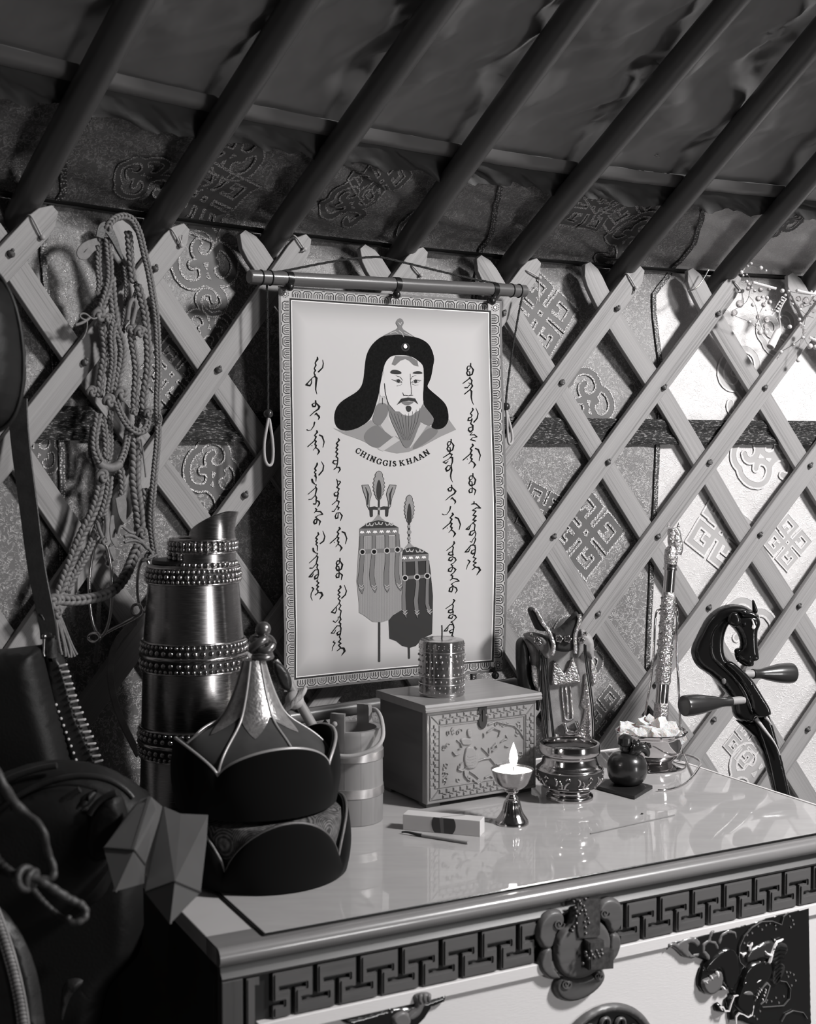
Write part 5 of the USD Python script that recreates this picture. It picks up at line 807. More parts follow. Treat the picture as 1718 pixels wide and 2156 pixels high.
for py in (1163, 1172): bm_ += [ball(cc + np.array([(rc + .001) * math.cos(a), (rc + .001) * math.sin(a), zpx(py, jy)]), .004, 1) for a in (3.3, 3.6, 3.9, 4.15)]
part(jug, 'collar_beads', bm_, M['jug_bead'], smooth=True, kind='stuff')
sc_ = cc + np.array([.0145, -.004, 0]); rings = []; th = np.linspace(0, 2 * np.pi, 64, endpoint=False)
for v in np.r_[np.linspace(0, 1, 12), np.linspace(1, 0, 12)]:
    inn = len(rings) >= 12; ring = []
    for t in th:
        k = .5 + .5 * math.cos(t - math.radians(5)); zt_ = zpx(1128, jy) + (zpx(1077, jy) - zpx(1128, jy)) * min(1, (k * 1.25)) ** .45; z = zpx(1140, jy) + (zt_ - zpx(1140, jy)) * v
        r = .0335 + .006 * v ** 3 * k ** 3 - (.0018 if inn else 0); ring.append(sc_ + np.array([r * math.cos(t), r * math.sin(t), z]))
    rings.append(ring)
part(jug, 'spout', fix(loft(np.array(rings), closed=True)), M['jug_metal'], smooth=40)
part(jug, 'lid', lathe([(.056, zpx(1184, jy)), (.055, zpx(1177, jy)), (.02, zpx(1172, jy)), (.001, zpx(1171, jy))], jc + np.array([-.006, 0, 0]), 50), M['jug_dark'], smooth=40)
# ---- wooden bucket
BP = at_z(740, 1727); by = BP[1]; bk = thing('wooden_bucket', (BP[0], BP[1], TOP), 'small staved wooden bucket with two metal hoops beside the hats', 'bucket'); zb0, zb1 = TOP, zpx(1534, by); rb0, rb1 = .0482, .0478
nst = 12
for k in range(nst):
    a0, a1 = 2 * np.pi * (k + .004) / nst + .35, 2 * np.pi * (k + .996) / nst + .35; rr_ = np.linspace(a0, a1, 7)
    ear = k in (1, 7); ztop = zb1 + (.028 if ear else 0)
    q = []
    for z, ro in ((zb0 + .0005, rb0), (zb0 + .05, rb0 * 1.008), (ztop - .006, rb1), (ztop, rb1 - .0015)): q.append([(BP[0] + (ro) * math.cos(a), BP[1] + ro * math.sin(a), z) for a in rr_] + [(BP[0] + (ro - .0075) * math.cos(a), BP[1] + (ro - .0075) * math.sin(a), z) for a in rr_[::-1]])
    part(bk, 'stave', fix(loft(np.array(q))), M['bucket'], smooth=30, uvaxis=(0, 0, 1))
part(bk, 'bottom', lathe([(.001, zb0 + .006), (.041, zb0 + .006), (.041, zb0 + .012), (.001, zb0 + .012)], (BP[0], BP[1], 0), 40), M['bucket'], uvaxis=(1, 0, 0))
for py, h_ in ((1603, .0125), (1680, .0135)):
    z = zpx(py, by - .045) ; part(bk, 'hoop', lathe([(rb0 * 1.004, z - h_ / 2), (rb0 * 1.028, z - h_ / 2), (rb0 * 1.028, z + h_ / 2), (rb0 * 1.004, z + h_ / 2)], (BP[0], BP[1], 0), 60), M['hoop'], smooth=30)
ba = [2 * np.pi * (k + .5) / nst + .35 for k in (1, 7)]; e0, e1 = [np.array([BP[0] + .054 * math.cos(a), BP[1] + .054 * math.sin(a), zb1 + .014]) for a in ba]
hp = [e0, e0 + np.array([.012, -.006, .004]), at_y(806, 1532, by - .030), at_y(799, 1566, by - .056), at_y(760, 1588, by - .062), at_y(718, 1592, by - .060), at_y(690, 1580, by - .050), e1]
part(bk, 'bail_handle', sweep(spline(hp, 60), .0033, 10), M['cord'], smooth=60)
for e_ in (e0, e1): part(bk, 'handle_peg', ball(e_, .0042, 2), M['bark'], smooth=True)
# ---- carved chest
zc = TOP + .007; c0, c1, c2 = at_z(897, 1695, zc), at_z(1128, 1658, zc), at_z(807, 1655, zc)
X1 = (c1 - c0); X1[2] = 0; cw = np.linalg.norm(X1); X1 /= cw; X2 = np.array([-X1[1], X1[0], 0]); cd = float((c2 - c0) @ X2) + .012; ch = zpx(1504, c0[1]) - zc
chest = thing('carved_chest', (c0 + X1 * cw / 2 + X2 * cd / 2) * (1, 1, 0) + np.array([0, 0, TOP]), 'pale carved wooden chest with a warrior relief on its front, under the silver candle', 'chest')
cb = lambda a, b, z: c0 + X1 * a + X2 * b + np.array([0, 0, z])
def cbx(a0, a1, b0, b1, z0, z1, r=.001): return rbox(cb(a0, b0, z0), X1 * (a1 - a0), X2 * (b1 - b0), np.array([0, 0, z1 - z0]), r)
part(chest, 'front_panel', cbx(0, cw, 0, .012, 0, ch), M['chest'], uvaxis=X1); part(chest, 'side_panel', cbx(0, .011, .012, cd, 0, ch), M['chest_side'], uvaxis=X2); part(chest, 'side_panel', cbx(cw - .011, cw, .012, cd, 0, ch), M['chest_side'], uvaxis=X2)
part(chest, 'back_panel', cbx(.011, cw - .011, cd - .01, cd, 0, ch), M['chest_side'], uvaxis=X1)
lt = zpx(1487, c0[1]) - zc - ch
lp = [(-.004, .0), (-.0085, .001), (-.0095, .0045), (-.0078, .0062), (-.0088, .009), (-.006, lt), (cd + .003, lt), (cd + .003, 0)]
part(chest, 'lid', fix(loft(np.array([[cb(a, b, ch + z) for b, z in lp] for a in (-.006, cw + .006)]))), M['chest'], uvaxis=X1)
for a, b in ((.004, .006), (cw - .03, .006), (.004, cd - .03), (cw - .03, cd - .03)): part(chest, 'foot', cbx(a, a + .026, b, b + .024, -.0070, 0), M['chest_side'], uvaxis=X1)
def on_chest(px, py): p = on_plane(px, py, c0, X2); d = p - c0; return d @ X1, d[2]
CH = lambda pts, w=True: [(*on_chest(860 + x / 5.727, 1480 + y / 5.727), *( [q[0] / 5.727 * .00078] if q else [])) for x, y, *q in pts]
def relief(name, poly, t=.0016, m='chest_relief', T=None):
    mm = pillow(poly, T or t, .0022, .0016) if T else extr(poly, t, t * .4); mm.vertices = np.array([cb(x, -z + (0 if not T else 0), y) for x, y, z in mm.vertices]); part(chest, name, fix(mm), M[m], smooth=50 if T else False)
frame = sbox(.006, .006, cw - .006, ch - .006).difference(sbox(.022, .022, cw - .022, ch - .022)); cut = []
def keyrow(n, f, L_):
    p_ = L_ / n
    for k in range(n):
        s0 = k * p_
        for q in ([(s0 + .1 * p_, .5), (s0 + .1 * p_, 1.1), ], [(s0 + .1 * p_, .55), (s0 + .55 * p_, .55)], [(s0 + .6 * p_, .42), (s0 + .6 * p_, -.1)], [(s0 + .6 * p_, .38), (s0 + 1.02 * p_, .38)]): cut.append(LineString([f(a, b) for a, b in q]).buffer(.00085, cap_style=2))
inner_w, inner_h = cw - .044, ch - .044
keyrow(13, lambda a, b: (.022 + a, .0075 + .013 * b), inner_w); keyrow(13, lambda a, b: (.022 + a, ch - .0075 - .013 * b), inner_w)
keyrow(9, lambda a, b: (.0075 + .013 * b, .022 + a), inner_h); keyrow(9, lambda a, b: (cw - .0075 - .013 * b, .022 + a), inner_h)
cut += [LineString([(.0075, .0075), (.021, .021)]).buffer(.0007), LineString([(cw - .0075, .0075), (cw - .021, .021)]).buffer(.0007), LineString([(.0075, ch - .0075), (.021, ch - .021)]).buffer(.0007), LineString([(cw - .0075, ch - .0075), (cw - .021, ch - .021)]).buffer(.0007)]
relief('key_border', frame.difference(unary_union(cut)), .0024)
relief('outer_bead', sbox(0.001, 0.001, cw - .001, ch - .001).difference(sbox(.0045, .0045, cw - .0045, ch - .0045)), .0016); relief('inner_bead', sbox(.0235, .0235, cw - .0235, ch - .0235).difference(sbox(.0255, .0255, cw - .0255, ch - .0255)), .0016)
rg = np.random.default_rng(3)
for (ca, cz, sx, sz) in ((.027, .027, 1, 1), (cw - .027, .027, -1, 1), (.027, ch - .027, 1, -1), (cw - .027, ch - .027, -1, -1)):
    for k in range(9):
        u = rg.random(); a, z = (ca + sx * (.003 + .052 * u), cz + sz * (.003 + .016 * rg.random() * (1 - u) + .002)) if k % 2 else (ca + sx * (.003 + .012 * rg.random()), cz + sz * (.003 + .034 * u))
        th = rg.random() * 6.3; q = stroke([(a + .0045 * (1 - i / 9) * math.cos(th + i * .75), z + .0045 * (1 - i / 9) * math.sin(th + i * .75), .0018) for i in range(8)]); relief('corner_scroll', q, T=.0026)
rp = lambda pts: sm([(x, y) for x, y in CH(pts)]); rs_ = lambda pts: stroke(CH(pts))
relief('warrior_body', rp([(690, 540), (740, 520), (800, 560), (830, 620), (840, 700), (800, 780), (730, 790), (680, 760), (660, 680), (670, 600)]), T=.003); relief('warrior_head', rp([(700, 330), (730, 310), (755, 360), (750, 420), (720, 420), (700, 380)]), T=.003); relief('warrior_shoulder', rp([(620, 440), (700, 420), (760, 440), (750, 500), (690, 510), (640, 500)]), T=.0028)
for k in range(5): relief('armour_band', rs_([(680, 640 + k * 33, 16), (740, 650 + k * 34, 18), (830 - k * 5, 620 + k * 34, 14)]), T=.004)
for q in ([(600, 560, 18), (640, 540, 22), (620, 480, 20), (580, 450, 16)], [(530, 590, 16), (560, 630, 22), (610, 610, 18)], [(600, 760, 24), (590, 800, 26), (640, 820, 24), (680, 790, 20)], [(650, 720, 24), (620, 740, 24), (610, 780, 22)], [(665, 800, 22), (670, 870, 24), (700, 910, 22), (740, 940, 18)], [(740, 830, 22), (790, 860, 24), (840, 910, 18)], [(780, 930, 26), (830, 970, 24), (880, 940, 18)], [(880, 540, 18), (930, 590, 22), (965, 630, 18)], [(965, 545, 14), (965, 630, 16)], [(1000, 540, 26), (1050, 490, 30), (1060, 540, 26), (1010, 580, 30)], [(1110, 470, 20), (1150, 440, 24), (1190, 430, 22), (1170, 390, 14)], [(1160, 520, 20), (1200, 530, 16)], [(830, 700, 24), (900, 670, 30), (980, 660, 30), (1040, 740, 20)], [(1060, 740, 18), (1120, 730, 22), (1180, 690, 18)], [(800, 530, 20), (820, 550, 20)], [(900, 370, 20), (905, 410, 18)], [(950, 350, 26), (1020, 300, 26), (1100, 330, 24), (1080, 400, 20)], [(960, 260, 24), (1050, 220, 24), (1150, 250, 22), (1260, 270, 20), (1330, 330, 18), (1400, 450, 12)], [(920, 900, 24), (980, 870, 24), (1010, 900, 20)]): relief('relief_figure', rs_(q), T=.0036)
M['bronze'] = mat('chest_clasp', .075, .35, metal=.7); lc = CH([(885, 210)])[0]
relief('clasp', affinity.scale(Point(lc[0], lc[1]).buffer(.011, 20), .82, 1.25), .0035, 'bronze'); relief('clasp_hinge', sbox(lc[0] - .009, ch - .013, lc[0] + .009, ch - .001), .003, 'bronze'); relief('clasp_tongue', sbox(lc[0] - .0035, lc[1] - .003, lc[0] + .0035, ch - .004), .005, 'bronze'); relief('keyhole', affinity.scale(Point(lc[0] + .002, lc[1] - .003).buffer(.0028, 12), .7, 1.4), .0052, 'tip')
# ---- pillar candle on the chest
zl = zc + ch + lt; PC = at_z(930, 1462, zl); py_ = PC[1]; can = thing('pillar_candle', (PC[0], PC[1], zl), 'unlit silver-metallic pillar candle standing on the carved chest', 'candle'); pcx = (PC[0], PC[1], 0)
pr_ = 48.0 / F * py_; zt_ = zpx(1348, py_)
part(can, 'body', lathe([(.001, zl), (pr_ * .97, zl), (pr_, zl + .003), (pr_, zt_ - .004), (pr_ * .96, zt_), (pr_ * .7, zt_ + .0025), (.006, zt_ + .001), (.001, zt_ + .001)], pcx, 64), M['candle_metal'], smooth=35)
part(can, 'wick', sweep(spline([(PC[0], PC[1], zt_), (PC[0] + .0004, PC[1], zt_ + .012), (PC[0], PC[1], zt_ + .0235)], 10), .0013, 6), M['wick'], smooth=60)
em = []
for k in range(26):
    a = 2 * np.pi * k / 26
    for z, r in ((.008, .0026), (.016, .0034), (.026, .003)): em.append(ball((PC[0] + (pr_ - .0008) * math.cos(a + z * 30), PC[1] + (pr_ - .0008) * math.sin(a + z * 30), zl + z), r * .62, 1))
    for z in (.037, .048, .058, .067): em.append(ball((PC[0] + pr_ * math.cos(a + (z * 77 % 1) * .2), PC[1] + pr_ * math.sin(a + (z * 77 % 1) * .2), zl + z), (.0012 + .0006 * ((k * 7 + int(z * 1000)) % 3)), 1))
    for z in (.078, .0805, .084): em.append(ball((PC[0] + pr_ * math.cos(a * 1.0 + z * 900), PC[1] + pr_ * math.sin(a + z * 900), zl + z), .0010, 1))
em = [m_ for m_ in em if m_.bounds[1][2] < zt_ - .004]
for z in (.0045, .0205, .0325, .0725): em.append(tor((PC[0], PC[1], zl + z), pr_, .0009, n=60, k=6))
part(can, 'embossed_pattern', em, M['candle_relief'], smooth=True, kind='stuff')
# ---- butter lamp with a burning flame
LP = at_z(1078, 1737); ly = LP[1]; lam = thing('butter_lamp', (LP[0], LP[1], TOP), 'small brass goblet lamp with a burning wick in front of the chest', 'lamp')
bell = smooth_prof([(36, 1738), (35.5, 1734), (33, 1729), (24, 1716), (19, 1702), (16, 1691), (11, 1686)], 24); y_ = ly
prof = [(.001, TOP)] + [(r / F * y_, TOP + (1738 - p) / F * y_) for r, p in bell]; zs = lambda p: TOP + (1738 - p) / F * y_
th = np.linspace(0, 2 * np.pi, 96, endpoint=False); rings = []
for r, z in prof:
    k = np.clip((z - zs(1727)) / (zs(1700) - zs(1727)), 0, 1) * np.clip((zs(1686) - z) / .004, 0, 1); rr_ = r * (1 + .035 * k * np.cos(20 * th)); rings.append(np.stack([LP[0] + rr_ * np.cos(th), LP[1] + rr_ * np.sin(th), np.full(96, z)], 1))
part(lam, 'bell_foot', fix(loft(np.array(rings))), M['bright'], smooth=50)
part(lam, 'stem', lathe([(r / F * y_, zs(p)) for r, p in smooth_prof([(10, 1688), (13, 1683), (9, 1678), (8, 1674), (13, 1671), (14, 1668), (10, 1666)], 24)], (LP[0], LP[1], 0), 40), M['bright'], smooth=50)
co = smooth_prof([(9, 1668), (22, 1662), (31, 1655), (37, 1645), (42, 1632), (45.5, 1623)], 26)
part(lam, 'cup', lathe([(r / F * y_, zs(p)) for r, p in co] + [(45.8 / F * y_, zs(1621.5)), (44.5 / F * y_, zs(1621.5)), (42 / F * y_, zs(1629)), (20 / F * y_, zs(1650)), (.001, zs(1652))], (LP[0], LP[1], 0), 64), M['brass'], smooth=40)
M['lit_wax'] = usdkit.material(stage, '/World/Looks/glowing_butter', {'p': ('principled_bsdf', dict(base_color=(.9, .88, .86), roughness=.2, emission_color=(1, .97, .94), emission_strength=1.6))}, [], surface='p.BSDF')  # emission puts the glow of the flame into the butter itself
part(lam, 'glowing_butter', lathe([(.001, zs(1640)), (38 / F * y_, zs(1636)), (43.4 / F * y_, zs(1626.2)), (.001, zs(1625.5))], (LP[0], LP[1], 0), 56), M['lit_wax'], smooth=40)
fx = at_y(1081, 1617, ly)
part(lam, 'wick', sweep([fx - np.array([0, 0, .005]), fx + np.array([0, 0, .008])], .0009, 6), M['wick'])
M['flame'] = usdkit.material(stage, '/World/Looks/flame', {'e': ('emission', dict(color=(1, .97, .93), strength=38))}, [], surface='e.emission')
part(lam, 'flame', lathe([(max(.00008, r / F * y_), fx[2] + .0035 + (1612 - p) / F * y_) for r, p in smooth_prof([(.1, 1614), (5, 1610), (8.5, 1598), (7.5, 1586), (4, 1574), (1.2, 1566), (.1, 1562)], 24)], (fx[0], fx[1], 0), 24), M['flame'], smooth=60)
# ---- narrow white box and the stick in front of it
k0, k1 = at_z(848, 1747, TOP), at_z(1011, 1762, TOP); kd = k1 - k0; kl = np.linalg.norm(kd); kd /= kl; kn = np.array([-kd[1], kd[0], 0]); kh = .0235
sb = thing('narrow_box', k0 + kd * kl / 2, 'narrow white cardboard box with a round dark emblem, lying before the chest', 'box')
part(sb, 'carton', rbox(k0, kd * kl, kn * .026, np.array([0, 0, kh]), .0008), M['card'])
bo = k0 - kn * .0002
def on_box(px, py): p = on_plane(px, py, k0, kn); d = p - k0; return d @ kd, d[2]
ce = on_box(934, 1737); disc = affinity.scale(Point(*ce).buffer(.0185, 30), 1, 1).intersection(sbox(0, .0004, kl, kh - .0004)); bandp = Polygon([(ce[0] - .004, .0005), (ce[0] + .0005, .0005), (ce[0] - .0005, kh - .0006), (ce[0] - .0065, kh - .0006)])
def boxp(name, poly, m, o):
    mm = extr(poly, .0003); mm.vertices = np.array([k0 + kd * x - kn * (z + o) + np.array([0, 0, y]) for x, y, z in mm.vertices]); part(sb, name, fix(mm), m)
boxp('printed_emblem', disc.difference(bandp), M['print_disc'], 0); boxp('printed_emblem_band', bandp.intersection(disc), M['print_mid'], .0)
part(sb, 'printed_curve', strap(np.array([k0 + kd * (ce[0] - .004 + .03 * v) + kn * (.0005 + .023 * v ** .8) + np.array([0, 0, kh + .00015]) for v in np.linspace(0, 1, 14)]), .0012, .0003, (0, 0, 1)), M['print_mid'])
i0, i1 = at_z(846, 1752, TOP + .0025), at_z(985, 1774, TOP + .0025); st = thing('incense_stick', i0 * .5 + i1 * .5 - np.array([0, 0, .0025]), 'thin pale stick with a blackened end lying in front of the narrow white box', 'stick')
dd_ = i1 - i0; part(st, 'stick', sweep([i0 + dd_ * .30, i1], .0022, 10), M['bark'], smooth=60); part(st, 'burnt_end', sweep(spline([i0, i0 + dd_ * .12 + np.array([0, 0, .0012]), i0 + dd_ * .24, i0 + dd_ * .31], 14), np.r_[np.linspace(.0012, .0026, 12), .0026, .0024], 10), M['tip'], smooth=60)
# ---- incense burner
IP = at_z(1199, 1684); iy = IP[1]; ib = thing('incense_burner', (IP[0], IP[1], TOP), 'round brass incense pot with a relief belt, between the lamp and the dark pot', 'incense burner')
zi = lambda p: TOP + (1684 + 2 - p) / F * iy
po = smooth_prof([(50, 1686), (50.5, 1682), (49, 1677), (44, 1672), (45, 1667), (52, 1660), (62, 1650), (69, 1638), (70, 1628), (68.5, 1618), (62, 1612), (58, 1602), (57, 1594), (60, 1590), (63.5, 1588), (63.5, 1570), (62.5, 1567)], 80)
part(ib, 'pot', lathe([(.001, TOP)] + [(r / F * iy, zi(p)) for r, p in po] + [(58 / F * iy, zi(1567)), (56 / F * iy, zi(1572)), (54 / F * iy, zi(1600)), (60 / F * iy, zi(1625)), (30 / F * iy, zi(1640)), (.001, zi(1642))], (IP[0], IP[1], 0), 72), M['bright'], smooth=35)
part(ib, 'ash', lathe([(.001, zi(1592)), (53 / F * iy, zi(1588)), (54 / F * iy, zi(1594)), (.001, zi(1600))], (IP[0], IP[1], 0), 48), mat('ash', .10, .95, bump=1.0, bscale=300, bdist=.004), smooth=40)
M['brass_dark'] = mat('dark_relief_ground', .06, .45, metal=.7)
bel = lathe([(66.5 / F * iy, zi(1657)), (70.6 / F * iy, zi(1640)), (71.2 / F * iy, zi(1630)), (70.2 / F * iy, zi(1623)), (68 / F * iy, zi(1622))], (IP[0], IP[1], 0), 72)
rr_ = [lathe([((r + .5) / F * iy, zi(p)) for r, p in ((57, 1656), (64, 1649), (69.8, 1638), (70.5, 1629), (69.6, 1622))], (IP[0], IP[1], 0), 72, caps=False)]
part(ib, 'relief_ground', trimesh.util.concatenate(rr_), M['brass_dark'], smooth=60)
rm = []
for k in range(9):
    a0 = 2 * np.pi * k / 9 - 1.9
    for s in ([(-.20, 1652, 6), (.18, 1652, 6)], [(-.05, 1651, 5), (-.04, 1640, 4), (-.10, 1634, 3)], [(-.12, 1645, 3), (.02, 1642, 3)], [(.05, 1650, 5), (.12, 1640, 6), (.20, 1636, 4)], [(.1, 1632, 4), (.16, 1628, 5), (.24, 1632, 4)], [(-.24, 1628, 4), (-.17, 1636, 5), (-.22, 1645, 4)]):
        pth = [];
        for da, p, w in s: r = np.interp(p, [1622, 1629, 1638, 1649, 1656], [69.6, 70.5, 69.8, 64, 57]) / F * iy + .0006; pth.append((IP[0] + r * math.cos(a0 + da), IP[1] + r * math.sin(a0 + da), zi(p)))
        rm.append(sweep(spline(pth, 8), np.interp(np.linspace(0, 1, 8), np.linspace(0, 1, len(s)), [w for _, _, w in s]) * .00034, 6))
for p, r in ((1658, 55.5), (1620.5, 69.3)): rm.append(tor((IP[0], IP[1], zi(p)), (r + 1) / F * iy, .0011, n=72))
part(ib, 'relief_belt', rm, M['bright'], smooth=60, kind='stuff')
# ---- dark turned pot on its little board
TP = at_z(1320, 1657, TOP); ty = TP[1]; pb = thing('board', (TP[0], TP[1], TOP), 'small dark rectangular wooden board under the dark round pot', 'board'); q0, q1, q2 = at_z(1336, 1684, TOP), at_z(1374, 1661, TOP), at_z(1255, 1662, TOP)
part(pb, 'panel', rbox(q0, q1 - q0, q2 - q0, np.array([0, 0, .006]), .0008), M['lacquer'], uvaxis=q2 - q0)
zt0 = TOP + .0062; tp = thing('turned_pot', (TP[0], TP[1], zt0), 'dark round turned wooden pot with a small animal on its lid', 'pot'); zp = lambda p: zt0 + (1664 - p) / F * ty
part(tp, 'body', lathe([(r / F * ty, zp(p)) for r, p in smooth_prof([(.1, 1664), (26, 1663.5), (37, 1654), (42.5, 1636), (41, 1618), (33, 1604), (22, 1598), (14, 1596), (12, 1590)], 50)] + [(.0005, zp(1589))], (TP[0], TP[1], 0), 56), M['pot'], smooth=50, uvaxis=(0, 0, 1))
part(tp, 'lid', lathe([(12 / F * ty, zp(1592)), (13 / F * ty, zp(1584)), (16 / F * ty, zp(1580)), (15 / F * ty, zp(1566)), (9 / F * ty, zp(1560)), (.0005, zp(1558))], (TP[0] - .003, TP[1], 0), 40), M['pot'], smooth=40, uvaxis=(0, 0, 1))
an = sub(tp, 'animal_figure'); A_ = lambda x, y_, d=0: at_y(x, y_, ty - .012 - d)
part(an, 'trunk', sweep(spline([A_(1326, 1592), A_(1338, 1580), A_(1350, 1574), A_(1360, 1580), A_(1362, 1592)], 24), np.interp(np.linspace(0, 1, 24), [0, .3, .6, 1], [.004, .0095, .0085, .004]), 12), M['pot'], smooth=60)
part(an, 'head', [ball(A_(1340, 1568), .0068, 2), ball(A_(1334, 1571, .004), .0038, 2)], M['pot'], smooth=True)
for x in (1336, 1345): part(an, 'ear', ball(A_(x, 1559), .0030, 1, (1, .6, 1)) if 0 else px_solid(pillow(Point(x, 1560).buffer(3.4), .0012, 2, 1.5), ty - .012), M['pot'], smooth=60)
part(an, 'tail', sweep(spline([A_(1360, 1590), A_(1358, 1575, .003), A_(1360, 1562, .002)], 12), .0016, 8), M['pot'], smooth=60)
# ---- steel bowl of sugar lumps
GP = at_z(1371, 1612, TOP); gy = GP[1]; gb = thing('steel_bowl', (GP[0], GP[1], TOP), 'shiny steel footed bowl filled with white sugar lumps at the back corner', 'bowl'); zg = lambda p: TOP + (1625 - p) / F * gy
part(gb, 'bowl', lathe([(.001, zg(1614))] + [(r / F * gy, zg(p)) for r, p in smooth_prof([(44, 1612), (54, 1604), (62, 1592), (66, 1575), (67, 1560)], 24)] + [(72, 1557), (75.5, 1553), (75.5, 1550.5), (71, 1551), (65, 1556)] * 0 + [(r / F * gy, zg(p)) for r, p in ((70, 1556), (75, 1552.5), (75.8, 1549.5), (73.5, 1548), (68, 1551), (64, 1560), (62, 1580), (50, 1600), (20, 1606))] + [(.001, zg(1607))], (GP[0], GP[1], 0), 72), M['steel'], smooth=40)
part(gb, 'foot', lathe([(r / F * gy, zg(p)) for r, p in ((44, 1612), (46, 1614), (60, 1617), (72, 1620), (73, 1623), (71, 1625), (40, 1622), (40, 1612))], (GP[0], GP[1], 0), 64), M['steel'], smooth=40)
lum = [((1322, 1545), 30, .3), ((1345, 1560), 26, 1.1), ((1362, 1553), 30, .7), ((1384, 1560), 28, .2), ((1408, 1552), 27, .9), ((1425, 1556), 22, .4), ((1356, 1528), 20, .5), ((1388, 1536), 28, 1.3), ((1412, 1540), 24, .1), ((1312, 1560), 20, .6), ((1368, 1520), 14, 1.0), ((1432, 1560), 18, .2)]
wh_ = ['at the left rim', 'at the front, left of centre', 'in the middle of the heap', 'at the front, right of centre', 'at the right of the heap', 'against the right rim', 'at the back left', 'on top at the back', 'at the back right', 'under the left rim lump', 'topmost, dark-edged', 'lowest at the right rim']
for i, ((x, y_), s, an_) in enumerate(lum):
    c = at_y(x, y_ - 5, gy + (.012 if y_ < 1550 else -.022 if y_ > 1556 else -.008)); sz = s / F * gy * 1.25; m_ = trimesh.creation.box((sz, sz * .85, sz * .75))
    m_ = m_.subdivide().subdivide(); r_ = trimesh.transformations.euler_matrix(an_, an_ * .6 + i * .5, i * 1.7); m_.vertices += (np.array([meshkit.fbm(m_.vertices * 90 + i * 11 + k * 31, 2) for k in range(3)]).T - .5) * sz * .30; m_.apply_transform(r_); m_.vertices += c
    part(None, 'sugar_lump', m_, M['sugar'], label='white sugar lump ' + wh_[i] + ' of the steel bowl', cat='sugar lump', group='sugar lumps in the steel bowl')

# ---- bits lying on the glossy top
M['faint'] = mat('thin_stick', .20, .6)
q0, q1 = at_z(1243, 1755, TOP + .0010), at_z(1420, 1716, TOP + .0010); part(None, 'thin_stick', sweep([q0, q0 * .5 + q1 * .5, q1], .0009, 8), M['faint'], smooth=60, label='very thin grey stick lying on the glossy top in front of the dark round pot', cat='stick')
q0 = at_z(1352, 1713, TOP + .0012); part(None, 'dark_crumb', ball(q0, .0016, 1, (1.2, 1, .75)), M['tip'], smooth=True, label='tiny dark crumb on the glossy top in front of the small board', cat='crumb')
# ================= things standing behind and hanging on the wall
# ---- miniature saddle ornament
SY = 2.40; MS = lambda pts: [(1060 + x / 4.6875, 1260 + y / 4.6875) for x, y in pts]
ms = thing('miniature_saddle', at_z(1185, 1572, TOP) * (1, 1, 0) + np.array([0, 0, TOP]), 'small upright leather saddle ornament with silver plates, behind the incense pot', 'ornament')
def msp(name, pts, T, bev, m, y=SY, smooth=True, parent=None, res=3.2): part(parent or ms, name, px_solid(pillow(sm(MS(pts)) if smooth else Polygon(MS(pts)), T, bev, res), y), M[m], smooth=55)
msp('side_board', [(120, 480), (135, 410), (180, 385), (225, 420), (250, 520), (265, 680), (300, 860), (345, 950), (345, 1100), (300, 1080), (180, 950), (125, 700)], .022, 12, 'leather_d', SY - .004)
msp('side_board', [(190, 390), (260, 390), (330, 430), (380, 600), (360, 800), (355, 1000), (300, 870), (265, 700), (245, 520)], .020, 10, 'leather', SY - .010)
msp('seat_panel', [(330, 380), (430, 350), (760, 330), (860, 360), (890, 560), (905, 800), (880, 1100), (870, 1380), (620, 1395), (400, 1395), (380, 1100), (350, 800), (330, 560)], .028, 14, 'leather', SY)
msp('shoulder', [(195, 360), (240, 335), (330, 340), (430, 380), (470, 470), (460, 590), (400, 590), (340, 520), (270, 430)], .018, 10, 'leather', SY - .026)
msp('shoulder', [(760, 300), (820, 330), (880, 400), (890, 520), (860, 600), (790, 540), (720, 590), (700, 480), (720, 380)], .018, 10, 'leather', SY - .022)
msp('pommel', [(240, 105), (265, 85), (300, 95), (340, 170), (400, 260), (470, 300), (520, 300), (600, 240), (680, 155), (720, 130), (745, 170), (740, 300), (700, 440), (690, 500), (620, 525), (560, 522), (500, 500), (480, 420), (440, 330), (330, 310), (290, 250), (260, 180)], .020, 10, 'suede', SY - .036)
for q in ([(305, 105), (350, 165), (390, 245), (440, 310), (475, 390), (495, 460), (480, 560)], [(745, 160), (745, 240), (715, 330), (705, 430), (712, 540)]):
    part(ms, 'silver_rim', sweep(spline([at_y(1060 + x / 4.6875, 1260 + y / 4.6875, SY - .057) for x, y in q], 30), .0042, 8), M['silver'], smooth=60)
def flower(x, y, r): 
    c = (1060 + x / 4.6875, 1260 + y / 4.6875); return px_solid(pillow(unary_union([Point(c[0] + r * .62 * math.cos(k * 1.2566), c[1] + r * .62 * math.sin(k * 1.2566)).buffer(r * .45) for k in range(5)] + [Point(*c).buffer(r * .5)]), .004, 2.5, 2.0), SY - .058)
for x, y, r in ((550, 398, 9), (635, 400, 9), (335, 415, 8), (355, 440, 6), (770, 410, 8), (810, 348, 5), (280, 352, 4)): part(ms, 'flower_stud', flower(x, y, r), M['silver_plain'], smooth=60)
def msil(name, pts, T=.0025, y=SY - .030, smooth=False): part(ms, name, px_solid(pillow(sm(MS(pts)) if smooth else Polygon(MS(pts)), T, 2.5, 2.6), y), M['silver'], smooth=50)
msil('silver_plate', [(490, 630), (520, 615), (560, 680), (600, 740), (640, 680), (670, 590), (690, 580), (710, 640), (740, 740), (765, 830), (690, 835), (600, 850), (490, 862), (475, 840)], .004, SY - .033)
msil('silver_mount', [(275, 660), (310, 655), (345, 700), (360, 860), (345, 900), (300, 860), (280, 780)], .003, SY - .034); msil('silver_mount', [(855, 610), (890, 605), (920, 700), (925, 780), (910, 850), (870, 850), (860, 720)], .003, SY - .028)
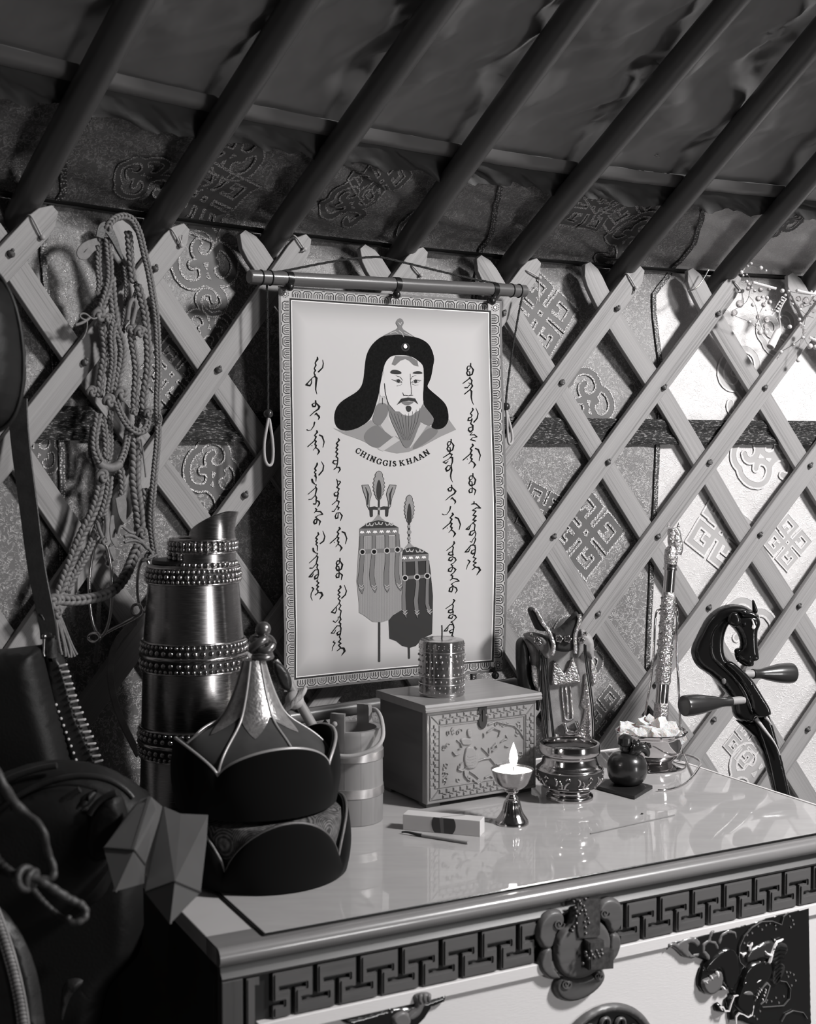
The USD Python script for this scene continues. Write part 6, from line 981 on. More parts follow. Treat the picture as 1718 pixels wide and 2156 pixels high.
msil('silver_edge', [(345, 900), (375, 960), (400, 1150), (430, 1300), (440, 1395), (415, 1395), (390, 1300), (370, 1120), (350, 1000)], .003, SY - .030); msil('silver_edge', [(800, 740), (830, 730), (840, 900), (850, 1100), (870, 1380), (720, 1385), (500, 1390), (500, 1320), (560, 1350), (700, 1360), (770, 1240), (800, 1100), (760, 1050), (790, 900)], .0025)
for q in ([(565, 870), (575, 1000), (600, 1200), (660, 1210), (695, 1190), (680, 1000), (665, 870), (650, 870), (672, 1180), (640, 1195), (615, 1180), (590, 1000), (580, 870)], [(605, 870), (625, 870), (640, 1000), (648, 1150), (630, 1160), (620, 1100)]): msil('strap_mount', q, .002)
part(ms, 'stirrup', px_solid(pillow(Polygon(MS([(590, 1220), (610, 1210), (640, 1290), (700, 1310), (735, 1280), (705, 1210), (730, 1205), (765, 1290), (740, 1340), (640, 1352), (600, 1330)])), .006, 3, 2.5), SY - .036), M['silver_plain'], smooth=50)
for q in ([(370, 480), (400, 700), (420, 1000), (440, 1390)], [(395, 520), (430, 800), (460, 1100), (490, 1390)], [(430, 520), (440, 800), (470, 1100), (505, 1390)], [(385, 500), (385, 900), (440, 1390)], [(800, 450), (820, 700), (860, 1000), (880, 1390)], [(812, 460), (840, 720), (885, 1060), (895, 1390)], [(360, 480), (360, 800), (420, 1380)]):
    part(ms, 'lacing', px_tube(MS(q), SY - .040, .0013, 8, 30), M['lacing'], smooth=60)
msp('base_block', [(400, 1385), (880, 1375), (880, 1450), (400, 1460)], .030, 4, 'leather_d', SY, False)
# ---- ornate silver sheath standing in a wire stand
FB, FT = at_y(1388, 1560, 2.40), at_y(1417, 1104, 2.42); fa = FT - FB; fl_ = np.linalg.norm(fa); fa /= fl_
sh = thing('silver_sheath', FB, 'long ornate silver rod topped by an animal head, leaning in a wire stand', 'ornament')
fr = lambda py: (1560 - py) / (1560 - 1104) * fl_; fw = lambda w: w / F * 2.38
def fseg(name, rows, m, n=32): part(sh, name, lathe([(fw(w), fr(p)) for p, w in rows], FB, n, fa), M[m], smooth=45)
fseg('bottom_mount', [(1560, 14), (1530, 17), (1500, 16), (1484, 15.5), (1482, 16.5), (1479, 14)], 'silver'); fseg('tube', [(1482, 13.5), (1436, 13.8)], 'silver_plain')
fseg('chased_sleeve', [(1440, 15), (1436, 16.5), (1400, 15.6), (1340, 15.5), (1260, 15), (1248, 13.5), (1244, 11)], 'silver'); fseg('tube', [(1248, 12.5), (1200, 12.6)], 'silver_plain'); fseg('ring', [(1201, 12), (1200, 15.5), (1196, 15.5), (1194, 13.5), (1188, 14.5), (1186, 12)], 'silver_plain'); fseg('neck_mount', [(1190, 13), (1175, 15), (1158, 14), (1150, 8)], 'silver')
fx_ = lambda px, py, d=0.0: FB + fa * fr(py) + np.array([(px - np.interp(py, [1104, 1560], [1417, 1388])) / F * 2.4, -d, 0])
part(sh, 'animal_head', [sweep(spline([fx_(1424, 1165), fx_(1426, 1145), fx_(1420, 1125), fx_(1416, 1112)], 24), np.interp(np.linspace(0, 1, 24), [0, .5, .8, 1], [.010, .0105, .0125, .009]), 14), sweep(spline([fx_(1417, 1118, .008), fx_(1411, 1132, .010), fx_(1411, 1147, .008)], 16), np.linspace(.0085, .0055, 16), 12)] +
     [lathe([(.0034, 0), (.0001, .009)], fx_(x, 1110), 10, fa) for x in (1407, 1428)] + [ball(fx_(x, 1122, .015), .0026, 1) for x in (1407, 1421)], M['silver'], smooth=60)
rel = []
for k in range(120):
    a = rng.random() * 6.28; p = 1256 + rng.random() * 176; r = fw(15.3); u_ = np.cross(fa, (0, 1.0, 0)); u_ /= np.linalg.norm(u_); v_ = np.cross(fa, u_)
    rel.append(ball(FB + fa * fr(p) + r * (math.cos(a) * u_ + math.sin(a) * v_), .0018 + rng.random() * .0016, 1))
part(sh, 'raised_relief', rel, M['silver_plain'], smooth=True, kind='stuff')
wsd = thing('wire_stand', at_z(1400, 1650, TOP), 'bent bright wire stand holding the ornate silver rod', 'stand'); bz = TOP + .002
B3 = lambda px, py: at_z(px, py, bz)
base = [B3(1385, 1664), B3(1410, 1662), B3(1442, 1650), B3(1468, 1622), B3(1474, 1604), B3(1456, 1592), B3(1430, 1587), B3(1390, 1586), B3(1352, 1590)]
part(wsd, 'base_loop', sweep(spline(base, 70), .0021, 10), M['steel'], smooth=60)
part(wsd, 'upright', sweep(spline([B3(1352, 1590), at_y(1353, 1540, 2.40), at_y(1362, 1480, 2.40), at_y(1375, 1390, 2.40), at_y(1380, 1300, 2.40), at_y(1384, 1286, 2.405), at_y(1391, 1283, 2.41)], 60), .0022, 10), M['steel'], smooth=60)
part(wsd, 'upright', sweep(spline([B3(1437, 1588), at_y(1433, 1545, 2.40), at_y(1429, 1450, 2.40), at_y(1424, 1340, 2.40), at_y(1426, 1295, 2.40), at_y(1424, 1281, 2.405), at_y(1416, 1284, 2.41)], 70), .0022, 10), M['steel'], smooth=60)
part(wsd, 'brace', sweep([B3(1440, 1590), B3(1460, 1634)], .0018, 8), M['steel'], smooth=60)
# ---- horse-head fiddle neck behind the cabinet
HYD = 2.46; HP = lambda pts: [(1420 + x / 4.688, 1240 + y / 4.688) for x, y in pts]
hf = thing('horsehead_fiddle', at_y(1660, 1720, HYD), 'black lacquered fiddle neck topped by a carved horse head, behind the right of the cabinet', 'fiddle')
def hp_(name, pts, T, bev, m='black_gloss', y=HYD, smooth=True, res=3.0, k=55): part(hf, name, px_solid(pillow(sm(HP(pts)) if smooth else Polygon(HP(pts)).buffer(0), T, bev, res), y), M[m], smooth=k)
hp_('neck', [(165, 600), (200, 500), (250, 400), (300, 310), (380, 220), (480, 165), (600, 150), (700, 172), (790, 225), (830, 270), (790, 300), (700, 290), (560, 330), (525, 360), (490, 450), (480, 560), (495, 650), (545, 712), (640, 775), (730, 855), (830, 995), (900, 1110), (940, 1235), (790, 1250), (760, 1300), (660, 1300), (590, 1260), (565, 1180), (545, 1090), (500, 1020), (400, 900), (300, 820), (230, 770), (180, 690)], .020, 13)
hp_('shoulder_rib', [(340, 560), (350, 470), (380, 400), (440, 330), (500, 310), (420, 400), (390, 480), (385, 580), (400, 660), (470, 740), (580, 840), (680, 960), (740, 1080), (780, 1240), (750, 1235), (700, 1100), (640, 980), (540, 860), (430, 760), (360, 670)], .0035, 5, y=HYD - .019)
hp_('pegbox_cover', [(545, 712), (640, 775), (730, 855), (830, 995), (900, 1110), (945, 1235), (800, 1250), (745, 1090), (680, 960), (580, 830), (500, 740)], .006, 6, 'black_lacq', HYD - .020)
hp_('head', [(560, 300), (640, 250), (720, 235), (800, 255), (838, 300), (842, 350), (822, 400), (815, 480), (818, 560), (830, 650), (825, 690), (785, 700), (775, 750), (700, 765), (650, 735), (610, 700), (598, 620), (640, 580), (645, 510), (620, 440), (560, 370), (525, 330)], .017, 14, y=HYD - .014)
hp_('cheek', [(530, 330), (540, 260), (590, 230), (640, 260), (650, 330), (620, 370), (570, 365)], .006, 8, y=HYD - .030); hp_('forelock', [(640, 225), (720, 215), (800, 240), (828, 268), (790, 285), (700, 290), (650, 270)], .008, 6, y=HYD - .024)
hp_('muzzle', [(690, 680), (740, 655), (800, 650), (832, 670), (815, 705), (770, 712), (720, 715)], .012, 8, y=HYD - .018); hp_('jaw', [(595, 600), (640, 580), (660, 620), (640, 660), (605, 650)], .010, 7, y=HYD - .014)
hp_('ear', [(768, 110), (780, 108), (805, 160), (820, 225), (800, 245), (775, 230), (768, 170)], .006, 5, y=HYD - .016); hp_('ear', [(640, 215), (690, 205), (725, 235), (690, 255), (650, 245)], .006, 5, y=HYD - .030)
hp_('blaze', [(760, 305), (772, 300), (790, 340), (803, 375), (780, 400), (762, 385), (772, 345)], .0016, 2, 'white_lacq', HYD - .0318); part(hf, 'eye', ball(at_y(1420 + 690 / 4.688, 1240 + 350 / 4.688, HYD - .031), .0035, 2), M['black_gloss'], smooth=True); part(hf, 'nostril', ball(at_y(1420 + 742 / 4.688, 1240 + 675 / 4.688, HYD - .030), .0024, 1), M['black_lacq'], smooth=True)
nk = [(600, 1290), (660, 1300), (760, 1300), (800, 1260), (930, 1240), (975, 1370), (1020, 1540), (1065, 1700), (1140, 2030), (1200, 2300), (1080, 2300), (960, 1980), (920, 1830), (860, 1620), (770, 1450), (650, 1340)]
hp_('fingerboard', nk, .014, 8, 'black_gloss', HYD + .010, False)
hp_('fingerboard_edge', [(785, 1270), (830, 1340), (880, 1480), (930, 1640), (970, 1800), (1010, 2000), (1060, 2280), (1040, 2280), (985, 2000), (945, 1800), (905, 1640), (855, 1480), (805, 1350)], .004, 3, 'dark_wood', HYD - .006, False)
for q, r in (([(800, 1275), (850, 1340), (920, 1430), (980, 1510), (1040, 1640)], .0045), ([(895, 1262), (930, 1300), (955, 1340)], .0035)): part(hf, 'string', px_tube(HP(q), HYD - .012, np.linspace(r, .0012, 40), 8, 40), M['hair'], smooth=60)
def peg(base, tip, nm):
    a, b = at_y(*[1420 + base[0] / 4.688, 1240 + base[1] / 4.688], HYD - base[2]), at_y(*[1420 + tip[0] / 4.688, 1240 + tip[1] / 4.688], HYD - tip[2]); d = b - a; l = np.linalg.norm(d); d /= l; k = HYD / F / 4.688
    part(hf, 'peg_shaft', lathe([(40 * k, -.01), (40 * k, l * .25)], a, 20, d), M['peg_shaft'], smooth=40)
    part(hf, 'peg', lathe([(r * k, l * t) for r, t in smooth_prof([(46, .16), (50, .19), (48, .26), (62, .42), (84, .60), (100, .78), (104, .92), (100, .985), (92, 1.0)], 30)] + [(.0002, l)], a, 28, d), M['peg'], smooth=40, uvaxis=d)
peg((640, 1100, .020), (90, 1155, .075), 0); peg((700, 840, .0), (1165, 830, -.045), 1)
hp_('peg_plug', [(465, 905), (480, 880), (505, 890), (510, 920), (490, 942), (470, 930)], .002, 3, 'mid_lacq', HYD - .0195)
# ---- clear bead garland at the upper right
gd = thing('bead_garland', on_wall(1640, 640, .1), 'sparkling garland of clear and pearl beads on wire at the upper right of the lattice', 'garland'); GO = .095
gw = lambda x, y, o=GO: on_wall(1400 + x / 5.403, 540 + y / 5.403, o)
wires = [[(870, 180), (950, 220), (1000, 295)], [(1000, 295), (960, 420), (900, 540), (760, 640), (880, 710), (960, 745), (1080, 860)], [(950, 450), (1030, 560), (1060, 680), (1140, 870)], [(1160, 470), (1120, 560), (1080, 640)], [(1380, 440), (1450, 540), (1520, 700), (1540, 760), (1420, 800), (1300, 690)], [(1540, 760), (1560, 900), (1510, 1080), (1520, 1180)], [(1560, 920), (1460, 1000), (1320, 1080)], [(1280, 1160), (1330, 1080)], [(1660, 560), (1600, 700), (1580, 900), (1650, 1020)], [(1300, 390), (1420, 400), (1530, 420), (1700, 440)], [(960, 90), (1090, 130), (1160, 170)], [(870, 180), (940, 110), (980, 80)], [(1530, 600), (1620, 560), (1720, 520)], [(1500, 540), (1580, 640), (1690, 700)]]
for q in wires: part(gd, 'wire', sweep(spline([gw(*p) for p in q], 26), .0005, 5), M['steel'], smooth=60)
M['tinsel'] = mat('tinsel', .85, .35, metal=.4)
for q in ([(1000, 295), (1110, 325), (1260, 365)], [(1500, 385), (1600, 410), (1718, 430)], [(1640, 920), (1730, 960)]): part(gd, 'bright_rod', sweep(spline([gw(*p, GO + .006) for p in q], 20), .0026 + .0008 * np.abs(np.sin(np.arange(20) * 1.9)), 8), M['tinsel'], smooth=40)
M['glass'] = mat('clear_bead', .9, .03, transmission_weight=.92, ior=1.45)
prl = [(870, 180, 24), (1090, 130, 26), (940, 110, 16), (1150, 160, 14), (980, 80, 18), (890, 215, 14), (930, 205, 12), (930, 285, 20), (985, 350, 20), (1160, 470, 24), (1110, 460, 20), (1080, 865, 32), (1145, 865, 30), (960, 745, 24), (1000, 550, 24), (1220, 605, 12), (1150, 610, 10), (1040, 770, 18), (1070, 780, 14), (1335, 390, 26), (1405, 395, 18), (1370, 440, 18), (1420, 800, 26), (1310, 690, 14), (1320, 1085, 22), (1515, 1180, 26), (1650, 1020, 34), (1715, 1030, 30), (1530, 715, 20), (1540, 760, 16), (1540, 600, 20), (1450, 540, 16), (1570, 920, 22), (1500, 390, 18), (1665, 400, 16), (1620, 680, 14), (1580, 790, 12), (1465, 1000, 12)]
gls = [(850, 540, 46), (790, 640, 36), (1190, 520, 30), (1120, 550, 30), (1060, 690, 30), (1150, 720, 40), (1060, 480, 34), (945, 365, 26), (955, 320, 26), (1180, 375, 26), (1085, 380, 30), (1140, 790, 30), (1020, 390, 20), (1600, 500, 44), (1560, 560, 30), (1660, 520, 30), (1690, 480, 34), (1520, 480, 34), (1440, 470, 30), (1690, 620, 26), (1590, 850, 26), (1550, 800, 18), (1280, 1160, 16), (770, 660, 22)]
for x, y, r in prl: part(gd, 'pearl_bead', ball(gw(x, y, GO + .004 * math.sin(x)), r / 5.403 / F * 2.75 * .95, 2), M['pearl'], smooth=True)
for x, y, r in gls: part(gd, 'clear_bead', ball(gw(x, y, GO + .004 * math.cos(y)), r / 5.403 / F * 2.75 * .95, 2), M['glass'], smooth=True)
c0_, c1_ = gw(1290, 850, GO + .004), gw(1200, 1030, GO + .012); part(gd, 'white_tube', lathe([(.003, -.006), (.0045, 0), (.0078, .002), (.0082, .02), (.0085, .028), (.0088, np.linalg.norm(c1_ - c0_)), (.0075, np.linalg.norm(c1_ - c0_) + .001), (.0070, np.linalg.norm(c1_ - c0_) - .01), (.0002, np.linalg.norm(c1_ - c0_) - .01)], c0_, 28, c1_ - c0_), M['white_lacq'], smooth=35)
part(gd, 'tube_wire', sweep(spline([gw(1290, 850), gw(1310, 760), gw(1300, 690), gw(1380, 480)], 24), .0018, 6), M['pearl'], smooth=60)
tagm = px_solid(extr(Polygon([(1400 + x / 5.403, 540 + y / 5.403) for x, y in [(1240, 610), (1290, 640), (1385, 480), (1330, 450)]]), .0008), 2.76); part(gd, 'paper_tag', tagm, M['card'])
part(gd, 'tag_lines', px_solid(unary_union([LineString([(1400 + (1262 + 18 * k) / 5.403, 540 + (590 - 30 * k) / 5.403), (1400 + (1292 + 18 * k) / 5.403, 540 + (608 - 30 * k) / 5.403)]).buffer(1.0) for k in range(5)]).pipe(lambda p: extr(p, .0003)) if 0 else extr(unary_union([LineString([(1400 + (1262 + 18 * k) / 5.403, 540 + (590 - 30 * k) / 5.403), (1400 + (1292 + 18 * k) / 5.403, 540 + (608 - 30 * k) / 5.403)]).buffer(1.0) for k in range(5)]), .0003), 2.7588), M['print_dark'], kind='stuff')
part(gd, 'tip_wire', sweep(spline([on_wall(x, y, OFF_ + .016) for x, y in ((1449, 612), (1466, 606), (1478, 592), (1492, 568))], 20), .0016, 8), M['steel'], smooth=60)
# ---- plaited rawhide bridle hung on a lattice tip
br = thing('plaited_bridle', on_wall(250, 1250, .1), 'bridle of pale plaited rawhide cords with metal bit rings hung on a lattice tip', 'bridle'); BO = .092
bw_ = lambda x, y, o=BO: on_wall(x, y, o); PXM = 2.05 / F
ropes = [([(226, 482), (236, 464), (252, 456), (270, 457), (284, 470), (296, 500), (303, 530), (313, 570), (320, 610), (328, 660), (331, 700), (333, 750), (333, 800), (331, 850), (333, 900), (330, 950), (325, 1000), (320, 1060), (318, 1100), (325, 1160), (333, 1185)], 15, 4, .104),
 ([(270, 488), (273, 520), (276, 560), (281, 595)], 16, 3, .09), ([(290, 600), (297, 625), (305, 660), (309, 700), (312, 740), (310, 790), (305, 820), (302, 850), (306, 880)], 17, 3, .098), ([(213, 500), (207, 540), (208, 575), (210, 600), (205, 620)], 13, 3, .088), ([(226, 502), (229, 540), (231, 580), (226, 610), (216, 640), (209, 660)], 17, 4, .096),
 ([(234, 585), (237, 630), (240, 660), (245, 690), (255, 720), (257, 750), (250, 790), (245, 820), (243, 835)], 19, 4, .094), ([(212, 670), (219, 710), (221, 740), (217, 770), (212, 800), (209, 835)], 16, 3, .092), ([(240, 680), (236, 720), (238, 760), (233, 800), (230, 840)], 16, 4, .10), ([(276, 695), (282, 740), (287, 780), (285, 820), (284, 860)], 16, 3, .092), ([(262, 560), (266, 620), (262, 660), (258, 700)], 10, 3, .084),
 ([(207, 872), (200, 915), (200, 945), (210, 970), (222, 978)], 17, 4, .104), ([(250, 976), (262, 950), (268, 920), (270, 900)], 15, 4, .102), ([(215, 878), (221, 910), (223, 940), (222, 965)], 14, 3, .092), ([(234, 866), (232, 900), (233, 940), (228, 968)], 12, 3, .088), ([(194, 900), (190, 930), (190, 960), (198, 985)], 9, 3, .09),
 ([(243, 842), (252, 866), (268, 893), (290, 909), (305, 904), (311, 882)], 15, 4, .112), ([(283, 918), (285, 960), (284, 1000), (287, 1040), (292, 1080), (294, 1122)], 24, 4, .10), ([(212, 1000), (205, 1050), (190, 1090), (170, 1130), (150, 1180), (135, 1220), (122, 1255), (114, 1266)], 20, 4, .105), ([(230, 1005), (222, 1060), (205, 1110), (185, 1160), (160, 1205), (140, 1246)], 17, 4, .10),
 ([(122, 1262), (160, 1264), (200, 1258), (235, 1245), (262, 1215), (278, 1180), (292, 1150)], 22, 4, .112), ([(253, 985), (258, 1020), (256, 1050)], 15, 3, .096), ([(307, 1030), (306, 1080), (303, 1120)], 16, 3, .094), ([(212, 1240), (207, 1300), (205, 1350), (200, 1395)], 9, 3, .085), ([(285, 860), (290, 880), (286, 905)], 12, 3, .09)]
for q, w, s, o in ropes: part(br, 'plaited_cord', braid([bw_(x, y, o + .002 * math.sin(y * .02)) for x, y in q], w / 2 * PXM, s), M['rawhide'], smooth=60)
def turk(x, y, r, o=.112):
    c = bw_(x, y, o); r = r * PXM; t = np.linspace(0, 2 * np.pi, 110, endpoint=False); n = out_n(c); u = np.array([n[1], -n[0], 0]); R1 = r * .58
    q = c + ((R1 + r * .34 * np.cos(3 * t)) * np.cos(2 * t))[:, None] * u + ((R1 + r * .34 * np.cos(3 * t)) * np.sin(2 * t))[:, None] * np.array([0, 0, 1.0]) + (r * .38 * np.sin(3 * t))[:, None] * n
    part(br, 'knot', [sweep(q, r * .36, 7, True), ball(c, r * .62, 1)], M['rawhide'], smooth=60)
for k in ((113, 1268, 14, .118), (208, 662, 13, .108), (226, 670, 9, .108), (229, 843, 12, .112), (255, 830, 13, .112), (193, 824, 10, .09), (215, 1002, 12, .114), (298, 1122, 11, .112), (275, 693, 9, .1), (293, 698, 11, .104), (283, 866, 8, .108), (218, 1138, 9, .105), (120, 1290, 11, .112), (314, 1170, 9, .105), (312, 870, 9, .11), (232, 1185, 7, .1)): turk(*k)
sm_ = lambda pts, w, o=.1, n=30: sweep(spline([bw_(x, y, o) for x, y in pts], n), w / 2 * PXM, 8)
part(br, 'leather_sleeve', sm_([(208, 974), (220, 983), (236, 985), (252, 976)], 19, .106), M['rawhide'], smooth=60)
for q in ([(268, 674), (271, 650), (275, 635), (281, 630)], [(281, 630), (286, 640), (283, 660), (278, 684)]): part(br, 'leather_loop', sm_(q, 10, .1), M['rawhide'], smooth=60)
part(br, 'twisted_link', braid([bw_(x, y, .098) for x, y in ((284, 594), (288, 605), (285, 618), (280, 632))], 4 * PXM, 3), M['lacing'], smooth=60)
for q in ([(113, 1278), (122, 1310), (132, 1345), (138, 1382)], [(115, 1278), (126, 1310), (140, 1340), (150, 1384)], [(118, 1280), (134, 1315), (148, 1350), (162, 1378)], [(114, 1280), (120, 1320), (124, 1350), (130, 1378)], [(118, 1280), (130, 1312), (142, 1345), (157, 1382)], [(116, 1280), (128, 1320), (136, 1350), (145, 1384)]): part(br, 'tassel_strand', sm_(q, 5.5, .112), M['rawhide'], smooth=60)
for q, w in (([(205, 668), (190, 668), (178, 660), (168, 664), (175, 672), (190, 668)], 4), ([(188, 670), (172, 680), (158, 684)], 6), ([(183, 672), (182, 695), (173, 714)], 3), ([(248, 1125), (256, 1108), (266, 1115), (285, 1122)], 6), ([(262, 1130), (275, 1128), (290, 1135), (310, 1155)], 8), ([(262, 1142), (278, 1138), (296, 1142), (320, 1165)], 7), ([(308, 1175), (300, 1182), (322, 1172), (330, 1168)], 5), ([(205, 1100), (210, 1118), (216, 1132)], 8), ([(222, 1085), (224, 1108), (222, 1130)], 8), ([(333, 870), (340, 880), (338, 890), (332, 886)], 4), ([(297, 925), (302, 960), (307, 1005)], 3.5)): part(br, 'thong_end', sm_(q, w, .112), M['rawhide'], smooth=60)
def lstrap(q, w, o, m='leather', t=.0022, name='leather_strap', par=None):
    p = spline([bw_(x, y, o) for x, y in q], 40); n = np.array([out_n(z) for z in p]); part(par or br, name, strap(p, np.interp(np.linspace(0, 1, 40), np.linspace(0, 1, len(np.atleast_1d(w))), np.atleast_1d(w)) * PXM, t, n), M[m], smooth=40)
lstrap([(205, 508), (186, 514), (172, 524), (168, 536), (176, 540), (186, 532), (200, 520)], 14, .098, 'rawhide'); lstrap([(210, 500), (222, 478), (238, 500), (258, 545)], [18, 22, 14, 4], .102, 'leather_d'); lstrap([(252, 1045), (256, 1065), (258, 1085), (264, 1100)], [24, 24, 18, 8], .102, 'rawhide'); lstrap([(237, 1085), (236, 1110), (240, 1135), (246, 1150)], [6, 12, 16, 8], .104, 'rawhide'); lstrap([(234, 1150), (238, 1165), (240, 1180)], [14, 12, 4], .104, 'rawhide')
lstrap([(285, 1310), (258, 1335), (240, 1365), (232, 1410), (240, 1470), (262, 1530), (292, 1590)], 15, .085, 'leather', .003, 'rein')
def bring(x, y, rx, ry, o, n=60):
    a = np.linspace(0, 2 * np.pi, n, endpoint=False); return sweep(np.array([bw_(x + rx * math.cos(k), y + ry * math.sin(k), o + .010 * math.cos(k)) for k in a]), .0025, 9, True)
part(br, 'bit_ring', bring(212, 1238, 24, 100, .098), M['ring'], smooth=60); part(br, 'bit_ring', bring(304, 1232, 15, 56, .104), M['ring'], smooth=60)
part(br, 'mouthpiece', sm_([(212, 1340), (250, 1318), (285, 1300), (292, 1294)], 7, .1), M['ring'], smooth=60); part(br, 'bit_eye', bring(198, 1342, 12, 9, .104, 30), M['ring'], smooth=60); part(br, 'bit_eye', bring(288, 1284, 10, 12, .106, 30), M['ring'], smooth=60)
# ---- black bag with long strap, and the round dark shape at the left edge
BGY = 1.78
bg = thing('leather_bag', at_y(60, 1620, BGY), 'black leather bag with white-stitched edge hanging on a long buckled strap at the left', 'bag')
bq = lambda name, pts, T, bev, m, y=BGY, smooth=False: part(bg, name, px_solid(pillow(sm(pts) if smooth else Polygon(pts).buffer(0), T, bev, 9), y), M[m], smooth=55)
bq('body', [(-140, 1385), (-60, 1372), (20, 1366), (88, 1358), (98, 1400), (115, 1470), (135, 1540), (152, 1610), (150, 1680), (-140, 1690)], .045, 40, 'leather_b')
bq('stitched_gusset', [(92, 1372), (125, 1375), (140, 1400), (168, 1500), (200, 1570), (215, 1610), (218, 1640), (165, 1640), (140, 1560), (112, 1470)], .016, 8, 'leather_d', BGY + .012)
for k in range(17):
    t_ = k / 16; x = np.interp(t_, [0, .4, .75, 1], [131, 156, 186, 206]); y = 1402 + t_ * 202
    part(bg, 'white_stitch', px_solid(pillow(LineString([(x - 6, y + 1), (x + 9, y - 3 + 2 * (k % 2))]).buffer(2.6), .003, 2, 2.0), BGY - .004), M['stitch'], smooth=60)
for k in range(9): x, y = np.interp(k / 8, [0, 1], [118, 160]), 1484 + k * 14.5; part(bg, 'white_stitch', ball(at_y(x, y, BGY - .006), .0022, 1), M['stitch'], smooth=True)
q = np.array([at_y(x, y, BGY + dy) for x, y, dy in spline([(38, 840, .10), (45, 950, .08), (62, 1080, .05), (78, 1200, .02), (96, 1290, .0), (103, 1345, .0)], 40)]); part(bg, 'strap', strap(q, np.interp(np.linspace(0, 1, 40), [0, 1], [44, 37]) / F * 1.7, .004, (.1, -1, 0)), M['leather_d'], smooth=40)
part(bg, 'buckle', [sweep(np.array([at_y(x, y, BGY - .006) for x, y in ((93, 1340), (92, 1375), (94, 1382))]), .0022, 8), sweep(np.array([at_y(x, y, BGY - .006) for x, y in ((92, 1341), (116, 1340))]), .002, 8), ball(at_y(93, 1340, BGY - .007), .0036, 2)], M['ring'], smooth=60)
bq('strap_loop', [(80, 1285), (92, 1290), (118, 1335), (122, 1400), (112, 1408), (96, 1400), (88, 1345)], .006, 4, 'leather_d', BGY + .002)
rsn = thing('round_leather_case', at_y(-40, 900, 1.55), 'rounded black leather case cut off by the left edge, above the bag strap', 'case')
part(rsn, 'body', px_solid(pillow(sm([(-130, 520), (-60, 545), (10, 600), (38, 680), (47, 760), (42, 830), (22, 880), (-10, 905), (-60, 915), (-150, 900)]), .05, 42, 9), 1.55), M['leather_b'], smooth=60)
part(rsn, 'edge_seam', sweep(np.array([at_y(x, y, 1.55) for x, y in spline([(-60, 540), (10, 597), (40, 680), (49, 760), (44, 830), (24, 884), (-20, 912)], 50)]), .0028, 8), M['lacing'], smooth=60)
# ---- dark leather saddle in the left foreground
SGY = 1.52
sd = thing('riding_saddle', at_y(80, 2300, SGY), 'dark leather riding saddle in the left foreground below the bag', 'saddle')
sp_ = lambda name, pts, T, bev, m, y=SGY, smooth=True, res=12: part(sd, name, px_solid(pillow(sm(pts) if smooth else Polygon(pts).buffer(0), T, bev, res), y), M[m], smooth=60)
sp_('cantle', [(-120, 1760), (-60, 1670), (20, 1622), (110, 1602), (200, 1612), (275, 1648), (325, 1700), (300, 1760), (250, 1830), (200, 1900), (-100, 1900)], .045, 55, 'leather_b', SGY + .05)
sp_('seat', [(-120, 1830), (-40, 1735), (40, 1680), (120, 1652), (190, 1655), (245, 1690), (262, 1760), (230, 1830), (170, 1900), (60, 1960), (-100, 1960)], .050, 60, 'leather_b', SGY + .01)
for pts, y in (([(30, 1790), (70, 1720), (120, 1680), (170, 1664), (150, 1700), (120, 1770), (112, 1840), (90, 1900), (30, 1880)], -.008), ([(108, 1800), (130, 1730), (168, 1680), (205, 1662), (190, 1700), (183, 1770), (190, 1830), (150, 1870), (115, 1850)], -.018), ([(182, 1780), (190, 1720), (215, 1680), (245, 1668), (262, 1690), (270, 1760), (240, 1800), (200, 1810)], -.028)): sp_('seat_panel', pts, .018, 22, 'leather_b', SGY + y)
for q, y in (([(-40, 1745), (20, 1690), (80, 1655), (150, 1636), (220, 1640), (280, 1680)], -.0), ([(-60, 1690), (10, 1645), (70, 1622), (120, 1612)], .012), ([(105, 1720), (130, 1690), (168, 1662)], -.026), ([(190, 1715), (212, 1685), (245, 1668)], -.040)): part(sd, 'welt', sweep(np.array([at_y(a, b, SGY + y) for a, b in spline(q, 40)]), .0040, 8), M['leather_d'], smooth=60)
sp_('saddle_tree', [(-120, 1880), (60, 1860), (180, 1800), (280, 1780), (300, 1900), (290, 2010), (230, 2080), (150, 2300), (-120, 2300)], .04, 40, 'leather_b', SGY + .08)
sp_('flap', [(-150, 1860), (-40, 1880), (40, 1960), (80, 2060), (95, 2160), (80, 2300), (-150, 2300)], .012, 14, 'leather_d', SGY - .13)
part(sd, 'embossed_border', strap(np.array([at_y(a, b, SGY - .145) for a, b in spline([(-20, 1900), (10, 1980), (35, 2070), (50, 2160), (55, 2280)], 40)]), .0135, .003, (0, -1, 0)), M['leather'], smooth=40)
part(sd, 'border_knurl', [ball(at_y(a, b, SGY - .148), .0034, 1, (1.3, .6, .8)) for a, b in resample(spline([(-20, 1900), (10, 1980), (35, 2070), (50, 2160), (55, 2280)], 60), 8.5)], M['leather'], smooth=True, kind='stuff')
sp_('girth_ring', [(130, 2085), (150, 2060), (175, 2065), (160, 2085), (140, 2120), (130, 2150)], .006, 8, 'leather_d', SGY + .0)
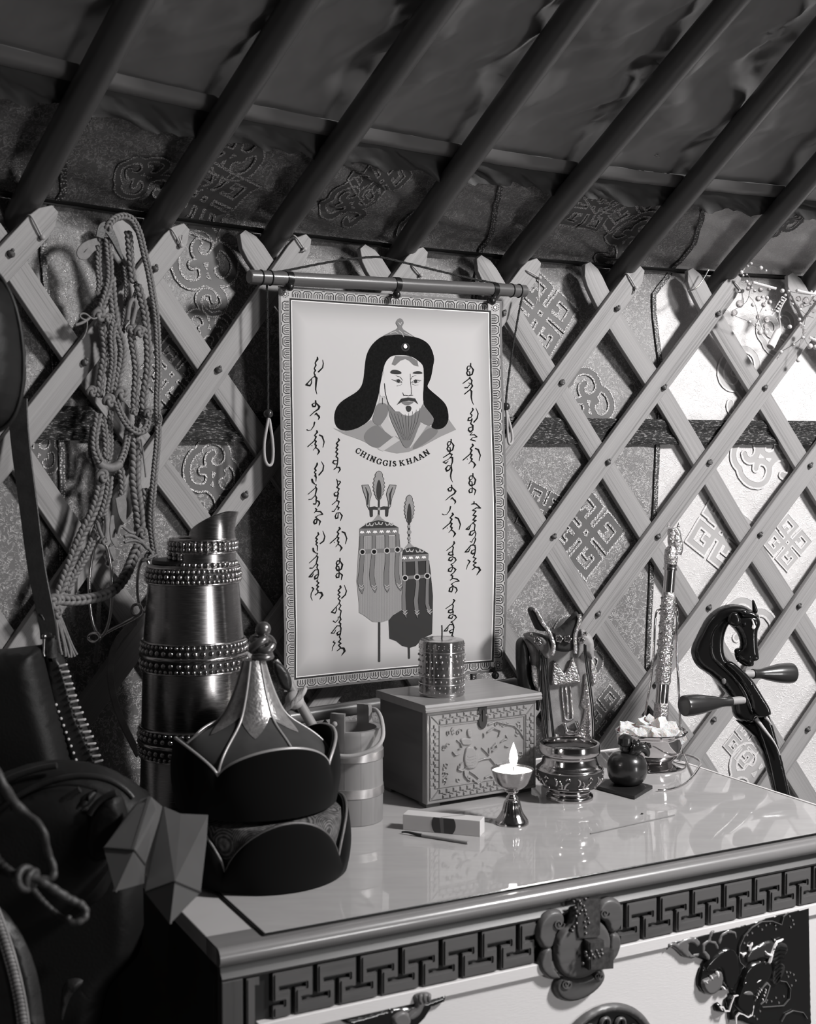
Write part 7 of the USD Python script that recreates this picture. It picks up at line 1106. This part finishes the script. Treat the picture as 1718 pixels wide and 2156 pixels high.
# ---- rolled thong with a knot in front of the saddle
th_ = thing('leather_thong', at_y(60, 1900, 1.19), 'twisted leather thong tied in a knot, hanging in front of the saddle', 'thong')
M['thong'] = mat('thong_leather', .045, .5, var=.35, vscale=60, bump=.5, bscale=120, bdist=.003)
tz = lambda q, w, y, nm='thong': part(th_, nm, sweep(np.array([at_y(a, b, y + .006 * math.sin(b * .06)) for a, b in spline(q, 60)]), np.interp(np.linspace(0, 1, 60), np.linspace(0, 1, len(w)), w) * 1.19 / F / 2 * (1 + .10 * np.sin(np.arange(60) * 1.1)), 10), M['thong'], smooth=60)
tz([(-30, 1590), (0, 1640), (45, 1705), (88, 1745), (100, 1790), (112, 1822), (112, 1845), (95, 1852), (60, 1850)], [22, 20, 20, 17, 16, 15, 16, 18], 1.19); tz([(-40, 1760), (0, 1815), (30, 1840), (60, 1850)], [22, 18, 16, 20], 1.18); tz([(-30, 1832), (10, 1838), (45, 1848)], [18, 16, 18], 1.185)
tz([(60, 1848), (110, 1870), (150, 1895), (175, 1908), (181, 1925), (172, 1938), (150, 1942), (145, 1930)], [16, 17, 20, 18, 16, 15, 14, 12], 1.18); tz([(58, 1855), (80, 1885), (110, 1915), (148, 1943)], [14, 12, 10, 8], 1.185)
part(th_, 'knot', [ball(at_y(55, 1850, 1.18), .0105, 2, (1.2, .9, .9)), tor(at_y(55, 1850, 1.175), .0095, .0038, (.8, -.5, .3), 28), tor(at_y(66, 1852, 1.178), .008, .0035, (.9, -.3, -.2), 28)], M['thong'], smooth=60)
# ================= unseen rest of the round tent, out of view: dark felt to darken reflections, door gap, crown
M['felt_far'] = mat('unseen_dark_felt', .10, .9, var=.2, vscale=6)
PD = -.62                                                            # bearing of the unseen door from the tent's centre
def far_wall(p0, p1, z0, z1, n): return sheet(lambda ph, z: wall_pt(ph, z), np.linspace(p0, p1, n), [z0, (z0 + z1) / 2, z1])
dw = .115; 
part(None, 'unseen_wall_front', [far_wall(PH1, PD + dw, -CAMZ, ZW, 24), far_wall(PD - dw, PH0 - 2 * math.pi, -CAMZ, ZW, 40)], M['felt_far'], smooth=False, kind='structure')
part(roof, 'unseen_canvas', sheet(lambda ph, q: lining_pt(ph, q, -.004, False), np.linspace(PH1, PH0 - 2 * math.pi, 60), np.linspace(ZW, ZW + 2.95, 10)), M['felt_far'], smooth=False)
part(roof, 'unseen_crown_canvas', sheet(lambda ph, q: lining_pt(ph, q, -.004, False), np.linspace(PH0, PH1, 24), np.linspace(ZW + 2.3, ZW + 2.95, 4)), M['felt_far'], smooth=False)
